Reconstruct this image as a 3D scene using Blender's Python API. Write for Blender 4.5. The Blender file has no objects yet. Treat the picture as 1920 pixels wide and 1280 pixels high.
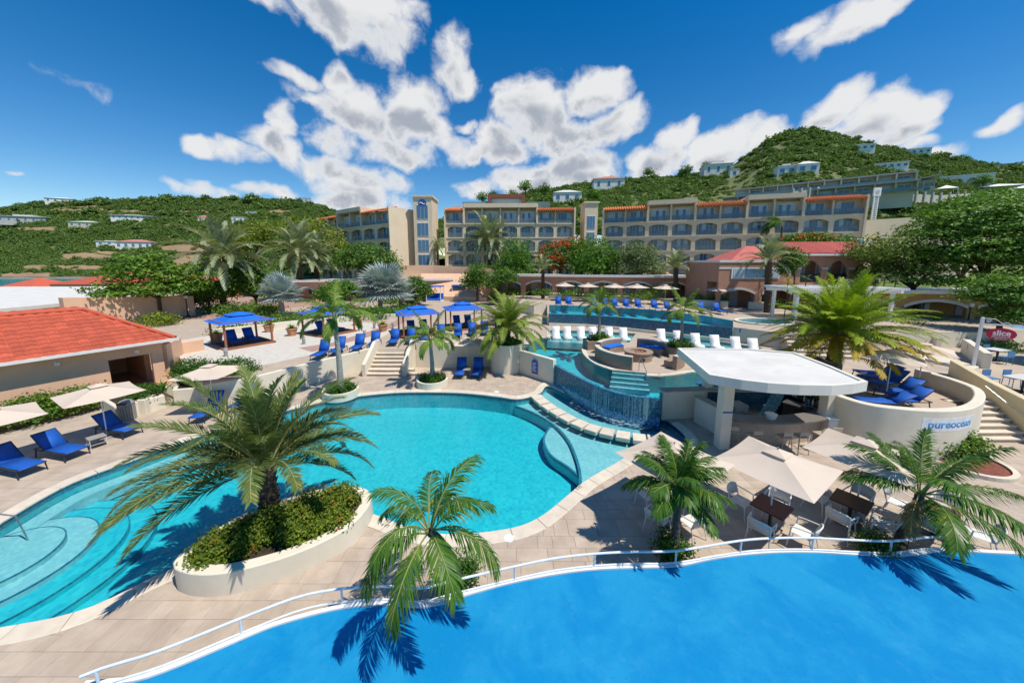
import bpy, bmesh, math, random
from math import sin, cos, pi, radians, degrees, atan2, hypot, sqrt, exp
from mathutils import Vector, Matrix, noise, geometry
SC = bpy.context.scene
COL = SC.collection
rnd = random.Random(7)

# ------------------------------------------------------------------ camera
F, HOR, CY, H = 640.0, 492.0, 585.0, 7.5
TH = math.atan((CY - HOR) / F)
cam_d = bpy.data.cameras.new('camera')
cam = bpy.data.objects.new('camera', cam_d)
COL.objects.link(cam)
cam.location = (0, 0, H)
cam.rotation_euler = (pi / 2 - TH, 0, 0)
cam_d.sensor_width = 36.0
cam_d.lens = 36.0 * F / 1920.0
cam_d.shift_y = -(640.0 - CY) / 1920.0
cam_d.clip_start = 0.1
cam_d.clip_end = 12000
SC.camera = cam

def ray(x, y):
    dx = (x - 960) / F; dy = -(y - CY) / F
    return Vector((dx, cos(TH) + dy * sin(TH), -sin(TH) + dy * cos(TH)))
def P(x, y, z):                       # a point of a horizontal plane of known height
    d = ray(x, y); t = (z - H) / d.z
    return Vector((d.x * t, d.y * t, z))
def PY(x, y, Y):                      # a point at a known distance
    d = ray(x, y); t = Y / d.y
    return Vector((d.x * t, Y, H + d.z * t))
def P2(x, y, z):
    p = P(x, y, z); return (p.x, p.y)

# ------------------------------------------------------------------ sun, sky, exposure
SUN_V = Vector((0.45, -0.27, 1.0)).normalized()
SUN_EL = math.asin(SUN_V.z); SUN_AZ = atan2(SUN_V.x, SUN_V.y)
sd = bpy.data.lights.new('sun', 'SUN'); sd.energy = 4.1; sd.angle = radians(0.53); sd.color = (1.0, 0.94, 0.83)
sun = bpy.data.objects.new('sun', sd); COL.objects.link(sun)
sun.rotation_euler = SUN_V.to_track_quat('Z', 'Y').to_euler()
sun.location = (30, -10, 60)
SC.view_settings.view_transform = 'Standard'
SC.view_settings.look = 'None'
SC.view_settings.exposure = 0.31
SC.view_settings.gamma = 1.0
SC.cycles.max_bounces = 6
SC.cycles.transparent_max_bounces = 12
SC.cycles.caustics_reflective = False
SC.cycles.caustics_refractive = False
SC.cycles.sample_clamp_indirect = 4.0

class NT:
    """small helper around a node tree"""
    def __init__(s, tree): s.t = tree
    def n(s, typ, **kw):
        nd = s.t.nodes.new(typ)
        for k, v in kw.items():
            if k == 'i':
                for kk, vv in v.items():
                    if isinstance(vv, bpy.types.NodeSocket): s.t.links.new(vv, nd.inputs[kk])
                    else: nd.inputs[kk].default_value = vv
            else: setattr(nd, k, v)
        return nd
    def m(s, op, a, b=None, c=None, clamp=False):
        nd = s.t.nodes.new('ShaderNodeMath'); nd.operation = op; nd.use_clamp = clamp
        for i, v in enumerate((a, b, c)):
            if v is None: continue
            if isinstance(v, (int, float)): nd.inputs[i].default_value = v
            else: s.t.links.new(v, nd.inputs[i])
        return nd.outputs[0]
    def vm(s, op, a, b=None, out=0, scale=None):
        nd = s.t.nodes.new('ShaderNodeVectorMath'); nd.operation = op
        for i, v in enumerate((a, b)):
            if v is None: continue
            if isinstance(v, bpy.types.NodeSocket): s.t.links.new(v, nd.inputs[i])
            else: nd.inputs[i].default_value = v
        if scale is not None:
            nd.inputs['Scale'].default_value = scale
        return nd.outputs[out]
    def sm(s, x, lo, hi, a=0.0, b=1.0):      # smoothstep
        nd = s.t.nodes.new('ShaderNodeMapRange'); nd.interpolation_type = 'SMOOTHSTEP'
        s.t.links.new(x, nd.inputs[0])
        for k, v in ((1, lo), (2, hi), (3, a), (4, b)): nd.inputs[k].default_value = v
        return nd.outputs[0]
    def mix(s, f, a, b, typ='MIX'):
        nd = s.t.nodes.new('ShaderNodeMix'); nd.data_type = 'RGBA'; nd.blend_type = typ
        for i, v in ((0, f), (6, a), (7, b)):
            if isinstance(v, bpy.types.NodeSocket): s.t.links.new(v, nd.inputs[i])
            elif isinstance(v, (int, float)): nd.inputs[i].default_value = v
            else: nd.inputs[i].default_value = (*v[:3], 1)
        return nd.outputs[2]
    def link(s, a, b): s.t.links.new(a, b)

def build_world():
    w = bpy.data.worlds.new('World'); SC.world = w; w.use_nodes = True
    w.cycles.sampling_method = 'MANUAL'; w.cycles.sample_map_resolution = 512
    t = w.node_tree; t.nodes.clear(); N = NT(t)
    # cumulus: ellipses given as direction, right axis and up axis on the sky sphere
    B = [  # pixel centre, radii, turn (deg), weight
        (600, -40, 200, 70, 8, 1.0), (640, 40, 120, 62, 10, .9), (480, -15, 90, 35, 12, .8), (720, 10, 80, 45, 0, .8),
        (840, 105, 42, 62, 35, .75), (868, 150, 38, 32, 0, .75),
        (640, 150, 36, 40, 0, .9), (680, 215, 85, 70, 0, 1.1), (770, 220, 80, 85, 0, 1.1), (800, 180, 38, 42, 0, .9), (745, 290, 95, 35, 0, .9), (640, 255, 60, 40, 0, .85),
        (525, 225, 38, 45, 20, .9), (520, 275, 55, 42, 0, 1.0), (445, 285, 75, 26, -8, .9), (380, 275, 34, 25, 0, .8),
        (590, 175, 60, 18, 5, .5), (565, 138, 60, 16, 0, .5),
        (660, 335, 95, 45, 0, .95), (680, 375, 85, 32, 0, .9), (600, 318, 40, 26, 0, .8),
        (500, 357, 60, 20, 0, .85), (400, 355, 55, 18, 0, .7), (345, 350, 34, 12, 0, .5),
        (940, 270, 75, 48, 0, 1.0), (865, 285, 60, 32, 0, .9), (1000, 215, 85, 75, 0, 1.1), (1110, 175, 75, 58, 0, 1.15), (1150, 230, 62, 48, 0, .95), (1065, 260, 90, 50, 0, 1.05),
        (1080, 325, 110, 50, 0, .95), (985, 345, 100, 38, 0, .85), (900, 355, 48, 26, 0, .7), (870, 235, 25, 18, 0, .6), (980, 160, 60, 24, -15, .55),
        (1265, 255, 45, 42, 0, .95), (1240, 300, 70, 45, 0, 1.0), (1350, 285, 105, 48, -6, 1.05), (1440, 265, 60, 40, 0, .9),
        (1560, 210, 70, 55, 0, 1.1), (1640, 215, 95, 55, 0, 1.05), (1720, 205, 50, 38, 0, 1.0), (1600, 250, 120, 40, 0, .95), (1690, 250, 60, 30, 0, .8),
        (1575, 45, 110, 38, -14, .85), (1500, 68, 48, 32, -10, .7), (1670, 5, 70, 22, -15, .7),
        (1890, 225, 60, 20, -12, .75), (1770, 285, 50, 14, -8, .5), (25, 321, 28, 8, 0, .6), (140, 155, 70, 16, 18, .28), (1720, 270, 40, 14, 0, .45),
        # beyond the frame the same kind of sky goes on
        (2150, 120, 200, 70, -10, 1.0), (2300, 280, 150, 60, 0, 1.0), (-250, 240, 160, 60, 0, .9), (-500, 60, 220, 90, 8, 1.0),
        (1200, -320, 240, 110, 0, 1.0), (150, -380, 260, 120, 0, 1.0), (1900, -260, 200, 90, 10, .9),
    ]
    g = bpy.data.node_groups.new('cloud_field', 'ShaderNodeTree')
    g.interface.new_socket('Dir', in_out='INPUT', socket_type='NodeSocketVector')
    g.interface.new_socket('Field', in_out='OUTPUT', socket_type='NodeSocketFloat')
    G = NT(g); gi = G.n('NodeGroupInput'); go = G.n('NodeGroupOutput')
    d = gi.outputs[0]; acc = None
    for (cx, cy, rx, ry, rot, wt) in B:
        c0 = ray(cx, cy).normalized(); r = radians(rot)
        ax = ray(cx + rx * cos(r), cy + rx * sin(r)).normalized() - c0
        bx = ray(cx + ry * sin(r), cy - ry * cos(r)).normalized() - c0
        ax -= c0 * ax.dot(c0); bx -= c0 * bx.dot(c0)
        A = ax / ax.length_squared; Bv = bx / bx.length_squared
        u = G.vm('DOT_PRODUCT', d, tuple(A), out=1); v = G.vm('DOT_PRODUCT', d, tuple(Bv), out=1)
        r2 = G.m('MULTIPLY_ADD', u, u, G.m('MULTIPLY', v, v))
        f = G.m('MULTIPLY_ADD', r2, -wt * .5, wt * .5)
        acc = f if acc is None else G.m('MAXIMUM', acc, f)
    G.link(acc, go.inputs[0])

    tc = N.n('ShaderNodeTexCoord')
    dv = N.vm('NORMALIZE', tc.outputs['Generated'])
    # the direction is shaken so that the ellipses lose their outline
    wn = N.n('ShaderNodeTexNoise', i={'Vector': dv, 'Scale': 7.0, 'Detail': 3.0, 'Roughness': 0.55})
    dw = N.vm('ADD', dv, N.vm('SCALE', N.vm('SUBTRACT', wn.outputs['Color'], (0.5, 0.5, 0.5)), scale=0.085))
    fn = N.n('ShaderNodeTexNoise', i={'Vector': dw, 'Scale': 13.0, 'Detail': 8.0, 'Roughness': 0.6})
    vo = N.n('ShaderNodeTexVoronoi', feature='F1', i={'Vector': dw, 'Scale': 13.0, 'Detail': 1.5, 'Roughness': 0.5})
    fb = N.m('ADD', N.m('MULTIPLY', N.m('SUBTRACT', fn.outputs[0], 0.42), 1.15), N.m('MULTIPLY', N.m('SUBTRACT', 0.62, vo.outputs['Distance']), 0.22))
    def field(vec):
        gn = N.n('ShaderNodeGroup'); gn.node_tree = g; N.link(vec, gn.inputs[0]); return gn.outputs[0]
    e0 = field(dw)
    f0 = N.m('ADD', e0, fb)
    f1 = N.m('MULTIPLY_ADD', fb, 0.22, field(N.vm('ADD', dw, (0.02, -0.01, 0.055))))
    mask = N.sm(f0, -0.02, 0.40)
    fade = N.n('ShaderNodeSeparateXYZ', i={0: dv})
    mask = N.m('MULTIPLY', mask, N.sm(fade.outputs[2], 0.0, 0.06))
    thick = N.m('MULTIPLY', N.sm(f1, 0.0, 0.36), N.sm(f0, 0.26, 0.62))
    ccol = N.mix(thick, (0.96, 0.97, 0.985), (0.46, 0.51, 0.60))
    sky = N.n('ShaderNodeTexSky', sky_type='NISHITA')
    sky.sun_disc = False; sky.sun_elevation = SUN_EL; sky.sun_rotation = SUN_AZ
    sky.air_density = 1.0; sky.dust_density = 0.0; sky.ozone_density = 2.0; sky.altitude = 0
    hs = N.n('ShaderNodeHueSaturation', i={'Hue': 0.502, 'Saturation': 1.46, 'Value': 0.86, 'Color': sky.outputs[0]})
    b1 = N.n('ShaderNodeBackground', i={'Color': hs.outputs[0], 'Strength': 0.12})
    b2 = N.n('ShaderNodeBackground', i={'Color': ccol, 'Strength': 0.68})
    mx = N.n('ShaderNodeMixShader', i={0: mask, 1: b1.outputs[0], 2: b2.outputs[0]})
    out = N.n('ShaderNodeOutputWorld'); N.link(mx.outputs[0], out.inputs[0])
build_world()

# ------------------------------------------------------------------ materials
MATS = {}
def mat(name, col, rough=0.7, col2=None, scale=4.0, bump=0.0, bscale=30.0, metal=0.0, spec=0.35, rand=0.0, island=False,
        detail=5.0, dirt=0.0, coat=0.0, transl=0.0, emit=None):
    """a principled material: two tones driven by noise, a random tone for each object or island, fine relief"""
    if name in MATS: return MATS[name]
    m = bpy.data.materials.new(name); m.use_nodes = True; t = m.node_tree; t.nodes.clear(); N = NT(t)
    out = N.n('ShaderNodeOutputMaterial')
    bs = N.n('ShaderNodeBsdfPrincipled', i={'Roughness': rough, 'Metallic': metal, 'Specular IOR Level': spec})
    if coat: bs.inputs['Coat Weight'].default_value = coat
    tc = N.n('ShaderNodeTexCoord'); geo = N.n('ShaderNodeNewGeometry')
    col2 = col2 or tuple(c * 0.8 for c in col)
    n1 = N.n('ShaderNodeTexNoise', i={'Vector': geo.outputs['Position'], 'Scale': scale, 'Detail': detail, 'Roughness': 0.6})
    f = N.sm(n1.outputs[0], 0.3, 0.7)
    c = N.mix(f, col, col2)
    if rand:
        if island: rv = geo.outputs['Random Per Island']
        else:
            oi = N.n('ShaderNodeObjectInfo'); rv = oi.outputs['Random']
        k = N.m('MULTIPLY_ADD', rv, rand * 2, 1 - rand)
        c = N.mix(1.0, c, N.n('ShaderNodeCombineColor', i={0: k, 1: k, 2: N.m('MULTIPLY_ADD', k, .85, .15)}).outputs[0], 'MULTIPLY')
    if dirt:
        n2 = N.n('ShaderNodeTexNoise', i={'Vector': N.vm('MULTIPLY', geo.outputs['Position'], (1.0, 1.0, 0.25)), 'Scale': 1.3, 'Detail': 7.0, 'Roughness': 0.7})
        c = N.mix(N.m('MULTIPLY', N.sm(n2.outputs[0], 0.5, 0.8), dirt), c, tuple(x * 0.55 for x in col))
    N.link(c, bs.inputs['Base Color'])
    if bump:
        n3 = N.n('ShaderNodeTexNoise', i={'Vector': geo.outputs['Position'], 'Scale': bscale, 'Detail': 6.0, 'Roughness': 0.65})
        b = N.n('ShaderNodeBump', i={'Strength': bump, 'Distance': 0.02, 'Height': n3.outputs[0]})
        N.link(b.outputs[0], bs.inputs['Normal'])
    sh = bs.outputs[0]
    if transl:
        tr = N.n('ShaderNodeBsdfTranslucent', i={'Color': c})
        sh = N.n('ShaderNodeMixShader', i={0: transl, 1: sh, 2: tr.outputs[0]}).outputs[0]
    if emit:
        bs.inputs['Emission Color'].default_value = (*emit[:3], 1); bs.inputs['Emission Strength'].default_value = emit[3]
    N.link(sh, out.inputs[0])
    MATS[name] = m
    return m

def leaf_mat(name, c1, c2, c3=None, rough=0.55, transl=0.3, scale=0.7):
    """leaves: every leaf its own tone, clumps of lighter and darker growth"""
    if name in MATS: return MATS[name]
    m = bpy.data.materials.new(name); m.use_nodes = True; t = m.node_tree; t.nodes.clear(); N = NT(t)
    out = N.n('ShaderNodeOutputMaterial'); geo = N.n('ShaderNodeNewGeometry')
    n1 = N.n('ShaderNodeTexNoise', i={'Vector': geo.outputs['Position'], 'Scale': scale, 'Detail': 3.0})
    v = N.m('ADD', N.m('MULTIPLY', geo.outputs['Random Per Island'], 0.6), N.m('MULTIPLY', N.sm(n1.outputs[0], .3, .7), 0.4))
    c = N.mix(v, c1, c2)
    if c3: c = N.mix(N.sm(geo.outputs['Random Per Island'], 0.86, 0.98), c, c3)
    bs = N.n('ShaderNodeBsdfPrincipled', i={'Base Color': c, 'Roughness': rough, 'Specular IOR Level': 0.25})
    tr = N.n('ShaderNodeBsdfTranslucent', i={'Color': N.mix(1.0, c, (1.3, 1.35, 0.5), 'MULTIPLY')})
    mx = N.n('ShaderNodeMixShader', i={0: transl, 1: bs.outputs[0], 2: tr.outputs[0]})
    N.link(mx.outputs[0], out.inputs[0]); MATS[name] = m
    return m

def glass_mat(name, tint, rough=0.03, refl=0.5):
    if name in MATS: return MATS[name]
    m = bpy.data.materials.new(name); m.use_nodes = True; t = m.node_tree; t.nodes.clear(); N = NT(t)
    out = N.n('ShaderNodeOutputMaterial')
    bs = N.n('ShaderNodeBsdfPrincipled', i={'Base Color': (*tint, 1), 'Roughness': rough, 'Specular IOR Level': refl})
    N.link(bs.outputs[0], out.inputs[0]); MATS[name] = m
    return m

def clear_glass(name, tint, amount=0.75):
    m = bpy.data.materials.new(name); m.use_nodes = True; t = m.node_tree; t.nodes.clear(); N = NT(t)
    out = N.n('ShaderNodeOutputMaterial')
    tr = N.n('ShaderNodeBsdfTransparent', i={'Color': (*[0.5 + 0.5 * c for c in tint], 1)}); bs = N.n('ShaderNodeBsdfPrincipled', i={'Base Color': (*tint, 1), 'Roughness': 0.05, 'Specular IOR Level': 0.6})
    mx = N.n('ShaderNodeMixShader', i={0: amount, 1: bs.outputs[0], 2: tr.outputs[0]}); N.link(mx.outputs[0], out.inputs[0]); MATS[name] = m
    return m

def water_mat(name, tint, scale, strength, edge=1.33, stretch=(1, 1, 1)):
    """clear water: what lies below shows through, the sky mirrors by the Fresnel law, ripples by bump"""
    m = bpy.data.materials.new(name); m.use_nodes = True; t = m.node_tree; t.nodes.clear(); N = NT(t)
    out = N.n('ShaderNodeOutputMaterial'); geo = N.n('ShaderNodeNewGeometry')
    pos = N.vm('MULTIPLY', geo.outputs['Position'], stretch)
    n1 = N.n('ShaderNodeTexNoise', i={'Vector': pos, 'Scale': scale, 'Detail': 4.0, 'Roughness': 0.55, 'Distortion': 0.6})
    n2 = N.n('ShaderNodeTexNoise', i={'Vector': pos, 'Scale': scale * 3.1, 'Detail': 2.0})
    hgt = N.m('ADD', N.m('MULTIPLY', n1.outputs[0], 0.8), N.m('MULTIPLY', n2.outputs[0], 0.4))
    bp = N.n('ShaderNodeBump', i={'Strength': strength, 'Distance': 0.06, 'Height': hgt})
    fr = N.n('ShaderNodeFresnel', i={'IOR': edge, 'Normal': bp.outputs[0]})
    tr = N.n('ShaderNodeBsdfTransparent', i={'Color': (*tint, 1)})
    gl = N.n('ShaderNodeBsdfGlossy', i={'Roughness': 0.06, 'Normal': bp.outputs[0]})
    mx = N.n('ShaderNodeMixShader', i={0: fr.outputs[0], 1: tr.outputs[0], 2: gl.outputs[0]})
    N.link(mx.outputs[0], out.inputs[0]); MATS[name] = m
    return m

def mosaic_mat(name, cols, size, rough=0.2, axis='xyz'):
    """small glazed tiles: a colour of the palette for each cell, thin joints"""
    m = bpy.data.materials.new(name); m.use_nodes = True; t = m.node_tree; t.nodes.clear(); N = NT(t)
    out = N.n('ShaderNodeOutputMaterial'); geo = N.n('ShaderNodeNewGeometry')
    cell = N.vm('FLOOR', N.vm('SCALE', geo.outputs['Position'], scale=1.0 / size))
    wn = N.n('ShaderNodeTexWhiteNoise', noise_dimensions='3D', i={'Vector': cell})
    cr = N.n('ShaderNodeValToRGB'); cr.color_ramp.interpolation = 'CONSTANT'
    el = cr.color_ramp.elements
    while len(el) < len(cols): el.new(0.5)
    for k, c in enumerate(cols): el[k].position = k / len(cols); el[k].color = (*c, 1)
    N.link(wn.outputs['Value'], cr.inputs[0])
    ripple = N.n('ShaderNodeTexNoise', i={'Vector': geo.outputs['Position'], 'Scale': 2.2, 'Detail': 5.0, 'Roughness': 0.65, 'Distortion': 1.2})
    col = N.mix(N.sm(ripple.outputs[0], .42, .62), cr.outputs[0], N.mix(1.0, cr.outputs[0], (1.18, 1.10, 1.06), 'MULTIPLY'))  # lighter mottling painted into the tile colour, imitates rippling light in the pools
    bs = N.n('ShaderNodeBsdfPrincipled', i={'Base Color': col, 'Roughness': rough, 'Specular IOR Level': 0.5})
    N.link(bs.outputs[0], out.inputs[0]); MATS[name] = m
    return m

# ------------------------------------------------------------------ objects
def tag(o, label=None, cat=None, group=None, kind=None):
    if label: o['label'] = label
    if cat:
        o['category'] = cat
        if not kind: o['kind'] = 'thing'
    if group: o['group'] = group
    if kind: o['kind'] = kind
    return o
def empty(name, loc=(0, 0, 0), rz=0.0, label=None, cat=None, group=None, parent=None):
    o = bpy.data.objects.new(name, None); COL.objects.link(o)
    o.empty_display_size = 0.1; o.location = loc; o.rotation_euler = (0, 0, rz)
    if parent: o.parent = parent
    return tag(o, label, cat, group)
def link(name, me, parent=None, loc=(0, 0, 0), rot=(0, 0, 0), sc=(1, 1, 1)):
    o = bpy.data.objects.new(name, me); COL.objects.link(o)
    o.location = loc; o.rotation_euler = rot; o.scale = sc
    if parent: o.parent = parent
    return o
def copy_tree(o, parent=None, loc=None, rz=None, label=None, sc=None):
    c = o.copy(); COL.objects.link(c); c.parent = parent
    for ch in o.children: copy_tree(ch, c)
    if loc is not None: c.location = loc
    if rz is not None: c.rotation_euler = (0, 0, rz)
    if sc is not None: c.scale = (sc, sc, sc)
    if label: c['label'] = label
    return c

class MB:
    """collects faces; build() makes ONE mesh object"""
    def __init__(s): s.v = []; s.f = []
    def add(s, vs, fs):
        b = len(s.v); s.v += [tuple(v) for v in vs]; s.f += [tuple(b + i for i in f) for f in fs]; return s
    def box(s, x0, x1, y0, y1, z0, z1, M=None):
        vs = [Vector(p) for p in ((x0, y0, z0), (x1, y0, z0), (x1, y1, z0), (x0, y1, z0), (x0, y0, z1), (x1, y0, z1), (x1, y1, z1), (x0, y1, z1))]
        if M: vs = [M @ v for v in vs]
        return s.add(vs, [(0, 3, 2, 1), (4, 5, 6, 7), (0, 1, 5, 4), (1, 2, 6, 5), (2, 3, 7, 6), (3, 0, 4, 7)])
    def beam(s, a, b, w, h, up=(0, 0, 1)):
        a = Vector(a); b = Vector(b); d = (b - a)
        L = d.length; d.normalize(); u = Vector(up)
        x = d.cross(u)
        if x.length < 1e-4: x = d.cross(Vector((0, 1, 0)))
        x.normalize(); z = x.cross(d)
        vs = []
        for p in (a, b):
            for (i, j) in ((-1, -1), (1, -1), (1, 1), (-1, 1)): vs.append(p + x * (i * w / 2) + z * (j * h / 2))
        return s.add(vs, [(3, 2, 1, 0), (4, 5, 6, 7), (0, 1, 5, 4), (1, 2, 6, 5), (2, 3, 7, 6), (3, 0, 4, 7)])
    def tube(s, pts, r, n=8, cap=True):
        pts = [Vector(p) for p in pts]; rs = r if isinstance(r, (list, tuple)) else [r] * len(pts)
        rings = []
        prev = None
        for i, p in enumerate(pts):
            a = pts[max(i - 1, 0)]; b = pts[min(i + 1, len(pts) - 1)]
            d = (b - a).normalized()
            if prev is None:
                x = d.cross(Vector((0, 0, 1)))
                if x.length < 1e-3: x = Vector((1, 0, 0))
            else: x = prev - d * prev.dot(d)
            x.normalize(); prev = x; y = d.cross(x)
            rings.append([p + (x * cos(2 * pi * k / n) + y * sin(2 * pi * k / n)) * rs[i] for k in range(n)])
        vs = [v for rg in rings for v in rg]; fs = []
        for i in range(len(pts) - 1):
            for k in range(n):
                fs.append((i * n + k, i * n + (k + 1) % n, (i + 1) * n + (k + 1) % n, (i + 1) * n + k))
        if cap:
            fs.append(tuple(range(n - 1, -1, -1))); fs.append(tuple((len(pts) - 1) * n + k for k in range(n)))
        return s.add(vs, fs)
    def lathe(s, prof, n=20, c=(0, 0, 0), cap=True):
        vs = []; fs = []
        for (r, z) in prof:
            for k in range(n): vs.append((c[0] + r * cos(2 * pi * k / n), c[1] + r * sin(2 * pi * k / n), c[2] + z))
        for i in range(len(prof) - 1):
            for k in range(n): fs.append((i * n + k, i * n + (k + 1) % n, (i + 1) * n + (k + 1) % n, (i + 1) * n + k))
        if cap:
            fs.append(tuple(range(n - 1, -1, -1))); fs.append(tuple((len(prof) - 1) * n + k for k in range(n)))
        return s.add(vs, fs)
    def prism(s, poly, z0, z1, top=True, bottom=True, holes=()):
        """vertical prism over a polygon (any shape, holes allowed); z0/z1 numbers"""
        rings = [list(poly)] + [list(h) for h in holes]
        tris = geometry.tessellate_polygon([[Vector((p[0], p[1], 0)) for p in r] for r in rings])
        flat = [p for r in rings for p in r]; n = len(flat)
        vs = [(p[0], p[1], z0) for p in flat] + [(p[0], p[1], z1) for p in flat]; fs = []
        for t in tris:
            a, b, c = (flat[i] for i in t)
            cr = (b[0] - a[0]) * (c[1] - a[1]) - (b[1] - a[1]) * (c[0] - a[0])
            t = tuple(t) if cr > 0 else tuple(reversed(t))
            if top: fs.append(tuple(i + n for i in t))
            if bottom: fs.append(tuple(reversed(t)))
        o = 0
        for ri, r in enumerate(rings):
            ar = sum(r[i][0] * r[(i + 1) % len(r)][1] - r[(i + 1) % len(r)][0] * r[i][1] for i in range(len(r)))
            flip = (ar > 0) == (ri == 0)
            for i in range(len(r)):
                a, b = o + i, o + (i + 1) % len(r)
                fs.append((a, b, b + n, a + n) if flip else (b, a, a + n, b + n))
            o += len(r)
        return s.add(vs, fs)
    def sheet(s, poly, z, holes=()):
        rings = [list(poly)] + [list(h) for h in holes]
        tris = geometry.tessellate_polygon([[Vector((p[0], p[1], 0)) for p in r] for r in rings])
        flat = [p for r in rings for p in r]; fs = []
        for t in tris:
            a, b, c = (flat[i] for i in t)
            cr = (b[0] - a[0]) * (c[1] - a[1]) - (b[1] - a[1]) * (c[0] - a[0])
            fs.append(tuple(t) if cr > 0 else tuple(reversed(t)))
        return s.add([(p[0], p[1], z) for p in flat], fs)
    def wall(s, path, w, z0, z1, closed=False):
        """a wall of width w (to the left of the path); z0, z1 numbers or one per point"""
        n = len(path); off = offset(path, w, closed)
        Z0 = z0 if isinstance(z0, (list, tuple)) else [z0] * n; Z1 = z1 if isinstance(z1, (list, tuple)) else [z1] * n
        vs = []
        for i in range(n):
            a, b = path[i], off[i]
            vs += [(a[0], a[1], Z0[i]), (b[0], b[1], Z0[i]), (b[0], b[1], Z1[i]), (a[0], a[1], Z1[i])]
        fs = []
        for i in range(n if closed else n - 1):
            p, q = 4 * i, 4 * ((i + 1) % n)
            fs += [(p, q, q + 3, p + 3), (p + 3, q + 3, q + 2, p + 2), (p + 2, q + 2, q + 1, p + 1), (p + 1, q + 1, q, p)]
        if not closed:
            e = 4 * (n - 1); fs += [(0, 3, 2, 1), (e, e + 1, e + 2, e + 3)]
        return s.add(vs, fs)
    def mesh(s, name, m, smooth=False):
        me = bpy.data.meshes.new(name); me.from_pydata(s.v, [], s.f)
        ms = m if isinstance(m, (list, tuple)) else [m]
        for k in ms: me.materials.append(k)
        if smooth: me.polygons.foreach_set('use_smooth', [True] * len(me.polygons))
        me.update(); return me
    def build(s, name, m, parent=None, smooth=False, bevel=0.0, seg=1, loc=(0, 0, 0), rz=0.0, angle=35):
        me = s.mesh(name, m, smooth)
        if smooth:
            try: me.set_sharp_from_angle(angle=radians(angle))
            except Exception: pass
        o = link(name, me, parent, loc, (0, 0, rz))
        if bevel:
            b = o.modifiers.new('bevel', 'BEVEL'); b.width = bevel; b.segments = seg; b.limit_method = 'ANGLE'; b.angle_limit = radians(40)
        return o

def offset(path, w, closed=False):
    """the path moved w to its left"""
    n = len(path); out = []
    for i in range(n):
        if closed: a, b, c = path[i - 1], path[i], path[(i + 1) % n]
        else: a, b, c = path[max(i - 1, 0)], path[i], path[min(i + 1, n - 1)]
        def nd(p, q):
            dx, dy = q[0] - p[0], q[1] - p[1]; L = hypot(dx, dy)
            return None if L < 1e-9 else (-dy / L, dx / L)
        n1, n2 = nd(a, b), nd(b, c)
        n1 = n1 or n2; n2 = n2 or n1
        mx, my = n1[0] + n2[0], n1[1] + n2[1]; L = hypot(mx, my) or 1
        mx, my = mx / L, my / L; k = max(0.4, mx * n1[0] + my * n1[1])
        out.append((b[0] + mx * w / k, b[1] + my * w / k))
    return out
def spline(pts, step=0.3, closed=False):
    """Catmull-Rom curve through the points, evenly resampled"""
    n = len(pts); dense = []
    for i in range(n if closed else n - 1):
        if closed: p0, p1, p2, p3 = pts[i - 1], pts[i], pts[(i + 1) % n], pts[(i + 2) % n]
        else: p0, p1, p2, p3 = pts[max(i - 1, 0)], pts[i], pts[i + 1], pts[min(i + 2, n - 1)]
        for k in range(24):
            t = k / 24
            dense.append(tuple(0.5 * ((2 * p1[j]) + (-p0[j] + p2[j]) * t + (2 * p0[j] - 5 * p1[j] + 4 * p2[j] - p3[j]) * t * t + (-p0[j] + 3 * p1[j] - 3 * p2[j] + p3[j]) * t ** 3) for j in range(len(p1))))
    dense.append(tuple(pts[0]) if closed else tuple(pts[-1]))
    L = [0.0]
    for a, b in zip(dense, dense[1:]): L.append(L[-1] + math.dist(a, b))
    m = max(2, int(round(L[-1] / step))); out = []; j = 0
    for k in range(m + (0 if closed else 1)):
        s_ = L[-1] * k / m
        while j < len(L) - 2 and L[j + 1] < s_: j += 1
        u = (s_ - L[j]) / max(1e-9, L[j + 1] - L[j])
        out.append(tuple(a + (b - a) * u for a, b in zip(dense[j], dense[j + 1])))
    return out
def inside(p, poly):
    x, y = p[0], p[1]; c = False; n = len(poly); j = n - 1
    for i in range(n):
        xi, yi = poly[i][0], poly[i][1]; xj, yj = poly[j][0], poly[j][1]
        if (yi > y) != (yj > y) and x < (xj - xi) * (y - yi) / (yj - yi) + xi: c = not c
        j = i
    return c
def area(poly):
    return 0.5 * sum(poly[i][0] * poly[(i + 1) % len(poly)][1] - poly[(i + 1) % len(poly)][0] * poly[i][1] for i in range(len(poly)))
def px(*pts, z=0.0): return [P2(x, y, z) for x, y in pts]
def lerp(a, b, t): return a + (b - a) * t
# ================================================================== the setting: decks, pools, terraces
ORD = ['first','second','third','fourth','fifth','sixth','seventh','eighth','ninth','tenth','eleventh','twelfth']
T, U = 1.30, 2.45
KS = (H - T) / (H - 1.45)
def ks(*pts): return [(a * KS, b * KS) for a, b in pts]
M_trav = mat('travertine', (0.495, 0.405, 0.325), 0.75, (0.40, 0.32, 0.25), 1.6, 0.25, 40, rand=0.06, dirt=0.45)
M_trav_i = mat('travertine_field', (0.495, 0.405, 0.325), 0.75, (0.40, 0.32, 0.25), 1.6, 0.25, 40, rand=0.06, island=True, dirt=0.45)
M_grout = mat('grout', (0.44, 0.36, 0.29), 0.9, (0.39, 0.32, 0.255), 6, 0.2, 60)
M_coping = mat('coping_stone', (0.68, 0.60, 0.49), 0.65, (0.60, 0.52, 0.42), 3, 0.2, 50, rand=0.06)
M_cream = mat('cream_render', (0.66, 0.60, 0.48), 0.8, (0.60, 0.54, 0.43), 1.2, 0.12, 45, dirt=0.18)
M_cream2 = mat('pale_cream_render', (0.72, 0.66, 0.54), 0.8, (0.66, 0.60, 0.48), 1.4, 0.12, 45, dirt=0.2)
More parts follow.
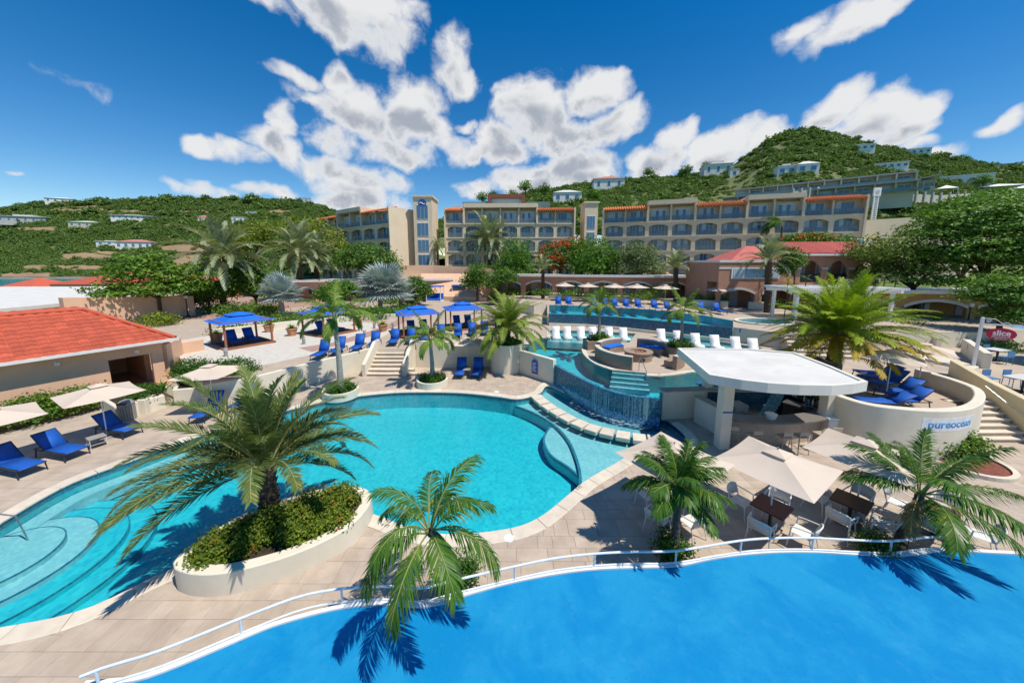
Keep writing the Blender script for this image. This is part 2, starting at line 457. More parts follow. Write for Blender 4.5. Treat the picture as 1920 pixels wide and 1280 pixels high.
M_sand = mat('white_sand', (0.60, 0.56, 0.49), 0.95, (0.52, 0.475, 0.41), 3, 0.5, 25)
M_path = mat('pink_paving', (0.42, 0.27, 0.22), 0.85, (0.34, 0.22, 0.18), 3, 0.2, 40)
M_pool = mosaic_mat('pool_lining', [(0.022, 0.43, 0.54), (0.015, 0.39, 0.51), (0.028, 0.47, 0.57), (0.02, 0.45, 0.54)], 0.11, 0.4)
M_pool2 = mosaic_mat('shelf_lining', [(0.24, 0.50, 0.56), (0.21, 0.47, 0.54), (0.27, 0.53, 0.59), (0.23, 0.48, 0.56)], 0.08, 0.4)
M_poold = mosaic_mat('dark_pool_tile', [(0.015, 0.12, 0.20), (0.02, 0.16, 0.25), (0.03, 0.20, 0.30)], 0.06, 0.3)
M_mosaic = mosaic_mat('blue_mosaic', [(0.03, 0.10, 0.24), (0.05, 0.17, 0.34), (0.10, 0.27, 0.44), (0.22, 0.42, 0.55), (0.05, 0.14, 0.30)], 0.06, 0.18)
M_mosaic_up = mosaic_mat('deep_blue_mosaic', [(0.015, 0.06, 0.12), (0.03, 0.10, 0.17), (0.045, 0.14, 0.22)], 0.06, 0.25)
M_water = water_mat('pool_water', (0.80, 0.99, 1.0), 2.6, 0.42)
M_sea = mat('sea_water', (0.0, 0.16, 0.19), 0.18, (0.0, 0.20, 0.22), 0.02, 0.25, 0.4, spec=0.5)
M_white = mat('white_paint', (0.80, 0.80, 0.79), 0.5, (0.74, 0.74, 0.73), 2, 0.06, 60, dirt=0.1)
M_soil = mat('planter_soil', (0.06, 0.04, 0.025), 0.95, (0.03, 0.02, 0.015), 6, 0.8, 20)

def struct(name, mb, m, parent=None, **k):
    o = mb.build(name, m, parent, **k)
    if parent is None: o['kind'] = 'structure'
    return o

# ---- main pool outline, water edge at deck level
def ccw(p): return p if area(p) > 0 else list(reversed(p))
main_px = [(-40, 1002), (0, 980), (130, 907), (262, 858), (380, 815), (480, 784), (560, 764), (640, 747), (742, 736), (855, 736), (930, 743), (965, 748), (992, 744), (1013, 736), (1029, 723),
           (1085, 748), (1135, 766), (1180, 783), (1247, 788), (1290, 825), (1248, 838), (1200, 845), (1150, 873), (1100, 902), (1060, 935), (1020, 967),
           (980, 987), (935, 997), (880, 1003), (820, 1003), (760, 990), (715, 972), (640, 955), (540, 975), (440, 1015), (350, 1057), (290, 1083), (240, 1108), (180, 1137), (100, 1162), (0, 1180)]
mp = [P2(x, y, 0) for x, y in main_px] + [(-13.2, 5.5), (-15.6, 6.0), (-16.6, 7.2)]
MAIN = ccw(spline(mp, 0.3, True))

# ---- the terrace T (1.45 m up) runs round the middle pool
t_front = px((480, 707), (560, 688), (640, 670), (702, 655), z=T)
t_mid = px((778, 655), (925, 652), z=T) + [(-0.35, 24.1)] + px((979, 701), (1036, 720.5), z=0.0)
lagoon_left = px((1012, 672), (986, 661), (992, 645), (1008, 633.5), (1031, 633), (1031, 619), (1110, 620), (1192, 625), (1180, 642), (1120, 639.5), (1097, 640), (1091, 652), (1094, 664), (1112, 680), (1143, 692.5), z=T)
steps_l, steps_r = P2(1148, 693.5, T), P2(1212, 699, T)
lagoon_right = px((1212, 699), (1213, 704), (1248, 704.5), (1302, 697), z=T) + ks((12.2, 18.9), (14.2, 18.2), (14.6, 16.4))
round_top = px((1552, 732), (1615, 755), (1690, 766), (1765, 770), (1815, 766), (1840, 755), (1847, 742), z=2.05)
round_wall = spline(ks((14.35, 16.2)) + round_top, 0.35)
stair_r = [(19.75, 14.9), (21.6, 14.9)]
t_poly = ([(-19.6, 20.6), (-17.0, 17.7), (-15.6, 16.6)] + t_front + px((716, 655), (778, 655), z=T) + t_mid[1:] + lagoon_left + [steps_l, steps_r] + lagoon_right
          + round_wall + stair_r + [(24.5, 13.2), (60, 8), (60, 60), (-60, 60), (-60, 24.5), (-22, 24.5)])
strip2 = px((1247, 628), (1330, 637), (1430, 652), (1400, 664), (1320, 655), (1238, 640), z=T)
M_terr = None
def brickish(name, c1, c2, cm, sx, sy):
    m = bpy.data.materials.new(name); m.use_nodes = True; t = m.node_tree; t.nodes.clear(); N = NT(t)
    out = N.n('ShaderNodeOutputMaterial'); geo = N.n('ShaderNodeNewGeometry')
    br = N.n('ShaderNodeTexBrick', i={'Vector': geo.outputs['Position'], 'Color1': (*c1, 1), 'Color2': (*c2, 1), 'Mortar': (*cm, 1), 'Scale': 1.0, 'Mortar Size': 0.012, 'Brick Width': sx, 'Row Height': sy})
    n1 = N.n('ShaderNodeTexNoise', i={'Vector': geo.outputs['Position'], 'Scale': 1.5, 'Detail': 6.0})
    c = N.mix(N.sm(n1.outputs[0], .35, .7), br.outputs[0], tuple(x * .84 for x in c1))
    bs = N.n('ShaderNodeBsdfPrincipled', i={'Base Color': c, 'Roughness': 0.8}); N.link(bs.outputs[0], out.inputs[0])
    MATS[name] = m; return m
M_terr = brickish('terrace_paving', (0.50, 0.40, 0.31), (0.44, 0.345, 0.265), (0.34, 0.28, 0.22), 0.6, 0.4)
tb = MB().prism(t_poly, -0.6, T - 0.012, top=False, bottom=False, holes=[strip2])
struct('terrace_base', tb, M_cream)
struct('terrace_floor', MB().sheet(t_poly, T, holes=[strip2]), M_terr)

# ---- lower deck: base sheet with the pool cut out, pavers on it
deck_poly = [(-45, -6), (60, -6), (60, 30), (-45, 30)]
hole = offset(MAIN, -0.06, True)
deck = struct('pool_deck', MB().sheet(deck_poly, 0.0, holes=[hole]), M_grout)
keep_out = offset(MAIN, -0.20, True)
T_POLY = t_poly
LEFT_K = Vector((-20.5, 20.35, 0)); LU = Vector((0.48, 0.877, 0)); LN = Vector((0.877, -0.48, 0))
def blocked(p):
    if inside(p, keep_out) or inside(p, T_POLY): return True
    q = Vector((p[0], p[1], 0)) - LEFT_K
    if q.dot(LN) < -0.3 and q.dot(LU) < 0.3: return True
    return False
def lay_pavers():
    cells = []
    y = 4.2; r = random.Random(3); row = 0
    while y < 23.5:
        hgt = 0.405 if row % 3 else 0.61
        x = -25.0 - r.random() * 0.6
        while x < 26:
            w = r.choice((0.405, 0.61, 0.61, 0.81))
            cells.append((x, y, w, hgt)); x += w
        y += hgt; row += 1
    out = []
    def place(x, y, w, h, depth):
        cs = [(x, y), (x + w, y), (x + w, y + h), (x, y + h), (x + w / 2, y + h / 2)]
        b = [blocked(c) for c in cs]
        if all(b): return
        if not any(b): out.append((x, y, w, h, depth)); return
        if depth >= 2: return
        for i in (0, 1):
            for j in (0, 1): place(x + i * w / 2, y + j * h / 2, w / 2, h / 2, depth + 1)
    for c in cells: place(*c, 0)
    return out
cells = lay_pavers()
def seen(x, y):
    v = Vector((x, y, 0)) - Vector((0, 0, H)); zz = v.y * cos(TH) - v.z * sin(TH); yy = v.y * sin(TH) + v.z * cos(TH)
    if zz < 0.5: return None
    return 960 + F * v.x / zz, CY - F * yy / zz, zz
rank = []
for c in cells:
    s_ = seen(c[0] + c[2] / 2, c[1] + c[3] / 2)
    vis = s_ and -10 < s_[0] < 1930 and s_[1] < 1290
    # what the blue roof hides does not count
    key = -(c[2] * c[3]) / s_[2] ** 2 if vis and c[4] == 0 else 1
    if vis and c[1] < 6.9 + 0.06 * c[0] and c[0] > -4: key = 1
    rank.append((key, c))
rank.sort(key=lambda t: t[0])
pav_me = {}
def paver_mesh(w, h):
    k = (round(w, 3), round(h, 3))
    if k not in pav_me:
        g, b = 0.0015, 0.003
        x0, x1, y0, y1 = g, w - g, g, h - g
        vs = [(x0, y0, 0), (x1, y0, 0), (x1, y1, 0), (x0, y1, 0), (x0 + b, y0 + b, .012), (x1 - b, y0 + b, .012), (x1 - b, y1 - b, .012), (x0 + b, y1 - b, .012)]
        pav_me[k] = MB().add(vs, [(4, 5, 6, 7), (0, 1, 5, 4), (1, 2, 6, 5), (2, 3, 7, 6), (3, 0, 4, 7)]).mesh('paver', M_trav)
    return pav_me[k]
for i, (k, c) in enumerate(rank[:300]):
    link('paver', paver_mesh(c[2], c[3]), deck, (c[0], c[1], 0.003 + rnd.random() * 0.003))
pf = MB()
for k, c in rank[300:]:
    me = paver_mesh(c[2], c[3])
    z = 0.003 + rnd.random() * 0.003
    pf.add([(v.co.x + c[0], v.co.y + c[1], v.co.z + z) for v in me.vertices], [tuple(p.vertices) for p in me.polygons])
tag(pf.build('paver_field', M_trav_i, deck), kind='stuff')

# ---- basin, shelf, bench, steps, water
def inner_walls(mb, path, z0, z1):
    n = len(path); vs = [(p[0], p[1], z0) for p in path] + [(p[0], p[1], z1) for p in path]
    return mb.add(vs, [(i + n, (i + 1) % n + n, (i + 1) % n, i) for i in range(n)])
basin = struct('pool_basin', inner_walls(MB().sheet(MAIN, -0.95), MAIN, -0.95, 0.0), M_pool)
band = MB(); inner_walls(band, offset(MAIN, 0.004, True), -0.22, -0.012); band.build('tile_band', M_poold, basin)
deep_edge = spline(px((965, 752), (1000, 765), (1035, 785), (1062, 812), (1078, 845), (1086, 880), (1083, 912), z=-0.1), 0.25)
shelf_poly = deep_edge + px((1130, 895), (1215, 850), (1320, 832), (1300, 770), (1180, 760), (1085, 730), (1040, 705), (985, 725), z=-0.1)
MB().prism(shelf_poly, -0.94, -0.38, bottom=False).build('shallow_shelf', M_pool2, basin)
sp = offset(deep_edge, 0.10); MB().prism(deep_edge + list(reversed(sp)), -0.44, -0.365).build('shelf_kerb', M_poold, basin)
lens = spline(px((1029, 790), (1018, 812), (1030, 840), (1062, 862), (1087, 882), z=-0.2), 0.2)
ln2 = offset(lens, 0.09)
MB().prism(lens + list(reversed(px((1040, 792), (1066, 822), (1079, 856), z=-0.2))), -0.9, -0.5).build('crescent_bench', M_pool2, basin)
MB().prism(lens + list(reversed(ln2)), -0.56, -0.47).build('crescent_kerb', M_poold, basin)
sc0 = P(-25, 1035, 0)
for k, (r_, z_) in enumerate(((3.05, -0.78), (2.45, -0.62), (1.85, -0.46), (1.25, -0.30))):
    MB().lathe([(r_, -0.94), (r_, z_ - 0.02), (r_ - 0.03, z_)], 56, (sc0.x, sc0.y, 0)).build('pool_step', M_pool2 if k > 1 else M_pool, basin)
    MB().lathe([(r_ + .004, z_ - 0.03), (r_ + .004, z_ + .003), (r_ - 0.028, z_ + .004), (r_ - 0.028, z_ - .02)], 56, (sc0.x, sc0.y, 0), cap=False).build('step_nosing', M_poold, basin)
ledge = spline(px((-60, 1010), (0, 981), (130, 908), (262, 859), (380, 816), (470, 788)), 0.4)
MB().wall(ledge, -0.55, -0.9, -0.42).build('pool_bench', M_pool2, basin)
struct('pool_water', MB().sheet(offset(MAIN, -0.02, True), -0.075), M_water)
# coping, stone by stone
cop = []
L = 0.0; seg = [MAIN[0]]
c_in = offset(MAIN, 0.035, True); c_out = offset(MAIN, -0.40, True)
n = len(MAIN); step = 3; gap = 0.006
coping = MB()
skip = lambda p: inside(p, T_POLY) or hypot(p[0] - 5, p[1] - 17.3) < 2.6
for i in range(0, n - step + 1, step):
    idx = [(i + k) % n for k in range(step + 1)]
    mid = MAIN[idx[1]]
    if skip(mid) or skip(MAIN[idx[-1]]): continue
    ins = [c_in[j] for j in idx]; outs = [c_out[j] for j in idx]
    def sh(a, b): t = gap / (math.dist(a, b) + 1e-9); return (a[0] + (b[0] - a[0]) * t, a[1] + (b[1] - a[1]) * t)
    ins[0] = sh(ins[0], ins[1]); outs[0] = sh(outs[0], outs[1]); ins[-1] = sh(ins[-1], ins[-2]); outs[-1] = sh(outs[-1], outs[-2])
    MB().prism(ins + list(reversed(outs)), -0.03, 0.034 + rnd.random() * .003).build('coping_stone', M_coping, basin, bevel=0.012)
# stepping stones between the pool shelf and the catch pool
stone_px = [(1005, 744), (1014, 752), (1027, 762), (1043, 772), (1062, 783), (1085, 794), (1110, 803), (1138, 810), (1168, 816), (1199, 821), (1228, 824)]
sw = [P(x, y, 0.02) for x, y in stone_px]
spath = spline([(p.x, p.y) for p in sw], 0.25)
MB().wall([(a, b) for a, b in spath], 0.22, -0.38, -0.10).build('stone_footing', M_poold, basin)
for i, p in enumerate(sw):
    q = sw[min(i + 1, len(sw) - 1)] - sw[max(i - 1, 0)]
    a = atan2(q.y, q.x); ln = (sw[min(i + 1, 10)] - sw[max(i - 1, 0)]).length / (2 if 0 < i < 10 else 1)
    w = ln * 0.84
    o = MB().box(-w / 2, w / 2, -0.24, 0.42, -0.16, 0.03).build('stepping_stone', M_coping, basin, bevel=0.015, loc=(p.x, p.y, 0), rz=a)

# ---- the lagoon (middle pool) with its infinity wall
inf_path = spline(px((1040, 682.5), (1046, 687), (1085, 707), (1135, 729), (1185, 741), (1240, 746), z=T), 0.3)
lag_poly = inf_path + ks((6.98, 15.42), (9.05, 15.62), (12.6, 15.5), (14.55, 16.3)) + list(reversed(lagoon_right[:-1])) + [steps_l] + list(reversed(lagoon_left)) 
lag_poly = ccw(lag_poly)
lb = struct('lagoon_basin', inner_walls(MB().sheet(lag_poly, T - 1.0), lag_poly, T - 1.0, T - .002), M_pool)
MB().wall(inf_path, 0.24, -0.5, T - 0.045).build('infinity_wall', M_mosaic, lb, smooth=True)
chaise_shelf = px((1026, 634), (1029, 616), (1196, 622), (1184, 645), (1098, 638), z=T)
MB().prism(chaise_shelf, 0.5, T - 0.26).build('lounger_shelf', M_pool2, lb)
lp = [steps_l, steps_r]
sv = Vector((lp[1][0] - lp[0][0], lp[1][1] - lp[0][1], 0)); sn = Vector((sv.y, -sv.x, 0)).normalized()
for k in range(4):
    a = Vector((*lp[0], 0)) + sn * (0.30 * k) - sv * 0.02 * k; b = Vector((*lp[1], 0)) + sn * (0.30 * k) + sv * .02 * k
    MB().prism([(a.x, a.y), (b.x, b.y), (b.x + sn.x * .3, b.y + sn.y * .3), (a.x + sn.x * .3, a.y + sn.y * .3)], 0.45, T - 0.12 - 0.17 * k).build('pool_step', M_pool2, lb)
    MB().beam((a.x + sn.x * .3, a.y + sn.y * .3, T - .115 - .17 * k), (b.x + sn.x * .3, b.y + sn.y * .3, T - .115 - .17 * k), .05, .03).build('step_nosing', M_poold, lb)
struct('lagoon_water', MB().sheet(lag_poly, T - 0.04), M_water)
cop2 = lagoon_left[:4]
kb = MB()
for path in ([lagoon_left[0], lagoon_left[1], lagoon_left[2], lagoon_left[3], lagoon_left[4], lagoon_left[5]], lagoon_left[10:] + [steps_l], lagoon_right[1:5]):
    q = spline(path, 0.7)
    for a, b in zip(q, q[1:]):
        d = Vector((b[0] - a[0], b[1] - a[1], 0)).normalized() * 0.004
        MB().wall([(a[0] + d.x, a[1] + d.y), (b[0] - d.x, b[1] - d.y)], 0.30, T - 0.05, T + 0.022).build('coping_stone', M_coping, lb)
wf = MB(); rw_ = random.Random(5)
of_ = offset(inf_path, -0.012)
for k in range(34):
    t_ = rw_.uniform(.55, .97) * (len(of_) - 2); i = int(t_); u = t_ - i; a, b = Vector((*of_[i], 0)), Vector((*of_[i + 1], 0)); c = a.lerp(b, u); d = (b - a).normalized(); w_ = rw_.uniform(.008, .03); z0 = rw_.uniform(-.05, .5); nrm = Vector((d.y, -d.x, 0)) * .012
    pts_ = [(T - .05, 0), (T * .6, 1), (lerp(T, z0, .75), .7), (z0, 1.3)]
    vs_ = [];
    for z_, kx in pts_: vs_ += [c - d * w_ * (1 + .3 * kx) + nrm * (1 + kx) + Vector((0, 0, z_)), c + d * w_ + nrm * (1 + kx) + Vector((0, 0, z_))]
    wf.add(vs_, [(0, 1, 3, 2), (2, 3, 5, 4), (4, 5, 7, 6)])
def spill_mat():
    m = bpy.data.materials.new('spilling_water'); m.use_nodes = True; t = m.node_tree; t.nodes.clear(); N = NT(t)
    out = N.n('ShaderNodeOutputMaterial'); tr = N.n('ShaderNodeBsdfTransparent'); df = N.n('ShaderNodeBsdfDiffuse', i={'Color': (.75, .85, .9, 1)})
    mx = N.n('ShaderNodeMixShader', i={0: .16, 1: tr.outputs[0], 2: df.outputs[0]}); N.link(mx.outputs[0], out.inputs[0]); return m
M_spill = spill_mat()
tag(wf.build('waterfall', M_spill), kind='stuff')
fo = MB()
for k in range(160):
    t_ = rw_.uniform(.35, .98) * (len(of_) - 2); i = int(t_); a, b = Vector((*of_[i], 0)), Vector((*of_[i + 1], 0)); d = (b - a).normalized(); c = a.lerp(b, t_ - i) + Vector((d.y, -d.x, 0)) * abs(rw_.gauss(0.05, .3)); r_ = rw_.uniform(.02, .07)
    fo.add([(c.x + r_ * cos(q * pi / 3) * 1.6, c.y + r_ * sin(q * pi / 3), -.068 + .0006 * k / 10) for q in range(6)], [(0, 1, 2, 3, 4, 5)])
tag(fo.build('foam', M_spill), kind='stuff')
# long shelf pool in front of the upper wall
s2 = ccw(strip2)
sb = struct('shelf_pool', inner_walls(MB().sheet(s2, T - 0.26), s2, T - 0.26, T - .002), M_pool2)
struct('shelf_pool_water', MB().sheet(s2, T - 0.06), M_water)

# ---- upper level with the long infinity pool
up_front = px((1030, 588), (1100, 590), (1160, 594), (1230, 600.5), (1300, 607), (1374, 613.5), z=U)
up_back = px((1374, 601), (1320, 591), (1200, 579), (1100, 573.5), (1030, 571.5), z=U)
UP = ccw(up_front + up_back)
jac = P(1432, 604, U)
jc = [(jac.x + 2.0 * cos(a * pi / 14), jac.y + 1.5 * sin(a * pi / 14)) for a in range(28)]
u_poly = up_front + px((1376, 613.5), z=U) + px((1470, 625), (1560, 628), z=U) + [(60, 27), (60, 66), (-1.5, 66), (-1.5, 46), (2.6, 40)] + px((1026, 571), (1026, 588), z=U)
ub = MB().prism(u_poly, T - 0.1, U - 0.015, top=False, bottom=False)
struct('upper_terrace_base', ub, M_cream)
struct('upper_terrace_floor', MB().sheet(u_poly, U, holes=[[(p[0], p[1]) for p in offset(UP, -0.02, True)], jc]), M_terr)
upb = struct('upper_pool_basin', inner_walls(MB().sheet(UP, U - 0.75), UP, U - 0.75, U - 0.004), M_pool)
MB().wall(up_front, -0.16, T + 0.22, U - 0.035).build('infinity_wall', M_mosaic_up, upb)
MB().wall(offset(up_front, -0.12), -0.22, T - .05, T + 0.24).build('catch_kerb', M_cream2, upb)
M_water_up = water_mat('upper_pool_water', (0.85, 0.99, 1.0), 2.6, 0.3, 1.13)
struct('upper_pool_water', MB().sheet(UP, U - 0.03), M_water_up)
jb = struct('spa_basin', inner_walls(MB().sheet(jc, U - 0.6), jc, U - 0.6, U + .05), M_pool2)
MB().wall(jc, -0.28, U - .05, U + 0.12, closed=True).build('spa_rim', M_cream2, jb)
struct('spa_water', MB().sheet(jc, U + 0.03), M_water_up)

# ---- blue coated roof in the foreground and its rail
blue_px = [(150, 1290), (250, 1279), (330, 1252), (420, 1214), (520, 1173), (640, 1142), (720, 1136), (800, 1140), (880, 1116), (960, 1094), (1050, 1077), (1120, 1069), (1200, 1066), (1270, 1063), (1350, 1047), (1440, 1038), (1530, 1037), (1620, 1042), (1700, 1043), (1780, 1034), (1860, 1038), (2000, 1044)]
ZB = 0.35
bl = spline([P2(x, y, ZB) for x, y in blue_px], 0.2)
M_blue = None
def blue_roof_mat():
    m = bpy.data.materials.new('blue_roof_coating'); m.use_nodes = True; t = m.node_tree; t.nodes.clear(); N = NT(t)
    out = N.n('ShaderNodeOutputMaterial'); geo = N.n('ShaderNodeNewGeometry')
    a = N.n('ShaderNodeTexNoise', i={'Vector': geo.outputs['Position'], 'Scale': 0.8, 'Detail': 6.0, 'Roughness': 0.6, 'Distortion': 0.4})
    b = N.n('ShaderNodeTexNoise', i={'Vector': geo.outputs['Position'], 'Scale': 4.5, 'Detail': 7.0, 'Roughness': 0.7})
    c = N.n('ShaderNodeTexNoise', i={'Vector': geo.outputs['Position'], 'Scale': 14.0, 'Detail': 4.0})
    c1 = N.mix(N.sm(a.outputs[0], .38, .62), (0.001, 0.205, 0.47), (0.010, 0.25, 0.50))
    c1 = N.mix(N.m('MULTIPLY', N.sm(b.outputs[0], .5, .75), .14), c1, (0.09, 0.34, 0.58))
    c1 = N.mix(N.m('MULTIPLY', N.sm(c.outputs[0], .62, .72), .5), c1, (0.0, 0.16, 0.40))
    bp = N.n('ShaderNodeBump', i={'Strength': 0.35, 'Distance': 0.03, 'Height': b.outputs[0]})
    bs = N.n('ShaderNodeBsdfPrincipled', i={'Base Color': c1, 'Roughness': 0.7, 'Specular IOR Level': 0.15, 'Normal': bp.outputs[0]}); N.link(bs.outputs[0], out.inputs[0])
    return m
broof = empty('blue_terrace_canopy', (0, 5, 0), 0, 'bright blue coated flat roof in front of the pool deck', 'roof')
roof_poly = bl + [(22, -3), (-14, -3)]
o = MB().prism(roof_poly, -0.5, ZB).build('roof_sheet', blue_roof_mat(), broof, bevel=0.03); o.location = (0, -5, 0)
kerb = offset(bl, 0.10); o = MB().wall(offset(bl, 0.015), 0.085, -0.2, ZB + 0.025).build('roof_kerb', M_white, broof); o.location = (0, -5, 0)
M_rail = mat('rail_enamel', (0.72, 0.74, 0.76), 0.35, (0.62, 0.65, 0.68), 5, 0.05, 60, dirt=0.25)
rail = empty('railing', (0, 7, 0), 0, 'low white pipe railing along the edge of the blue roof', 'railing')
top_px = [(150, 1283), (180, 1272), (300, 1218), (450, 1157), (560, 1126), (640, 1112), (720, 1107), (790, 1110), (850, 1098), (965, 1068), (1040, 1052), (1115, 1043), (1190, 1043), (1268, 1045), (1390, 1022), (1460, 1014), (1525, 1015), (1600, 1020), (1672, 1023), (1735, 1014), (1775, 1012)]
base_px = [(150, 1310), (200, 1290), (300, 1258), (450, 1195), (560, 1152), (640, 1136), (720, 1131), (790, 1135), (850, 1120), (965, 1092), (1040, 1076), (1115, 1067), (1190, 1063), (1268, 1061), (1390, 1041), (1460, 1036), (1525, 1036), (1600, 1040), (1672, 1042), (1735, 1035), (1775, 1033)]
ZR = ZB + 0.37
tops = []
for (x, y) in base_px:
    p = P(x, y, ZB); tops.append(Vector((p.x, p.y + 0.05, 0)))
tp = [Vector(q) for q in spline([(p.x, p.y, ZR) for p in tops], 0.25)]
o = MB().tube(tp, 0.026, 8).build('top_rail', M_rail, rail, smooth=True); o.location = (0, -7, 0)
lowp = [(p.x, p.y, ZB + 0.05) for p in tp]
o = MB().tube(lowp, 0.02, 8).build('bottom_rail', M_rail, rail, smooth=True); o.location = (0, -7, 0)
for (x, y) in [(180, 1298), (450, 1195), (640, 1136), (965, 1092), (1115, 1067), (1268, 1061), (1390, 1041), (1525, 1036), (1672, 1042), (1775, 1033)]:
    p = P(x, y, ZB); o = MB().tube([(p.x, p.y + 0.05, 0.0), (p.x, p.y + 0.05, ZR - .02)], 0.022, 8).build('post', M_rail, rail, smooth=True); o.location = (0, -7, 0)
# ================================================================== walls, stairs, buildings
M_peach = mat('peach_render', (0.74, 0.47, 0.31), 0.85, (0.68, 0.425, 0.28), 1.2, 0.12, 50, dirt=0.15)
M_pink = mat('terracotta_render', (0.45, 0.24, 0.165), 0.85, (0.40, 0.21, 0.145), 1.2, 0.12, 50, dirt=0.15)
M_tan = mat('tan_render', (0.50, 0.385, 0.26), 0.85, (0.45, 0.345, 0.235), 1.0, 0.1, 40, dirt=0.15)
M_hotel = mat('hotel_render', (0.74, 0.60, 0.43), 0.85, (0.69, 0.555, 0.395), 0.5, 0.08, 20, dirt=0.2)
M_hotel2 = mat('hotel_recess', (0.68, 0.57, 0.43), 0.85, (0.62, 0.52, 0.395), 0.8, 0.05, 20)
M_red = mat('red_roof_tile', (0.50, 0.10, 0.052), 0.7, (0.43, 0.085, 0.045), 1.5, 0.1, 40, rand=0.15, dirt=.25)
M_red_i = mat('red_roof_field', (0.50, 0.10, 0.052), 0.7, (0.43, 0.085, 0.045), 1.5, 0.1, 40, rand=0.15, island=True, dirt=.25)
M_pinkroof = mat('pink_roof_tile', (0.55, 0.14, 0.11), 0.7, (0.48, 0.12, 0.10), 1.5, 0.1, 40, rand=0.08)
M_orange = mat('orange_awning_tile', (0.60, 0.17, 0.05), 0.7, (0.52, 0.14, 0.04), 1.5, 0.1, 30)
M_gutter = mat('white_gutter', (0.74, 0.73, 0.70), 0.4, (0.68, 0.67, 0.64), 3)
M_glass = glass_mat('window_glass', (0.08, 0.17, 0.29), 0.05, 0.6)
M_glass2 = glass_mat('curtain_glass', (0.42, 0.52, 0.62), 0.12, 0.5)
M_railg = clear_glass('balcony_glass', (0.34, 0.44, 0.50), 0.74)
M_dark = mat('dark_metal', (0.02, 0.02, 0.022), 0.45, (0.03, 0.03, 0.032), 8)
M_wood = mat('reddish_wood', (0.34, 0.135, 0.07), 0.6, (0.27, 0.10, 0.05), 8, 0.15, 30)
M_deckwood = mat('tan_boards', (0.50, 0.30, 0.15), 0.7, (0.42, 0.25, 0.12), 5, 0.15, 30)
M_roofwhite = mat('white_roof_membrane', (0.68, 0.66, 0.615), 0.7, (0.60, 0.58, 0.54), 0.8, 0.08, 20, dirt=0.45)
M_stone = mat('stacked_stone', (0.36, 0.27, 0.20), 0.85, (0.27, 0.20, 0.15), 9, 0.6, 18)
M_step = mat('step_stone', (0.52, 0.41, 0.31), 0.8, (0.44, 0.34, 0.26), 3, 0.25, 40)
M_bluesign = mat('blue_sign', (0.02, 0.10, 0.42), 0.4)
M_steel = mat('brushed_steel', (0.55, 0.56, 0.57), 0.3, metal=0.9)

def thing_mesh(name, mb, m, label, cat, group=None, **k):
    return tag(mb.build(name, m, None, **k), label, cat, group)

# ---- low walls of the terraces
tw = [(-15.6, 16.6)] + t_front
wp = spline(tw, 0.5)
thing_mesh('retaining_wall', MB().wall(offset([(a[0], a[1]) for a in wp], -.025), 0.24, -0.3, [lerp(T + 0.02, T + 0.16, i / (len(wp) - 1)) for i in range(len(wp))]), M_cream2,
           'long cream retaining wall holding up the row of blue loungers', 'wall', smooth=True, bevel=0.02)
st_l0 = P(702, 655, T); st_r0 = P(778, 655, T)
# stairs down from the terrace to the deck
sa, sb_ = Vector((st_l0.x, st_l0.y, 0)), Vector((st_r0.x, st_r0.y, 0))
along = (sb_ - sa).normalized(); dn = Vector((along.y, -along.x, 0))
stairs = empty('stairs', (sa.x, sa.y, 0), 0, 'stone steps between cream walls down to the pool', 'stairs')
nst = 7
for k in range(nst):
    z1 = T * (nst - k - 0.999) / nst; z1 = T - T / nst * (k + 1)
    if k == nst - 1: continue
    ex = 0.0 if k < 4 else 0.35 * (k - 3)
    a = sa + dn * (0.33 * k) - along * (ex * 0.3) + along * .02; b = sb_ + dn * (0.33 * k) + along * ex - along * .02
    poly = [(a.x, a.y), (a.x + dn.x * .33, a.y + dn.y * .33), (b.x + dn.x * .33, b.y + dn.y * .33), (b.x, b.y)]
    if k >= 4:
        c_, d_ = Vector((poly[1][0], poly[1][1])), Vector((poly[2][0], poly[2][1])); m_ = (c_ + d_) / 2 + Vector((dn.x, dn.y)) * 0.14
        poly = [poly[0], tuple(c_), tuple(c_ * .75 + m_ * .25 + Vector((dn.x, dn.y)) * .06), tuple(m_), tuple(d_ * .75 + m_ * .25 + Vector((dn.x, dn.y)) * .06), tuple(d_), poly[3]]
    o = MB().prism([(p[0] - sa.x, p[1] - sa.y) for p in poly], -0.05, z1 - 0.05).build('riser', M_step, stairs)
    pc = [(p[0] - sa.x + (dn.x * .03), p[1] - sa.y + dn.y * .03) for p in poly]
    MB().prism(pc, z1 - 0.05, z1).build('tread', M_coping, stairs, bevel=0.012)
def stair_wall(o0, s_, label, hi):
    p0 = o0 - dn * 0.5; p1 = o0 + dn * 2.2
    pts = [(p0.x, p0.y), (o0.x + dn.x * .25, o0.y + dn.y * .25), (p1.x, p1.y)]
    return thing_mesh('stair_wall', MB().wall(pts, 0.24 * s_, -0.05, [hi, hi, hi - 1.1]), M_cream2, label, 'wall', bevel=0.015)
stair_wall(sa, 1, 'sloping cream wall on the retaining wall side of the stone steps', T + 0.65)
stair_wall(sb_, -1, 'sloping cream wall on the umbrella side of the stone steps', T + 0.75)
hr = empty('handrail', (sa.x, sa.y, 0), 0, 'thin grey handrail beside the stone steps', 'handrail')
h0 = sa - dn * .1 + along * .16; h1 = sa + dn * 2.1 + along * .16
MB().tube([h0 - sa + Vector((0, 0, T + .78)), h1 - sa + Vector((0, 0, .78))], .022).build('rail', M_steel, hr)
for q, z in ((h0, T + .78), (h1, .78)): MB().tube([q - sa + Vector((0, 0, z - .9)), q - sa + Vector((0, 0, z))], .018).build('post', M_steel, hr)
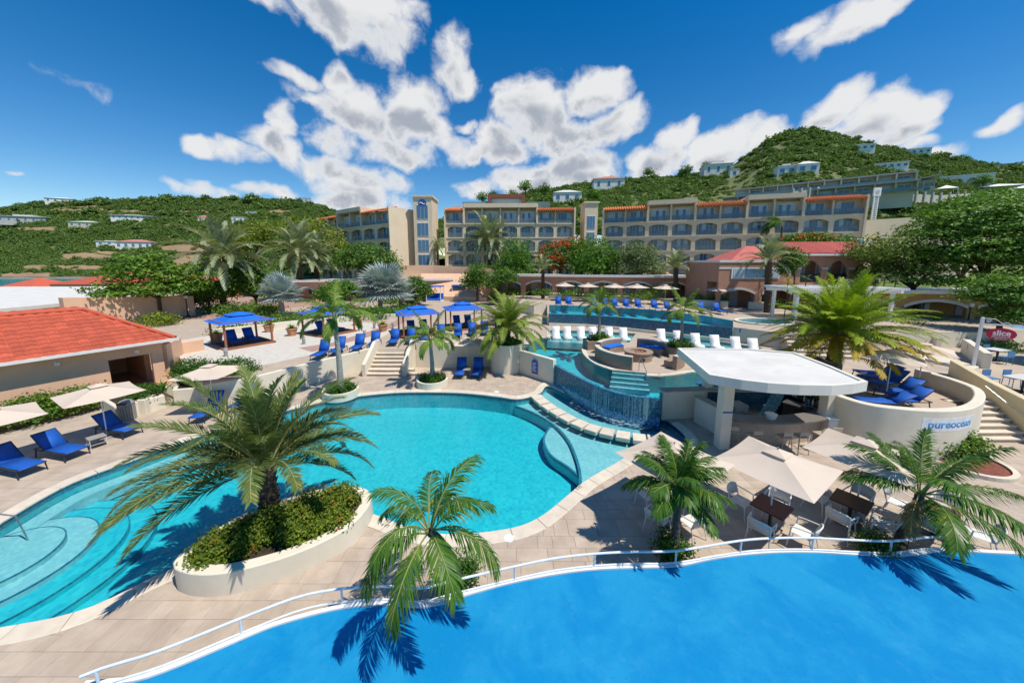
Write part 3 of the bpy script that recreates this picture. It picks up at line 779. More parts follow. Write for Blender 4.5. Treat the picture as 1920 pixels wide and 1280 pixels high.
# parapet between stairs and palm planter
pp = [(sb_.x + .1, sb_.y + .02)] + px((850, 657), (925, 654), z=T)
thing_mesh('retaining_wall', MB().wall(offset(spline(pp, .6), -.025), 0.26, -0.1, T + 0.62), M_cream2, 'tall cream wall behind the umbrella with two blue loungers', 'wall', smooth=True, bevel=0.02)
# wall with the rules sign beside the waterfall
wp2 = spline(px((974, 699.5), (1005, 710), (1037, 721), z=0.0), .4)
thing_mesh('low_wall', MB().wall([(a[0], a[1] - .04) for a in wp2], 0.26, -0.1, T + 0.30), M_cream2, 'short cream wall carrying a blue pool rules sign', 'wall', smooth=True, bevel=0.02)

# ---- round terrace wall with the lettering
rw_z = [T + 0.02] * 2 + [2.05] * (len(round_wall) - 2)
round_full = round_wall + spline(px((1847, 742), (1838, 728), (1800, 713), (1760, 701), (1725, 691), z=2.05), .4)[1:]
thing_mesh('round_wall', MB().wall(offset(round_full, -.025), 0.30, -0.05, 2.05), M_cream2, 'curved cream parapet round the lounger terrace beside the bar', 'wall', smooth=True, bevel=0.03)

def text_obj(s_, size, m, parent, loc, rot, ext=0.004, sx=1.0, align='CENTER', name='lettering', bold=0.0):
    cu = bpy.data.curves.new(name, 'FONT'); cu.body = s_; cu.size = size; cu.extrude = ext; cu.align_x = align; cu.align_y = 'CENTER'; cu.offset = bold
    tmp = bpy.data.objects.new('tmp', cu); COL.objects.link(tmp)
    dg = bpy.context.evaluated_depsgraph_get(); dg.update()
    me = bpy.data.meshes.new_from_object(tmp.evaluated_get(dg)); bpy.data.objects.remove(tmp)
    me.materials.clear(); me.materials.append(m)
    o = link(name, me, parent, loc, rot); o.scale = (sx, 1, 1)
    return o
# board bent along the wall
i0 = min(range(len(round_wall)), key=lambda i: abs(seen(round_wall[i][0], round_wall[i][1])[0] - 1712) + (0 if i > 5 else 999))
def wall_point(s_):   # walks along the outer face of the round wall
    L = 0
    for a, b in zip(round_wall[i0:], round_wall[i0 + 1:]):
        l = math.dist(a, b)
        if L + l >= s_:
            u = (s_ - L) / l; d = Vector((b[0] - a[0], b[1] - a[1], 0)).normalized()
            return Vector((lerp(a[0], b[0], u), lerp(a[1], b[1], u), 0)), d
        L += l
    return Vector((*round_wall[-1], 0)), d
BL, BH = 2.35, 0.52
base, _ = wall_point(0)
sg = empty('wall_sign', (base.x, base.y, 1.3), 0, 'white board reading pureocean on the curved cream wall', 'sign')
vs = []; n_ = 16
for i in range(n_ + 1):
    p, d = wall_point(BL * i / n_); nn = Vector((d.y, -d.x, 0))
    for off_ in (0.006, 0.03):
        for z in (1.24, 1.24 + BH): vs.append(p + nn * off_ + Vector((0, 0, z)) - Vector((base.x, base.y, 1.3)))
fs = []
for i in range(n_):
    a, b = 4 * i, 4 * i + 4
    fs += [(a + 2, b + 2, b + 3, a + 3), (a + 3, b + 3, b + 1, a + 1), (a, a + 2, b + 2, b)][:3]
fs += [(0, 2, 3, 1), (4 * n_, 4 * n_ + 1, 4 * n_ + 3, 4 * n_ + 2)]
MB().add(vs, fs).build('board', mat('sign_white', (0.75, 0.78, 0.82), 0.4), sg)
def grad_mat():
    m = bpy.data.materials.new('sign_blue_print'); m.use_nodes = True; t = m.node_tree; t.nodes.clear(); N = NT(t)
    out = N.n('ShaderNodeOutputMaterial'); geo = N.n('ShaderNodeNewGeometry'); sx = N.n('ShaderNodeSeparateXYZ', i={0: geo.outputs['Position']})
    c = N.mix(N.sm(sx.outputs[2], 1.32, 1.62), (0.02, 0.08, 0.40), (0.06, 0.42, 0.70))
    bs = N.n('ShaderNodeBsdfPrincipled', i={'Base Color': c, 'Roughness': 0.4}); N.link(bs.outputs[0], out.inputs[0]); return m
gm = grad_mat()
lt = text_obj('pureocean', 0.42, gm, sg, (0, 0, 0), (0, 0, 0), 0.003, bold=0.006)
xs = [v.co.x for v in lt.data.vertices]; x0, x1 = min(xs), max(xs)
for v in lt.data.vertices:
    u = (v.co.x - x0) / (x1 - x0); p, d = wall_point(0.22 + (BL - .42) * u); nn = Vector((d.y, -d.x, 0))
    q = p + nn * (0.033 + v.co.z) + Vector((0, 0, 1.24 + BH * .52 + v.co.y)) - Vector((base.x, base.y, 1.3)); v.co = q
lt.scale = (1, 1, 1)

# ---- stairs on the far right between round wall and sunny wall
rs = empty('stairs', (20.7, 13.4, 0), 0, 'narrow stone stairs between the curved wall and a yellow wall', 'stairs')
for k in range(7):
    z1 = T / 7 * (k + 1); MB().box(-1.05, 1.05, 0.22 * k, 0.22 * k + .24, -0.02, z1 - .04).build('riser', M_step, rs)
    MB().box(-1.07, 1.07, 0.22 * k - .03, 0.22 * k + .24, z1 - .04, z1).build('tread', M_coping, rs)
yw = MB().wall([(21.85, 12.9), (21.85, 15.2), (24.5, 18.5)], -0.3, -0.05, [T + 0.1, T + 0.85, T + .8])
thing_mesh('stair_wall', yw, mat('yellow_render', (0.66, 0.55, 0.34), 0.8, (0.6, 0.5, 0.31), 1.4, .1, 45), 'sunlit yellow wall with a steel handrail beside the narrow stairs', 'wall', bevel=0.02)
thing_mesh('low_wall', MB().wall([(22.1, 12.6), (24.2, 11.5), (30, 9.5)], -0.3, -0.05, T + 0.15), MATS['yellow_render'], 'low yellow wall under the blue cafe tables', 'wall', bevel=0.02)
h2 = empty('handrail', (21.7, 13.4, 0), 0, 'steel handrail fixed to the sunlit yellow wall', 'handrail')
MB().tube([(0, 0, .85), (0, 1.6, T + .85 - .25)], .022).build('rail', M_steel, h2)
for t_ in (0.12, .88): MB().tube([(0, 1.6 * t_, .85 + (T - .25) * t_), (.12, 1.6 * t_, .83 + (T - .25) * t_)], .012).build('bracket', M_steel, h2)
# walls behind, along the walkway to the pizzeria
for pts, z0, z1, lab in (
        ([P2(1838, 690, T), P2(1800, 660, T)], T - .1, T + .95, 'cream wall end beside the hanging red oval sign'),
        ([P2(1753, 655, T), P2(1690, 640, T), P2(1640, 632, T)], T - .1, T + .85, 'cream planter wall under orange flowers beside the walkway')):
    thing_mesh('low_wall', MB().wall(pts, -0.35, z0, z1), M_cream2, lab, 'wall', bevel=0.02)
thing_mesh('walkway_ledge', MB().prism([P2(1690, 648, T), P2(1835, 692, T), P2(1822, 697, T), P2(1690, 666, T)], T - .02, T + 0.16), M_coping, 'raised pale stone ledge along the walkway to the pizzeria', 'ledge', bevel=0.02)
struct('walkway', MB().sheet([P2(1690, 668, T), P2(1822, 697, T), P2(1848, 720, T), P2(1836, 722, T), P2(1720, 686, T)], T + .004), M_trav)
thing_mesh('low_wall', MB().wall(spline(px((400, 629), (470, 622), (560, 611), (640, 603), (700, 599), (741, 598), z=T), .8), .3, T - .05, T + .55), M_cream2, 'long low cream wall behind the sand and blue canopies', 'wall', smooth=True, bevel=.02)
# red/pink promenade at the terrace, sand patch, path
struct('sand', MB().sheet(px((325, 640), (345, 690), (470, 690), (570, 668), (700, 640), (745, 618), (735, 608), (640, 602), (560, 610), (420, 625), z=T), T + .005), M_sand)
struct('path', MB().sheet(px((560, 652), (585, 660), (705, 628), (770, 598), (790, 575), (768, 575), (740, 603), (690, 622), (620, 643), z=T), T + .010), M_path)
struct('promenade', MB().sheet(px((300, 600), (420, 598), (560, 575), (700, 562), (800, 558), (960, 556), (960, 545), (300, 560), z=T), T + .008), M_path)

# ================================================================== tiled building on the left
KL = LEFT_K
def L3(s_, n_, z): return KL + LU * s_ + LN * n_ + Vector((0, 0, z))
lb_ = empty('tiled_building', (KL.x, KL.y, 0), 0, 'peach single storey building with a red tiled hip roof beside the pool', 'building')
def loc_(v): return v - Vector((KL.x, KL.y, 0))
mbw = MB()
WN = -0.55   # wall line behind the eave
def wallbox(mb, s0, s1, n0, n1, z0, z1):
    vs = [loc_(L3(s_, n_, z)) for z in (z0, z1) for (s_, n_) in ((s0, n0), (s1, n0), (s1, n1), (s0, n1))]
    return mb.add(vs, [(0, 1, 2, 3), (7, 6, 5, 4), (0, 4, 5, 1), (1, 5, 6, 2), (2, 6, 7, 3), (3, 7, 4, 0)])
wallbox(mbw, -24, -2.7, WN - .25, WN, -.1, 2.82)
mbw.build('wall', M_peach, lb_)
wallbox(MB(), -2.7, -0.5, WN - .25, WN - .003, 2.15, 2.82).build('lintel', M_peach, lb_)
wallbox(MB(), -1.0, -0.5, WN - .25, WN + .002, -.1, 2.15).build('pillar', M_peach, lb_)
wallbox(MB(), -24, -.6, -6.9, -6.7, -.1, 2.82).build('back_wall', M_peach, lb_)
wallbox(MB(), -0.75, -.5, -6.9, WN - 2.4, -.1, 2.82).build('end_wall', M_peach, lb_)
wallbox(MB(), -2.95, -2.7, -6.7, WN - .25, -.1, 2.82).build('passage_wall', M_peach, lb_)
wallbox(MB(), -24, 0.02, -7.2, .02, 2.80, 2.90).build('soffit', M_gutter, lb_)
rr = MB()   # roof body under the tiles
RZ, EZ, HW, HR = 4.75, 2.92, 3.65, 2.7
pts = [loc_(L3(-24, 0, EZ)), loc_(L3(0, 0, EZ)), loc_(L3(0, -2 * HW, EZ)), loc_(L3(-24, -2 * HW, EZ)), loc_(L3(-HR, -HW, RZ)), loc_(L3(-24, -HW, RZ))]
rr.add(pts, [(0, 1, 4, 5), (1, 2, 4), (2, 3, 5, 4), (0, 5, 3), (0, 3, 2, 1)])
roof = rr.build('roof', M_red, lb_)
# tiles on the two slopes in view
tiles = []
def slope_tiles(o0, ex, up_, W, Ltop_fn, rows, tw_, tl):
    """o0 corner at the eave, ex along the eave, up_ slope direction (unit), rows of tiles"""
    for r_ in range(rows):
        d0 = r_ * tl; lo, hi = Ltop_fn(d0 + tl * .5)
        k0 = int(math.floor(lo / tw_)); k1 = int(math.ceil(hi / tw_))
        for k in range(k0, k1):
            c = (k + .5) * tw_
            if c < lo or c > hi: continue
            tiles.append((o0 + ex * (k * tw_) + up_ * d0, ex, up_))
sl = sqrt(HW ** 2 + (RZ - EZ) ** 2); upv = (LN * -HW + Vector((0, 0, RZ - EZ))).normalized()
slope_tiles(L3(0, 0, EZ), LU * -1, upv, 24, lambda d: (HR * d / sl + .08, 17.0), int(sl / .37) + 1, .40, .37)
sl2 = sqrt(HR ** 2 + (RZ - EZ) ** 2); upv2 = (LU * -HR + Vector((0, 0, RZ - EZ))).normalized()
slope_tiles(L3(0, 0, EZ), LN * -1, upv2, 7, lambda d: (HW * d / sl2 + .08, 2 * HW - HW * d / sl2 - .08), int(sl2 / .37), .40, .37)
def tile_mesh():
    mb = MB(); n_ = 6; w, l = .375, .40; vs = []
    for j, (y, z) in enumerate(((-.02, .045), (l, .018))):
        for i in range(n_ + 1):
            x = w * i / n_; vs.append((x, y, z + .05 * sin(pi * i / n_ * 1.0) ** 2))
    for i in range(n_ + 1): vs.append((w * i / n_, -.02, .0))
    fs = [(i, i + 1, n_ + 2 + i, n_ + 1 + i) for i in range(n_)] + [(2 * (n_ + 1) + i, 2 * (n_ + 1) + i + 1, i + 1, i) for i in range(n_)]
    return mb.add(vs, fs).mesh('roof_tile', M_red)
tme = tile_mesh()
def tile_M(t): 
    ex, up_ = t[1], t[2]; nz = ex.cross(up_)
    if nz.z < 0: nz = -nz
    M_ = Matrix((ex, up_, nz)).transposed().to_4x4(); M_.translation = loc_(t[0]); return M_
def tvis(t):
    q = t[0] - Vector((0, 0, H)); zz = q.y * cos(TH) - q.z * sin(TH); return zz > 1 and 960 + F * q.x / zz > -25
vis_t = sorted([t for t in tiles if tvis(t)], key=lambda t: t[0].length)
for t in vis_t[:300]:
    o = link('roof_tile', tme, roof); o.matrix_local = tile_M(t)
fld = MB()
for t in [t for t in tiles if not tvis(t)] + vis_t[300:]:
    M_ = tile_M(t); fld.add([M_ @ v.co for v in tme.vertices], [tuple(p.vertices) for p in tme.polygons])
tag(fld.build('roof_tile_field', M_red_i, roof), kind='stuff')
MB().tube([loc_(L3(0, 0, EZ + .08)), loc_(L3(-HR, -HW, RZ + .06))], .11, 8).build('hip_cap', M_red, roof, smooth=True)
MB().tube([loc_(L3(-HR, -HW, RZ + .06)), loc_(L3(-24, -HW, RZ + .06))], .11, 8).build('ridge_cap', M_red, roof, smooth=True)
MB().beam(loc_(L3(.1, .06, EZ - .03)), loc_(L3(-24, .06, EZ - .03)), .14, .15).build('gutter', M_gutter, lb_)
MB().beam(loc_(L3(.06, .1, EZ - .03)), loc_(L3(.06, -7.2, EZ - .03)), .14, .15).build('gutter', M_gutter, lb_)
for s_ in (-1.6, -4.4, -7.0, -9.4, -11.5, -13.4):
    o = MB().box(-.07, .07, -.07, .07, -.09, .09).build('wall_lamp', M_white, lb_, bevel=.01, loc=loc_(L3(s_, WN + .09, 2.42)))
# ramp of boards into the passage
rb = [(KL + LU * s_ + LN * n_) for s_, n_ in ((-2.7, 1.9), (-0.9, 1.9), (-0.9, -5), (-2.7, -5))]
rampo = struct('board_walk', MB().sheet([(p.x, p.y) for p in rb], .014), M_deckwood)
for k in range(17):
    n_ = 1.9 - k * .145
    q = [L3(-2.68, n_, .018), L3(-.92, n_, .018), L3(-.92, n_ - .14, .018), L3(-2.68, n_ - .14, .018)]
    MB().add([*q, *[v + Vector((0, 0, .012)) for v in q]], [(4, 5, 6, 7)[::-1], (0, 1, 5, 4), (1, 2, 6, 5), (2, 3, 7, 6), (3, 0, 4, 7)]).build('board', M_deckwood, rampo)
# peach garden walls right of the passage
for (x0, y0, x1, y1, z0, hh, lab) in ((318, 690, 345, 672, .0, 2.5, 'stepped peach wall beside the passage of the tiled building'), (345, 672, 385, 664, .0, 2.1, 'lower peach wall next to the stepped peach wall'),
                                      (270, 742, 325, 715, 0, .8, 'low cream kerb wall at the mouth of the passage')):
    a, b = P2(x0, y0, 1.0), P2(x1, y1, 1.0)
    thing_mesh('garden_wall', MB().wall([a, b], 0.4, -.05, hh), M_peach if hh > 1 else M_cream2, lab, 'wall', bevel=.02)

# ================================================================== hotel
def arch_wall(w, h, aw, ah, rise, t_, n_=8):
    """front wall panel w x h with an arched opening aw wide, springing ah high; lies in XZ, thickness t_ along +Y"""
    xl, xr = -aw / 2, aw / 2
    prof = [(xl, 0)] + [(xl + aw * i / n_, ah + rise * sin(pi * i / n_) ** .8) for i in range(n_ + 1)] + [(xr, 0)]
    mb = MB(); vs = []; fs = []
    outer = [(-w / 2, 0)] + [(-w / 2 + w * i / n_, h) for i in range(n_ + 1)] + [(w / 2, 0)]
    m_ = len(prof)
    for y in (0, t_):
        for p in prof: vs.append((p[0], y, p[1]))
        for p in outer: vs.append((p[0], y, p[1]))
    for i in range(m_ - 1):
        fs.append((i, i + 1, m_ + i + 1, m_ + i)[::-1])
        fs.append((i, 2 * m_ + i, 2 * m_ + i + 1, i + 1)[::-1])
        fs.append((2 * m_ + i, 3 * m_ + i, 3 * m_ + i + 1, 2 * m_ + i + 1)[::-1])
        fs.append((m_ + i, m_ + i + 1, 3 * m_ + i + 1, 3 * m_ + i)[::-1])
    return mb.add(vs, fs)
HM = {}
def hotel_parts():
    fh, bw = 2.8, 4.0
    HM['arch'] = arch_wall(bw, fh - .22, 3.3, 1.75, .42, .3).mesh('arch_wall', M_hotel)
    HM['slab'] = MB().box(-bw / 2, bw / 2, -.12, 2.0, -.12, .10).mesh('floor_slab', M_hotel)
    HM['back'] = MB().box(-bw / 2, bw / 2, 1.15, 2.0, .1, fh - .1).mesh('recess_wall', M_hotel2)
    HM['side'] = MB().box(-.09, .09, .1, 1.15, .1, fh - .1).mesh('party_wall', M_hotel2)
    HM['frame'] = MB().box(-1.3, 1.3, 1.05, 1.14, .1, 2.3).mesh('window', M_white)
    HM['pane'] = MB().box(-.27, .27, 1.01, 1.055, .2, 2.2).mesh('pane', M_glass)
    HM['pane2'] = MB().box(-.27, .27, 1.01, 1.055, .2, 2.2).mesh('pane', M_glass2)
    HM['rail'] = MB().box(-1.75, 1.75, .05, .08, .15, 1.0).mesh('balcony_rail', M_railg)
    HM['chair'] = MB().box(-.25, .25, -.25, .25, .35, .42).box(-.25, .25, .2, .26, .42, .85).box(-.22, -.18, -.22, .22, 0, .35).box(.18, .22, -.22, .22, 0, .35).mesh('balcony_chair', mat('blue_cushion', (.02, .08, .3), .7))
hotel_parts()
def hotel_wing(label, a, b, z_base, floors, tops, name='hotel_wing'):
    """a, b: facade ends on the ground (left, right); tops: one letter for each bay - o orange canopy, b tall box"""
    a = Vector((a[0], a[1], 0)); b = Vector((b[0], b[1], 0)); d = (b - a); n_ = len(tops); bw = d.length / n_; ang = atan2(d.y, d.x); k = bw / 4.0; fh = 2.8
    root = empty(name, (a.x, a.y, z_base), ang, label, 'hotel')
    for i in range(n_):
        x = bw * (i + .5)
        top_box = tops[i] == 'b'
        for f in range(floors):
            z = fh * f
            last = f == floors - 1
            sl = link('floor_slab', HM['slab'], root, (x, 0 if not last else -.05, z), sc=(k, 1, 1))
            link('recess_wall', HM['back'], root, (x, 0, z), sc=(k, 1, 1.0))
            link('party_wall', HM['side'], root, (x - bw / 2, 0, z))
            if not last: link('arch_wall', HM['arch'], root, (x, 0, z + .1), sc=(k, 1, 1))
            else:
                link('pillar', HM['side'], root, (x - bw / 2, -.05, z), sc=(1.6, 1, 1.0 if not top_box else 1.25))
            w = link('window', HM['frame'], root, (x, 0, z))
            for q in range(4): link('pane', HM['pane'] if rnd.random() < .6 else HM['pane2'], w, (-.9 + .6 * q, 0, 0))
            link('balcony_rail', HM['rail'], root, (x, 0 if not last else -.1, z), sc=(k * 1.05, 1, 1))
            if rnd.random() < .6: link('balcony_chair', HM['chair'], root, (x + rnd.uniform(-1, 1), .6, z + .1), (0, 0, rnd.uniform(-1, 1)))
        z = fh * floors
        if top_box:
            MB().box(x - bw / 2 - .01, x + bw / 2 + .01, -.35, 8, z + .35, z + 1.15).build('roof_slab', M_hotel, root)
            MB().box(x - bw / 2, x + bw / 2, 1.8, 2.02, z - .1, z + .4).build('recess_wall', M_hotel2, root)
        else:
            mb = MB(); nt = 9
            vs = [(x - bw / 2, -.5, z - .25), (x + bw / 2, -.5, z - .25), (x + bw / 2, 1.9, z + .5), (x - bw / 2, 1.9, z + .5)]
            mb.add([*vs, *[(v[0], v[1], v[2] - .12) for v in vs]], [(0, 1, 2, 3), (7, 6, 5, 4), (0, 4, 5, 1), (1, 5, 6, 2), (2, 6, 7, 3), (3, 7, 4, 0)])
            for q in range(nt): mb.tube([(x - bw / 2 + bw * (q + .5) / nt, -.55, z - .2), (x - bw / 2 + bw * (q + .5) / nt, 1.85, z + .55)], .14, 6)
            mb.build('tile_canopy', M_orange, root)
            MB().box(x - bw / 2, x + bw / 2, 2.0, 8, z - .2, z + .18).build('roof_slab', M_hotel, root)
        if i and tops[i] != tops[i - 1]:
            MB().box(bw * i - .2, bw * i + .2, -.30, 2.0, fh * (floors - 1) - .05, z + 1.05).build('party_wall', M_hotel, root)
    W = bw * n_
    MB().box(.02, W - .02, 2.0, 11, -4, fh * floors - .2).build('body', M_hotel, root)
    MB().box(-.3, 0, -.35, 11, -4, fh * floors + .3).build('end_wall', M_hotel, root)
    MB().box(W, W + .3, -.35, 11, -4, fh * floors + .3).build('end_wall', M_hotel, root)
    MB().box(0, W, -.1, 2, -4, -.12).build('plinth', M_hotel, root)
    return root
hotel_wing('long hotel wing with arched balconies stepping towards the hill', (18.6, 71), (57.5, 57.5), 4.1, 5, 'oobboobboo')
hotel_wing('central hotel block with a glazed rooftop penthouse behind tall date palm', (-13.5, 71.5), (12.5, 71), 4.1, 5, 'obbbboo')
hotel_wing('short hotel wing with a blank end wall beside the lift tower', (-46, 83), (-23.2, 66.5), 3.6, 5, 'oobboo')
# lift tower, small stair tower, penthouse
def tower(label, x0, x1, y0, y1, z0, z1, wins, logo=False):
    r = empty('stair_tower', ((x0 + x1) / 2, y0, z0), 0, label, 'tower')
    w = x1 - x0
    MB().box(-w / 2, w / 2, 0, y1 - y0, 0, z1 - z0).build('shaft', M_hotel, r)
    MB().box(-w / 2 - .25, w / 2 + .25, -.25, y1 - y0 + .25, z1 - z0, z1 - z0 + .3).build('cap', M_hotel, r)
    for (za, zb) in wins:
        f = MB().box(-w * .30, w * .30, -.06, .03, za - z0, zb - z0).build('window', M_white, r)
        for q in range(3):
            xw = w * .6 / 3
            MB().box(-w * .30 + xw * q + .035, -w * .30 + xw * (q + 1) - .035, -.09, -.05, za - z0 + .1, zb - z0 - .12).build('pane', M_glass, f)
    if logo:
        c = MB(); c.lathe([(.78, 0), (.78, .05)], 24)
        o = c.build('round_emblem', M_bluesign, r, loc=(0, -.02, z1 - z0 - 1.2)); o.rotation_euler = (pi / 2, 0, 0)
        wv = MB().tube([(-.55 + .11 * i, -.1, .16 * sin(i * .62) + z1 - z0 - 1.2) for i in range(11)], .09, 6); wv.build('emblem_wave', M_white, r)
    return r
tower('tall lift tower with a round blue emblem and blue glazing', -19.2, -15.6, 68.5, 74, 3, 20.0, [(15.9, 18.6), (12.6, 15.2), (9.6, 12.0), (6.9, 9.1), (4.2, 6.3)], True)
tower('small stair tower with blue glazing between two hotel blocks', 14.6, 17.2, 70.5, 75, 3, 19.2, [(14.2, 16.8), (11.2, 13.6)])
r = empty('penthouse', (-1.2, 76, 18.9), 0, 'brown framed glass penthouse on the hotel roof', 'penthouse')
MB().box(-4, 4, 0, 5, 2.3, 3.1).box(-4, -3.3, 0, 5, 0, 2.3).box(3.3, 4, 0, 5, 0, 2.3).build('frame', mat('brown_cladding', (.2, .075, .045), .6), r)
MB().box(-3.3, 3.3, 1, 1.1, 0, 2.3).build('glazing', glass_mat('pale_glass', (.35, .48, .55), .05, .6), r)
for s_ in (-1, 1): MB().box(4.2 if s_ > 0 else -9, 9 if s_ > 0 else -4.2, -3.5, -3.45, -.2, .9).build('glass_rail', clear_glass('green_glass', (.30, .42, .42), .6), r)
for k, xx in enumerate((-11.5, -9.0)):
    thing_mesh('roof_unit', MB().box(-.9, .9, -.6, .6, 0, .8).box(-.95, .95, -.65, .65, .8, .9), M_white, 'white air unit on the roof of the central hotel block', 'air unit', 'rooftop air units', loc=(xx, 74, 18.3), bevel=.03)
# sloped service wall behind the long wing
thing_mesh('retaining_wall', MB().wall([(58, 60), (75, 58), (92, 66)], 0.6, 4, [14.5, 15.4, 14.5]), M_hotel, 'tall plain beige retaining wall behind the parking place', 'wall')

# ================================================================== arcades and the pink house
M_arch = mat('white_arch_trim', (0.62, 0.60, 0.56), 0.6, (.56, .54, .5), 2)
def arcade(label, a, b, z0, hh, nb, m, roof_over=.5, group=None, door_every=1):
    a = Vector((a[0], a[1], 0)); b = Vector((b[0], b[1], 0)); d = b - a; L = d.length; ang = atan2(d.y, d.x); bw = L / nb
    r = empty('arcade_building', (a.x, a.y, z0), ang, label, 'building', group)
    for i in range(nb):
        x = bw * (i + .5)
        ow = bw - .75
        o = arch_wall(bw, hh, ow, hh * .52, hh * .2, .35).build('arch_wall', m, r, loc=(x, 0, 0))
        tr = MB(); n_ = 10; vs = []
        for j in range(n_ + 1):
            t_ = j / n_; xx = -ow / 2 + ow * t_; zz = hh * .52 + hh * .2 * sin(pi * t_) ** .8
            for (y, dz) in ((-.05, 0), (-.05, .26), (.05, .26), (.05, 0)): vs.append((xx * (1.0 + dz * .12), y, zz + dz))
        fs = []
        for j in range(n_):
            p, q = 4 * j, 4 * j + 4
            for k in range(4): fs.append((p + k, q + k, q + (k + 1) % 4, p + (k + 1) % 4)[::-1])
        tr.add(vs, fs).build('arch_trim', M_arch, r, loc=(x, 0, 0))
        w = MB().box(-.62, .62, 2.55, 2.62, .9, 2.2).build('window', M_white, r, loc=(x + bw * .2, 0, 0)); MB().box(-.54, -.03, 2.52, 2.56, .98, 2.12).box(.03, .54, 2.52, 2.56, .98, 2.12).build('pane', M_glass, w)
        dd = MB().box(-.5, .5, 2.5, 2.6, 0, 2.1).build('door', mat('grey_door', (.42, .44, .47), .5), r, loc=(x - bw * .22, 0, 0))
        MB().lathe([(.04, 0), (.04, .06)], 8).build('handle', M_dark, dd, loc=(.36, 2.45, 1.0))
    MB().box(0, L, 2.6, 6, 0, hh).build('wall', m, r)
    for x in (0.0, L): MB().box(x - .18, x + .18, .36, 2.6, 0, hh).build('side_wall', m, r)
    MB().box(-.4, L + .4, -roof_over, 6.4, hh, hh + .14).build('roof', M_gutter, r)
    MB().box(-.4, L + .4, -roof_over - .1, -roof_over + .08, hh - .05, hh + .28).build('fascia', M_gutter, r)
    return r
arcade('long low arcade building with white arches behind the upper pool umbrellas', P2(925, 553, U), (25.0, 47.5), U, 3.0, 6, M_pink)
arcade('arcade building half hidden behind the silver fan palms', (-36, 53), (-10.5, 59), T, 3.2, 5, M_peach)
arcade('ochre arcade building behind the white pergola under the trees', (30.5, 32.5), (58, 27.5), U - .6, 2.9, 5, mat('ochre_render', (.46, .27, .11), .85, (.4, .235, .1), 1.2, .1, 40))
# pink two-storey house
hx0, hx1, hy = 22.6, 38.6, 37.5
ph = empty('pink_house', (hx0, hy, U), -0.06, 'two storey terracotta pink house with red tiled roof and arched loggia', 'house')
W1 = 8.2; W2 = 16.4
MB().box(0, W1, .001, 8, 2.9, 5.05).build('wall', M_pink, ph)
MB().box(-.05, W1 + .02, -.08, 8, 5.05, 5.3).build('parapet', M_gutter, ph)
MB().box(-.03, W1, -.05, .02, 4.35, 4.5).build('string_course', M_gutter, ph)
f = MB().box(1.3, 6.3, -.08, .05, 3.3, 4.85 - .35).build('window', M_white, ph)
for q in range(4): MB().box(1.45 + 1.2 * q + .03, 1.45 + 1.2 * (q + 1) - .03, -.11, -.07, 3.42, 4.38).build('pane', M_glass2 if q in (0, 3) else M_glass, f)
for i, (xc, w) in enumerate(((2.2, 4.3), (6.3, 3.8), (10.3, 4.1), (14.35, 4.0))):
    arch_wall(w, 2.9, w - .7, 1.55, .55, .35).build('arch_wall', M_pink, ph, loc=(xc, 0, 0))
    tr = MB(); ow = w - .7; vs = []; fs = []
    for j in range(11):
        t_ = j / 10; xx = -ow / 2 + ow * t_; zz = 1.55 + .55 * sin(pi * t_) ** .8
        for (y, dz) in ((-.06, 0), (-.06, .24), (.05, .24), (.05, 0)): vs.append((xx * (1 + dz * .1), y, zz + dz))
    for j in range(10):
        for k in range(4): fs.append((4 * j + k, 4 * j + 4 + k, 4 * j + 4 + (k + 1) % 4, 4 * j + (k + 1) % 4)[::-1])
    tr.add(vs, fs).build('arch_trim', M_arch, ph, loc=(xc, 0, 0))
    f = MB().box(-.6, .6, 2.3, 2.4, .6, 2.0).build('window', M_white, ph, loc=(xc - .6, 0, 0)); MB().box(-.5, -.03, 2.27, 2.31, .7, 1.9).box(.03, .5, 2.27, 2.31, .7, 1.9).build('pane', M_glass, f)
    MB().box(-.45, .45, 2.3, 2.4, 0, 2.05).build('door', MATS['grey_door'], ph, loc=(xc + .9, 0, 0))
MB().box(0, W2, 2.4, 8, 0, 2.9).build('ground_wall', M_pink, ph)
for i in range(3):
    w = (W2 - W1) / 3; xc = W1 + w * (i + .5)
    arch_wall(w, 3.0, w - .62, 1.5, .85, .35, 10).build('arch_wall', M_pink, ph, loc=(xc, 0, 2.9))
    MB().box(-w / 2 - .31, -w / 2 + .31, -.06, .36, 1.45, 1.6).build('capital', M_arch, ph, loc=(xc, 0, 2.9))
    MB().box(-1.0, 1.0, .1, .14, .02, .95).build('balustrade', M_dark, ph, loc=(xc, 0, 2.9))
    d = MB().box(-.8, .8, 1.72, 1.8, 0, 2.2).build('window', M_white, ph, loc=(xc - .15, 0, 2.9)); MB().box(-.7, -.05, 1.68, 1.73, .1, 2.1).box(.05, .7, 1.68, 1.73, .1, 2.1).build('pane', M_glass2, d)
MB().box(W1, W2, 1.8, 8, 2.9, 5.9).build('loggia_wall', M_pink, ph)
MB().box(W1, W2, .02, 1.8, 2.82, 2.92).build('loggia_floor', M_pink, ph)
def tiled_slab(parent, x0, x1, y0, z0, y1, z1, m, nr=None, nm='roof'):
    r = MB().add([(x0, y0, z0), (x1, y0, z0), (x1, y1, z1), (x0, y1, z1), (x0, y0, z0 - .15), (x1, y0, z0 - .15), (x1, y1, z1 - .15), (x0, y1, z1 - .15)],
                 [(0, 1, 2, 3), (7, 6, 5, 4), (0, 4, 5, 1), (1, 5, 6, 2), (2, 6, 7, 3), (3, 7, 4, 0)]).build(nm, m, parent)
    nr = nr or int((x1 - x0) / .33)
    for k in range(nr):
        x = x0 + (x1 - x0) * (k + .5) / nr
        MB().tube([(x, y0 - .05, z0 + .02), (x, y1, z1 + .02)], .10, 5).build('tile_row', m, r)
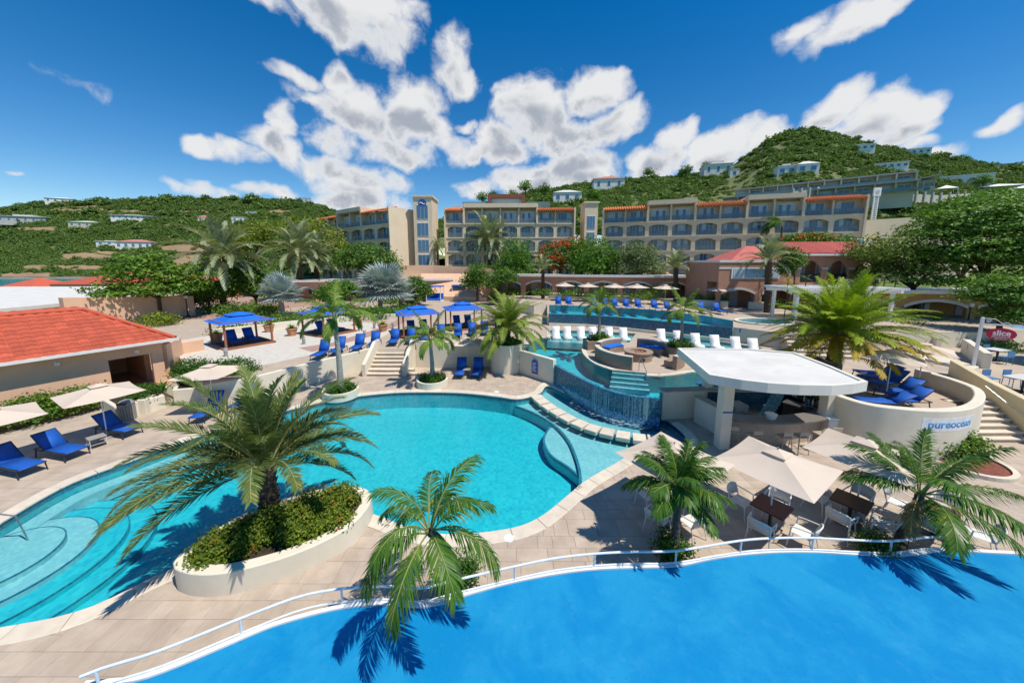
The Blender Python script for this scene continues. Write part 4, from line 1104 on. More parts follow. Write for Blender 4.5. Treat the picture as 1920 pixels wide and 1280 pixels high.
tiled_slab(ph, W1 - .1, W2 + .3, -.45, 5.95, 4, 7.35, M_pinkroof)
MB().box(W1 - .1, W2 + .35, -.55, -.42, 5.75, 5.95).build('gutter', M_gutter, ph)
MB().tube([(W2 + .1, -.3, 5.8), (W2 + .02, -.08, 5.3), (W2 + .02, -.08, 0)], .07, 6).build('downpipe', M_white, ph)
mb = MB().add([(2.0, 1.5, 5.3), (W1, 1.5, 5.3), (W1, 4.5, 7.0), (5.2, 4.5, 7.0), (2, 7.5, 5.3)], [(0, 1, 2, 3), (0, 3, 4)]); mb.build('corner_roof', M_pinkroof, ph)

ga, gb = P(1462, 625, U), P(1600, 629, U); gd = (gb - ga).normalized(); gn = Vector((gd.y, -gd.x, 0))
gs = empty('stairs', (ga.x, ga.y, T), 0, 'wide low stone steps behind the lime green palm', 'stairs')
for k in range(5):
    z1 = (U - T) * (5 - k) / 6; a = gn * (.1 + .42 * k); b = a + gd * (gb - ga).length
    MB().prism([(a.x, a.y), (a.x + gn.x * .42, a.y + gn.y * .42), (b.x + gn.x * .42, b.y + gn.y * .42), (b.x, b.y)], -.02, z1 - .05).build('riser', M_step, gs)
    a = a + gn * .03; b = b + gn * .03
    MB().prism([(a.x, a.y), (a.x + gn.x * .42, a.y + gn.y * .42), (b.x + gn.x * .42, b.y + gn.y * .42), (b.x, b.y)], z1 - .05, z1).build('tread', M_coping, gs)
# white pergola by the upper pool
wpg = empty('white_pergola', (24.4, 29.2, U), -0.05, 'long white slatted pergola behind the yellowing palm', 'pergola')
WL, WD, WH = 8.3, 3.2, 2.45
for x in (.25, 2.2, 4.2, 6.1, WL - .25):
    for y in (0.2, WD - .2): MB().box(x - .11, x + .11, y - .11, y + .11, 0, WH).build('post', M_white, wpg)
for y in (0.2, WD - .2): MB().box(-.5, WL + .5, y - .1, y + .1, WH, WH + .28).build('beam', M_white, wpg)
for k in range(42):
    x = -.3 + (WL + .6) * k / 41; MB().box(x - .05, x + .05, -.5, WD + .5, WH + .28, WH + .46).build('slat', M_white, wpg)
# white flat roofs and small red roofs towards the sea
def simple_house(label, x0, x1, y0, y1, z0, z1, m, roofm=None, kind='flat', rh=1.6, ov=.4, rz=0, grp=None, wins=0):
    r = empty('house', ((x0 + x1) / 2, y0, z0), rz, label, 'house', grp); w = (x1 - x0) / 2; dpt = y1 - y0; hh = z1 - z0
    MB().box(-w, w, 0, dpt, -3, hh).build('wall', m, r)
    if kind == 'flat': MB().box(-w - ov, w + ov, -ov, dpt + ov, hh, hh + .35).build('roof', roofm or M_roofwhite, r)
    else:
        rd = min(w, dpt / 2)
        a = [(-w - ov, -ov, hh), (w + ov, -ov, hh), (w + ov, dpt + ov, hh), (-w - ov, dpt + ov, hh)]
        q = [(-(w - rd), dpt / 2, hh + rh), ((w - rd), dpt / 2, hh + rh)]
        MB().add(a + q, [(0, 1, 5, 4), (1, 2, 5), (2, 3, 4, 5), (3, 0, 4), (3, 2, 1, 0)]).build('roof', roofm, r)
    for k in range(wins):
        xx = -w + 2 * w * (k + .5) / wins; ww = min(1.1, w / wins * .6)
        f = MB().box(xx - ww, xx + ww, -.08, .05, hh * .3, hh * .8).build('window', M_white, r); MB().box(xx - ww * .85, xx + ww * .85, -.12, -.06, hh * .34, hh * .76).build('pane', M_glass, f)
    return r
simple_house('wide white flat roofed building behind the red tiled roof', -92, -49, 31, 62, 0, 2.8, M_peach, M_roofwhite)
simple_house('peach house with red tiled roof seen over the white flat roof', -92, -66, 68, 82, 0, 3.2, M_peach, M_red, 'hip', 2.2)
simple_house('small peach gable with red tiled slope by the sea', -100, -93, 66, 74, 0, 2.6, M_peach, M_red, 'hip', 1.8)
thing_mesh('roof_unit', MB().box(-.8, .8, -.6, .6, 0, .9).box(-.5, .5, -.65, -.58, .15, .75).box(-.85, .85, -.62, .62, .9, .96), M_dark, 'dark air unit on the white flat roof', 'air unit', loc=(-47, 40, 3.36), bevel=.02)
thing_mesh('ramp_wall', MB().wall([(-41, 31), (-37.5, 40)], .9, 0, [4.3, 3.6]), M_peach, 'leaning peach wall at the end of the white flat roof', 'wall')
# ================================================================== furniture
M_sling = mat('blue_sling', (0.008, 0.10, 0.46), 0.65, (0.006, 0.085, 0.40), 6, 0.1, 120)
M_sling_w = mat('blue_canvas', (0.01, 0.15, 0.62), 0.8, (0.008, 0.12, 0.55), 2, 0.05, 60)
M_frame = mat('anthracite_frame', (0.035, 0.037, 0.042), 0.45, (0.03, 0.03, 0.035), 5)
M_umb = mat('beige_canvas', (0.72, 0.60, 0.49), 0.85, (0.68, 0.565, 0.46), 2, 0.04, 80, transl=0.18)
M_chair = mat('white_plastic', (0.70, 0.69, 0.67), 0.45, (0.66, 0.65, 0.63), 3)
M_tabletop = mat('brown_tabletop', (0.13, 0.045, 0.035), 0.35, (0.10, 0.035, 0.03), 12)
M_grey = mat('grey_plastic', (0.30, 0.29, 0.27), 0.55, (0.26, 0.25, 0.23), 4)
M_terra = mat('terracotta_pot', (0.52, 0.26, 0.15), 0.8, (0.46, 0.23, 0.13), 5, 0.2, 40)
M_globe = mat('white_globe', (0.85, 0.85, 0.82), 0.25)
M_bark_chip = mat('red_mulch', (0.26, 0.085, 0.055), 0.95, (0.15, 0.05, 0.035), 12, 0.8, 25)

# ---- sun lounger: foot at the origin, head towards +Y
def make_lounger(back_deg, label):
    r = empty('sun_lounger', (0, 0, 0), 0, label, 'sun lounger')
    zs = .36; L1, L2 = 1.22, .80; b = radians(back_deg); hx = .30
    def sling(pts, nm, m, t_=.022):
        vs = []
        for (y, z, nz, ny) in pts:
            for x in (-hx, 0, hx): vs.append((x, y, z - (.018 if x == 0 else 0)))
        n_ = len(pts); fs = [(3 * i + k, 3 * i + k + 1, 3 * i + k + 4, 3 * i + k + 3) for i in range(n_ - 1) for k in (0, 1)]
        o = MB().add(vs, fs).build(nm, m, r, smooth=True); s_ = o.modifiers.new('t', 'SOLIDIFY'); s_.thickness = t_; s_.offset = 0; return o
    sling([(.0, zs - .02, 0, 0), (.06, zs + .01, 0, 0), (.6, zs - .012, 0, 0), (L1, zs, 0, 0)], 'seat', M_sling)
    by = L1 + L2 * cos(b); bz = zs + L2 * sin(b)
    sling([(L1 + .01, zs + .005, 0, 0), ((L1 + by) / 2, (zs + bz) / 2 - .01, 0, 0), (by, bz, 0, 0)], 'backrest', M_sling)
    fr = MB()
    for s_ in (-1, 1):
        fr.tube([(s_ * (hx + .02), 0.02, zs - .03), (s_ * (hx + .02), L1 + .55, zs - .03)], .022, 6)
    fr.tube([(-hx - .02, .02, zs - .03), (hx + .02, .02, zs - .03)], .022, 6); fr.tube([(-hx - .02, L1 + .55, zs - .03), (hx + .02, L1 + .55, zs - .03)], .022, 6)
    fr.build('frame', M_frame, r)
    bf = MB()
    for s_ in (-1, 1): bf.tube([(s_ * (hx + .015), L1, zs), (s_ * (hx + .015), by, bz)], .017, 6)
    bf.tube([(-hx - .015, by, bz), (hx + .015, by, bz)], .017, 6)
    bf.tube([(0, (L1 + by) / 2 + .02, (zs + bz) / 2), (0, L1 + .5, zs - .03)], .014, 6)
    bf.build('backrest_frame', M_frame, r)
    for s_ in (-1, 1):
        for y, dy in ((.12, -.07), (L1 + .42, .08)):
            MB().tube([(s_ * (hx + .02), y, zs - .03), (s_ * (hx + .03), y + dy, 0)], .021, 6).build('leg', M_frame, r)
    return r
LNG = make_lounger(42, 'tmp'); LNG_hi = make_lounger(60, 'tmp'); LNG_lo = make_lounger(30, 'tmp')
used = set()
def lounger(foot, head_dir, z, label, group, proto=None, yaw=0.0):
    proto = proto or LNG
    rz = atan2(head_dir[1], head_dir[0]) - pi / 2 + yaw
    o = proto if id(proto) not in used else copy_tree(proto)
    used.add(id(proto)); o.location = (foot[0], foot[1], z); o.rotation_euler = (0, 0, rz); o['label'] = label; o['group'] = group
    return o
_a, _b = P(101, 828, .34), P(143, 835, .34); hedge_dir = (_a.x - _b.x, _a.y - _b.y); print('HD', hedge_dir)
g1 = 'blue loungers along the hedge'
p = P(146, 846, .30); lounger((p.x, p.y), hedge_dir, 0.012, 'blue lounger by the hedge half in the shade of the beige umbrella', g1, LNG)
p = P(250, 806, .30); lounger((p.x, p.y), hedge_dir, 0.012, 'blue lounger by the hedge between umbrella pole and grey bin', g1, LNG)
p = P(62, 876, .30); lounger((p.x, p.y), hedge_dir, 0.012, 'blue lounger by the hedge nearest the pool entry steps', g1, LNG)
g2 = 'row of blue loungers on the terrace edge'
row = [(590, 668), (625, 661), (663, 655), (697, 648), (733, 643), (767, 640), (793, 636), (824, 632), (858, 629), (886, 627), (911, 624), (937, 621)]
hd = (-.12, 1)
for i, (x, y) in enumerate(row):
    p = P(x, y, T + .30)
    lab = 'bright blue lounger above the retaining wall, %s from the stone steps' % ORD[3 - i] if i < 4 else 'bright blue lounger on the terrace behind the tall wall, %s from the stone steps' % ORD[i - 4]
    lounger((p.x, p.y), hd, T + .004, lab, g2, LNG_hi, rnd.uniform(-.06, .06))
g3 = 'pair of blue loungers at the tall wall'
for i, x in enumerate((860, 893)):
    p = P(x, 704, .3); lounger((p.x, p.y), (0, 1), .012, 'blue lounger against the tall cream wall on the %s side of the small umbrella' % ('stairs', 'drum planter')[i], g3, LNG_hi)
g4 = 'pair of blue loungers behind the date palm'
for i, (x, y) in enumerate(((366, 785), (438, 765))):
    p = P(x, y, .3); lounger((p.x, p.y), (-.15, 1), .012, ['blue lounger behind the big date palm on the passage side of the umbrella', 'blue lounger behind the big date palm on the stairs side of the umbrella'][i], g4, LNG_hi)
g5 = 'loungers at the upper pool'
for i, (x, y) in enumerate(((1048, 571), (1070, 571), (1115, 573), (1140, 574), (1158, 575), (1180, 576), (1203, 577), (1236, 579), (1262, 581), (1328, 584), (1358, 585))):
    p = P(x, y, U + .3); lounger((p.x, p.y), (.05, 1), U + .004, 'blue lounger behind the upper pool, %s from the spa along the row' % ORD[10 - i], g5, LNG_hi, rnd.uniform(-.08, .08))
g6 = 'loungers on the round terrace'
for i, ((fx, fy, hx_, hy_), pr) in enumerate((((1604, 697, 1682, 699), LNG_lo), ((1617, 707, 1705, 702), LNG), ((1632, 718, 1733, 708), LNG), ((1652, 735, 1760, 727), LNG), ((1654, 750, 1757, 746), LNG), ((1607, 750, 1707, 752), LNG_lo))):
    a = P(fx, fy, T + .3); b = P(hx_, hy_, T + .4); lounger((a.x, a.y), (b.x - a.x, b.y - a.y), T + .004, 'blue lounger on the round terrace, %s from the lime palm' % ORD[i], g6, pr)
for pr in (LNG, LNG_hi, LNG_lo): pass

# ---- white moulded chaises standing in the shallow water
def make_chaise():
    r = empty('water_lounger', (0, 0, 0), 0, 'tmp', 'water lounger', 'white loungers in the water')
    prof = [(0, .18), (.25, .30), (.55, .26), (.85, .20), (1.05, .28), (1.25, .62), (1.42, .98)]
    vs = []; fs = []
    for (y, z) in prof:
        for x in (-.33, .33): vs.append((x, y, z)); 
    for i in range(len(prof) - 1): fs.append((2 * i, 2 * i + 1, 2 * i + 3, 2 * i + 2))
    o = MB().add(vs, fs).build('shell', M_white, r, smooth=True, angle=80); s_ = o.modifiers.new('t', 'SOLIDIFY'); s_.thickness = .07
    MB().box(-.3, .3, .1, 1.1, 0, .17).build('base', M_white, r, bevel=.03)
    return r
CH = make_chaise(); first = True
for i, (x, y) in enumerate(((1044, 633), (1066, 633), (1093, 633.5), (1116, 634), (1148, 635), (1176, 636))):
    p = P(x, y, T); o = CH if first else copy_tree(CH); first = False
    o.location = (p.x, p.y, T - .26); o.rotation_euler = (0, 0, -.05); o['label'] = 'white moulded lounger in the lagoon shallows, %s from the drum planter side' % ORD[i]
for i, (x, y) in enumerate(((1246, 639), (1279, 643), (1314, 649), (1352, 653), (1393, 657), (1428, 661))):
    p = P(x, y, T); o = copy_tree(CH); o.location = (p.x, p.y, T - .26); o.rotation_euler = (0, 0, -.18); o['label'] = 'white moulded lounger in the shelf pool behind the bar roof, %s from the fire pit' % ORD[i]

# ---- square umbrella
def make_umbrella(side, zc, za):
    r = empty('umbrella', (0, 0, 0), 0, 'tmp', 'umbrella')
    s_ = side / 2; n_ = 6; vs = []; fs = []
    for q in range(4):
        c0 = Vector(((-s_, s_, s_, -s_)[q], (-s_, -s_, s_, s_)[q], zc)); q2 = (q + 1) % 4
        c1 = Vector(((-s_, s_, s_, -s_)[q2], (-s_, -s_, s_, s_)[q2], zc)); A = Vector((0, 0, za))
        b = len(vs)
        for i in range(n_ + 1):
            for j in range(n_ + 1):
                u = j / n_; t_ = i / n_
                e = c0.lerp(c1, u); m_ = A.lerp(e, .14 + .86 * t_)
                sag = 4 * u * (1 - u) * t_ * .05 + sin(pi * t_) * .035 * (0.3 + 4 * u * (1 - u) * .7)
                m_.z -= sag; k = 1 - 4 * u * (1 - u) * .018 * t_
                vs.append((m_.x * k, m_.y * k, m_.z))
        for i in range(n_):
            for j in range(n_): a = b + i * (n_ + 1) + j; fs.append((a, a + n_ + 1, a + n_ + 2, a + 1))
    MB().add(vs, fs).build('canopy', M_umb, r, smooth=True, angle=25)
    v = s_ * .24
    MB().add([(-v, -v, za - .03), (v, -v, za - .03), (v, v, za - .03), (-v, v, za - .03), (0, 0, za + .07)], [(0, 1, 4), (1, 2, 4), (2, 3, 4), (3, 0, 4)]).build('vent_cap', M_umb, r)
    MB().tube([(0, 0, .06), (0, 0, za + .02)], .022, 8).build('pole', M_rail, r, smooth=True)
    MB().lathe([(.27, 0), (.27, .05), (.05, .08), (.04, .28)], 16).build('base', M_grey, r)
    MB().tube([(0, 0, za + .05), (0, 0, za + .12)], .02, 6).build('finial', M_grey, r)
    for q in range(4):
        c = Vector(((-s_, s_, s_, -s_)[q], (-s_, -s_, s_, s_)[q], zc))
        rb_ = MB().tube([(0, 0, za - .06), (c.x * .97, c.y * .97, zc - .03)], .012, 5).build('rib', M_grey, r)
        MB().tube([(0, 0, zc - .1), (c.x * .5, c.y * .5, (zc + za) / 2 - .06)], .009, 5).build('strut', M_grey, rb_)
    return r
UM = make_umbrella(2.25, 1.98, 2.36); UMs = make_umbrella(2.0, 1.95, 2.28); uf = set()
def umbrella(x, y, z, rz, label, group, proto=UM):
    o = proto if id(proto) not in uf else copy_tree(proto); uf.add(id(proto))
    o.location = (x, y, z); o.rotation_euler = (0, 0, rz); o['label'] = label; o['group'] = group; return o
# ---- dining places
def make_chair():
    r = empty('armchair', (0, 0, 0), 0, 'tmp', 'chair', 'white chairs at the brown tables')
    MB().box(-.24, .24, -.22, .22, .43, .46).build('seat', M_chair, r, bevel=.015)
    # curved pierced back
    fr = MB(); n_ = 8; bars = []
    for i in range(n_ + 1):
        a = -1 + 2 * i / n_; x = .25 * a; y = .22 + .06 * (1 - a * a)
        bars.append((x, y))
    top = [(x, y + .08, .82 - .05 * abs(x / .25) ** 3) for x, y in bars]
    fr.tube([(-.25, .2, .45)] + top + [(.25, .2, .45)], .017, 6); fr.build('back_frame', M_chair, r)
    mb = MB(); vs = []
    for i in range(n_ + 1):
        x, y = bars[i]; vs += [(x * .98, y - .003, .50), (x * .98, y + .04, .66), (x * .98, y + .076, .81 - .05 * abs(x / .25) ** 3)]
    mb.add(vs, [(3 * i + k, 3 * i + 3 + k, 3 * i + 4 + k, 3 * i + 1 + k) for i in range(n_) for k in (0, 1)])
    o = mb.build('backrest', mat('pierced_white_plastic', (.60, .59, .57), .5, (.52, .51, .49), 60, .3, 120), r, smooth=True); s_ = o.modifiers.new('t', 'SOLIDIFY'); s_.thickness = .01
    for s_ in (-1, 1):
        MB().tube([(s_ * .27, -.2, .44), (s_ * .29, -.18, .64), (s_ * .28, 0, .67), (s_ * .26, .27, .70)], .018, 6).build('armrest', M_chair, r)
        MB().tube([(s_ * .24, -.2, .44), (s_ * .27, -.25, 0)], [.02, .014], 6).build('leg', M_chair, r)
        MB().tube([(s_ * .24, .2, .44), (s_ * .27, .30, 0)], [.02, .014], 6).build('leg', M_chair, r)
    return r
def make_table():
    r = empty('dining_table', (0, 0, 0), 0, 'tmp', 'table', 'brown dining tables')
    MB().box(-.40, .40, -.40, .40, .71, .74).build('tabletop', M_tabletop, r, bevel=.006)
    MB().box(-.395, .395, -.395, .395, .695, .709).build('underside', M_dark, r)
    MB().tube([(0, 0, .03), (0, 0, .70)], .045, 8).build('column', M_dark, r)
    MB().box(-.25, .25, -.25, .25, 0, .03).build('foot', M_dark, r)
    return r
CHR = make_chair(); TBL = make_table(); ta = P(1416.3, 921.3, .74); tb2 = P(1476.9, 950, .74); TANG = atan2(tb2.y - ta.y, tb2.x - ta.x)
c_first = True; t_first = True
spots = [(1250, 935, 'left', True), (1439, 948, 'middle', True), (1589, 938, 'right', True), (1757, 955, 'far', False)]
tl = ['brown square table behind the slender palm with a thick skirt of fronds', 'brown square table in full view under the middle beige umbrella', 'brown square table between the middle umbrella and the bent palm', 'brown square table without umbrella beside the bent palm']
cl = ['white pierced armchair at the table behind the slender straight palm', 'white pierced armchair at the brown table under the middle umbrella', 'white pierced armchair at the brown table beside the bent palm trunk', 'white pierced armchair at the table without an umbrella']
for i, (x, y, nm, um) in enumerate(spots):
    p = P(x, y, .74); t = TBL if t_first else copy_tree(TBL); t_first = False
    t.location = (p.x + (.12 if um else 0), p.y + (.0 if um else 0), .012); t.rotation_euler = (0, 0, TANG); t['label'] = tl[i]
    for k in range(4):
        if i == 0 and k == 3: pass
        a = TANG + k * pi / 2; rr_ = .62 + rnd.uniform(0, .14); off_ = rnd.uniform(-.08, .08)
        c = CHR if c_first else copy_tree(CHR); c_first = False
        c.location = (p.x + .12 + cos(a) * rr_ - sin(a) * off_, p.y + sin(a) * rr_ + cos(a) * off_, .012); c.rotation_euler = (0, 0, a - pi / 2 + rnd.uniform(-.25, .25)); c['label'] = cl[i] + [', curved wall side', ', bar side', ', pool side', ', railing side'][k]
    if um:
        umbrella(p.x + .12 + (0.55 if i == 2 else 0), p.y + (.35 if i == 2 else .02), .012, TANG + rnd.uniform(-.05, .05), ['beige square umbrella partly behind the slender straight palm', 'beige square umbrella in full view over a brown table', 'beige square umbrella beside the white bar cabinet'][i], 'beige umbrellas at the brown tables')
# the table pole passes through the top: umbrellas stand in the middle of their tables
p = P(202, 820, 0); umbrella(p.x, p.y, .012, atan2(LU.y, LU.x), 'beige umbrella over loungers in front of the hedge and grey bin', 'beige umbrellas by the hedge')
p = P(2, 882, 0); umbrella(p.x, p.y, .012, atan2(LU.y, LU.x), 'beige umbrella at the end of the hedge next to the pool steps', 'beige umbrellas by the hedge')
p = P(402, 768, 0); umbrella(p.x, p.y, .012, .1, 'beige umbrella in front of the leafy planter by the passage', None)
p = P(876, 692, 0); umbrella(p.x, p.y, .012, .02, 'small beige umbrella against the tall cream wall', None, UMs)
for i, (x, y) in enumerate(((1059, 563), (1102, 565), (1152, 567), (1193, 568), (1246, 571), (1346, 577))):
    p = P(x, y, U); umbrella(p.x, p.y, U + .004, .05, 'beige umbrella behind the upper pool, %s in the row from the spa' % ORD[5 - i], 'umbrellas at the upper pool')
for i, (x, y) in enumerate(((1660, 748), (1720, 728))):
    p = P(x, y, T); umbrella(p.x, p.y, T + .004, .75, ['beige umbrella on the round terrace nearest the bar roof', 'beige umbrella on the round terrace farther from the bar roof'][i], 'umbrellas on the round terrace', UMs)

# ---- side table, bin
def side_table(x, y, z, rz, label):
    r = empty('side_table', (x, y, z), rz, label, 'side table')
    MB().box(-.25, .25, -.25, .25, .40, .42).build('tabletop', M_grey, r, bevel=.006)
    for sx in (-1, 1):
        for sy in (-1, 1): MB().tube([(sx * .22, sy * .22, 0), (sx * .22, sy * .22, .40)], .012, 6).build('leg', M_rail, r)
    MB().box(-.2, .2, -.2, .2, .14, .15).build('shelf', M_grey, r)
p = P(182, 828, .2); side_table(p.x, p.y, .012, atan2(LU.y, LU.x), 'small grey side table between two loungers at the hedge')
p = P(876, 698, .2); side_table(p.x, p.y, .012, 0, 'small side table between the two loungers at the tall wall')
p = P(402, 764, .2); side_table(p.x, p.y - .4, .012, 0, 'small side table behind the big date palm')
p = P(241, 786, 0); bn = empty('litter_bin', (p.x, p.y, .012), .3, 'grey ribbed litter bin beside the cream planter', 'bin')
MB().lathe([(.27, 0), (.28, .78)], 20).build('body', M_grey, bn)
for k in range(20): MB().box(-.03, .03, -.01, .012, .03, .75).build('slat', M_grey, bn, loc=(.285 * cos(k * pi / 10), .285 * sin(k * pi / 10), 0), rz=k * pi / 10 + pi / 2)
MB().lathe([(.30, .78), (.30, .84), (.2, .95), (.04, 1.0)], 20).build('lid', M_grey, bn)
MB().box(-.17, .17, -.31, -.2, .83, .90).build('opening', M_dark, bn)

# ---- blue canopies on wooden posts over the sand
def make_cabana():
    r = empty('blue_canopy', (0, 0, 0), 0, 'tmp', 'canopy', 'blue canopies over the sand')
    w = 1.45
    for sx in (-1, 1):
        for sy in (-1, 1): MB().box(sx * w - .06, sx * w + .06, sy * w - .06, sy * w + .06, 0, 1.95).build('post', M_wood, r)
    for k in range(4):
        a = k * pi / 2; M_ = Matrix.Rotation(a, 4, 'Z')
        MB().box(-w - .18, w + .18, -w - .18, -w + .06, 0, .12, M_).build('ground_beam', M_wood, r)
        MB().box(-w, w, -w - .05, -w + .05, 1.85, 1.95, M_).build('top_beam', M_wood, r)
    MB().box(-w, w, -w, w, .01, .05).build('floor', mat('dark_boards', (.10, .075, .06), .8), r)
    def pyr(w0, z0, w1, z1, sag, n_=6):
        vs = []; fs = []
        for q in range(4):
            M_ = Matrix.Rotation(q * pi / 2, 3, 'Z'); b = len(vs)
            for i in range(n_ + 1):
                t_ = i / n_; w_ = lerp(w1, w0, t_); z_ = lerp(z1, z0, t_)
                for j in range(n_ + 1):
                    u = j / n_; vs.append(M_ @ Vector((lerp(-w_, w_, u), -w_, z_ - sag * sin(pi * t_) - .04 * 4 * u * (1 - u) * t_)))
            for i in range(n_):
                for j in range(n_): a = b + i * (n_ + 1) + j; fs.append((a, a + n_ + 1, a + n_ + 2, a + 1))
        return MB().add(vs, fs)
    pyr(1.75, 1.88, .6, 2.28, .06).build('canopy', M_sling_w, r, smooth=True, angle=25)
    pyr(.78, 2.32, .02, 2.52, .02).build('vent_canopy', M_sling_w, r, smooth=True, angle=25)
    return r
CAB = make_cabana()
def cab(p0, rz, label, first=False):
    o = CAB if first else copy_tree(CAB); o.location = (p0[0], p0[1], T + .006); o.rotation_euler = (0, 0, rz); o['label'] = label
    for i, sx in enumerate((-.55, .55)):
        q = Matrix.Rotation(rz, 3, 'Z') @ Vector((sx, -.95, 0))
        hd_ = Matrix.Rotation(rz, 3, 'Z') @ Vector((0, 1, 0))
        lounger((p0[0] + q.x, p0[1] + q.y), (hd_.x, hd_.y), T + .06, 'shaded blue lounger, %s of two, under the %s' % (ORD[i], ' '.join(label.split()[:7])), 'loungers under the blue canopies', LNG_hi)
a = P(424, 657, T); b = P(512, 642, T); d = (b - a).normalized(); nn = Vector((-d.y, d.x, 0)); c0 = (a + b) / 2 + nn * 1.45
RZC = atan2(d.y, d.x)
cab(c0, RZC, 'blue canopy on wooden posts on the sand nearest the tiled building', True)
a = P(607, 633, T); b = P(666, 621, T); d2 = (b - a).normalized(); c1 = (a + b) / 2 + Vector((-d2.y, d2.x, 0)) * 1.45
cab(c1, atan2(d2.y, d2.x), 'blue canopy on the sand half hidden by the slim grey palm')
p = P(783, 585, T + 1.9); cab((p.x, p.y), .45, 'blue canopy on the terrace beyond the row of loungers, by the white wall')
p = P(868, 577, T + 1.9); cab((p.x, p.y), .35, 'blue canopy in front of the three blue daybeds')

# ---- three daybeds with blue roofs
def daybed(x, y, w, label):
    p = P(x, y, T); r = empty('daybed', (p.x, p.y, T + .01), -.08, label, 'daybed', 'daybeds with blue roofs')
    MB().box(-w / 2, w / 2, 0, 1.7, .25, .5).build('mattress', M_sling_w, r, bevel=.05)
    MB().box(-w / 2, w / 2, 1.55, 1.75, .5, 1.25).build('back_cushion', M_sling_w, r, bevel=.05)
    MB().box(-w / 2, w / 2, 0.02, 1.7, 0, .25).build('base', M_white, r)
    for sx in (-1, 1):
        for yy in (0, 1.75): MB().box(sx * w / 2 - .05, sx * w / 2 + .05, yy - .05, yy + .05, 0, 2.35).build('post', M_white, r)
    MB().box(-w / 2 - .1, w / 2 + .1, -.1, 1.9, 2.35, 2.5).build('roof', M_sling_w, r)
daybed(813, 566, 2.3, 'blue daybed with white posts beside the lamp post in the shrubs')
daybed(861, 563, 2.3, 'blue daybed with two back cushions at the foot of the ramp')
daybed(908, 558, 2.3, 'blue daybed with white posts partly hidden by the bushy palm')

# ---- bar
bar_z = 3.0
M_cream3 = mat('creamy_white_paint', (.74, .71, .64), .6, (.68, .65, .585), 1.2, .08, 40, dirt=.3)
rf_px = [(1270, 655), (1330, 706), (1390, 716), (1440, 722), (1500, 726), (1560, 727), (1600, 724), (1627, 719), (1560, 690), (1490, 663), (1400, 656)]
rf = [P2(x, y, bar_z + .28) for x, y in rf_px]
bc = P(1440, 780, 0)
bar = empty('pool_bar', (bc.x, bc.y, 0), 0, 'open pool bar with a white fan shaped flat roof', 'bar')
def bl_(poly): return [(p[0] - bc.x, p[1] - bc.y) for p in poly]
rfl = bl_(rf); rfi = offset(ccw(rfl), .16, True)
MB().prism(ccw(rfl), bar_z, bar_z + .28).build('roof_slab', M_cream3, bar, bevel=.01)
MB().prism(rfi, bar_z + .281, bar_z + .31).build('roof_membrane', M_roofwhite, bar)
q = ccw(rfl); MB().wall(q, .14, bar_z + .27, bar_z + .36, closed=True).build('roof_upstand', M_cream3, bar)
def colm(x, y, z0, w=.38):
    p = P(x, y, z0); return MB().box(-w / 2, w / 2, -w / 2, w / 2, z0, bar_z + .01).build('column', M_cream2, bar, bevel=.02, loc=(p.x - bc.x, p.y - bc.y, 0))
colm(1352, 838, 0, .42); colm(1543, 822, 0, .42); 
MB().box(-.16, .16, -.16, .16, T - .2, bar_z + .01).build('column', M_cream2, bar, loc=(9.35 * KS - bc.x, 15.7 * KS - bc.y, 0))
cpath = spline(px((1352, 822), (1400, 832), (1455, 834), (1505, 830), (1543, 822), z=0), .3); cpath = [(a[0] - bc.x, a[1] - bc.y) for a in cpath]
MB().wall(cpath, .22, 0, 1.02).build('counter_front', mat('travertine_clad', (.50, .41, .32), .7, (.42, .34, .27), 5, .2, 30), bar, smooth=True)
MB().wall(offset(cpath, -.28), .72, 1.02, 1.10).build('counter_top', mat('counter_stone', (.21, .19, .165), .4, (.17, .155, .135), 8), bar, smooth=True, bevel=.01)
MB().wall(bl_(ks((7.0, 15.42), (9.1, 15.62), (12.6, 15.5), (14.5, 16.3))), -.26, -.02, T + .10).build('back_wall', M_cream2, bar)
MB().wall(bl_(ks((9.2, 15.30), (12.5, 15.20), (14.2, 15.9))), -.02, .02, T + .05).build('tile_lining', mosaic_mat('bar_tiles', [(.015, .05, .09), (.02, .07, .12), (.03, .09, .14)], .07, .25), bar)
MB().wall(bl_(ks((7.0, 15.56), (9.1, 15.76), (12.6, 15.64))), -.45, T + .10, T + .16).build('swim_up_counter', mat('swim_counter', (.36, .30, .24), .6), bar)
MB().wall(bl_([(8.9, 15.4), (9.25, 14.1)]), -.28, -.02, 1.25).build('wing_wall', M_cream2, bar)
MB().wall(bl_([(8.9, 15.4), (9.25, 14.1)]), -.34, 1.25, 1.31).build('wing_wall_top', MATS['swim_counter'], bar)
MB().wall(bl_(ks((14.3, 16.0), (14.0, 14.2))), .2, 0, bar_z).build('side_wall', M_dark, bar)
MB().wall(bl_([(12.6, 15.1), (13.6, 13.6)]), .55, 0.05, 1.05).build('work_counter', M_dark, bar)
MB().wall(bl_([(12.55, 15.1), (13.55, 13.6)]), .6, 1.05, 1.10).build('work_top', M_steel, bar)
MB().box(-.06, .06, -.002, .01, -.02, .05).build('socket', M_white, bar, loc=(11.8 - bc.x, 15.16 - bc.y, .9))
MB().box(-.2, .2, -.01, 0, -.03, .03).build('blue_notice', M_bluesign, bar, loc=(P(1352, 838, 0).x - bc.x, P(1352, 838, 0).y - bc.y - .215, 1.6))
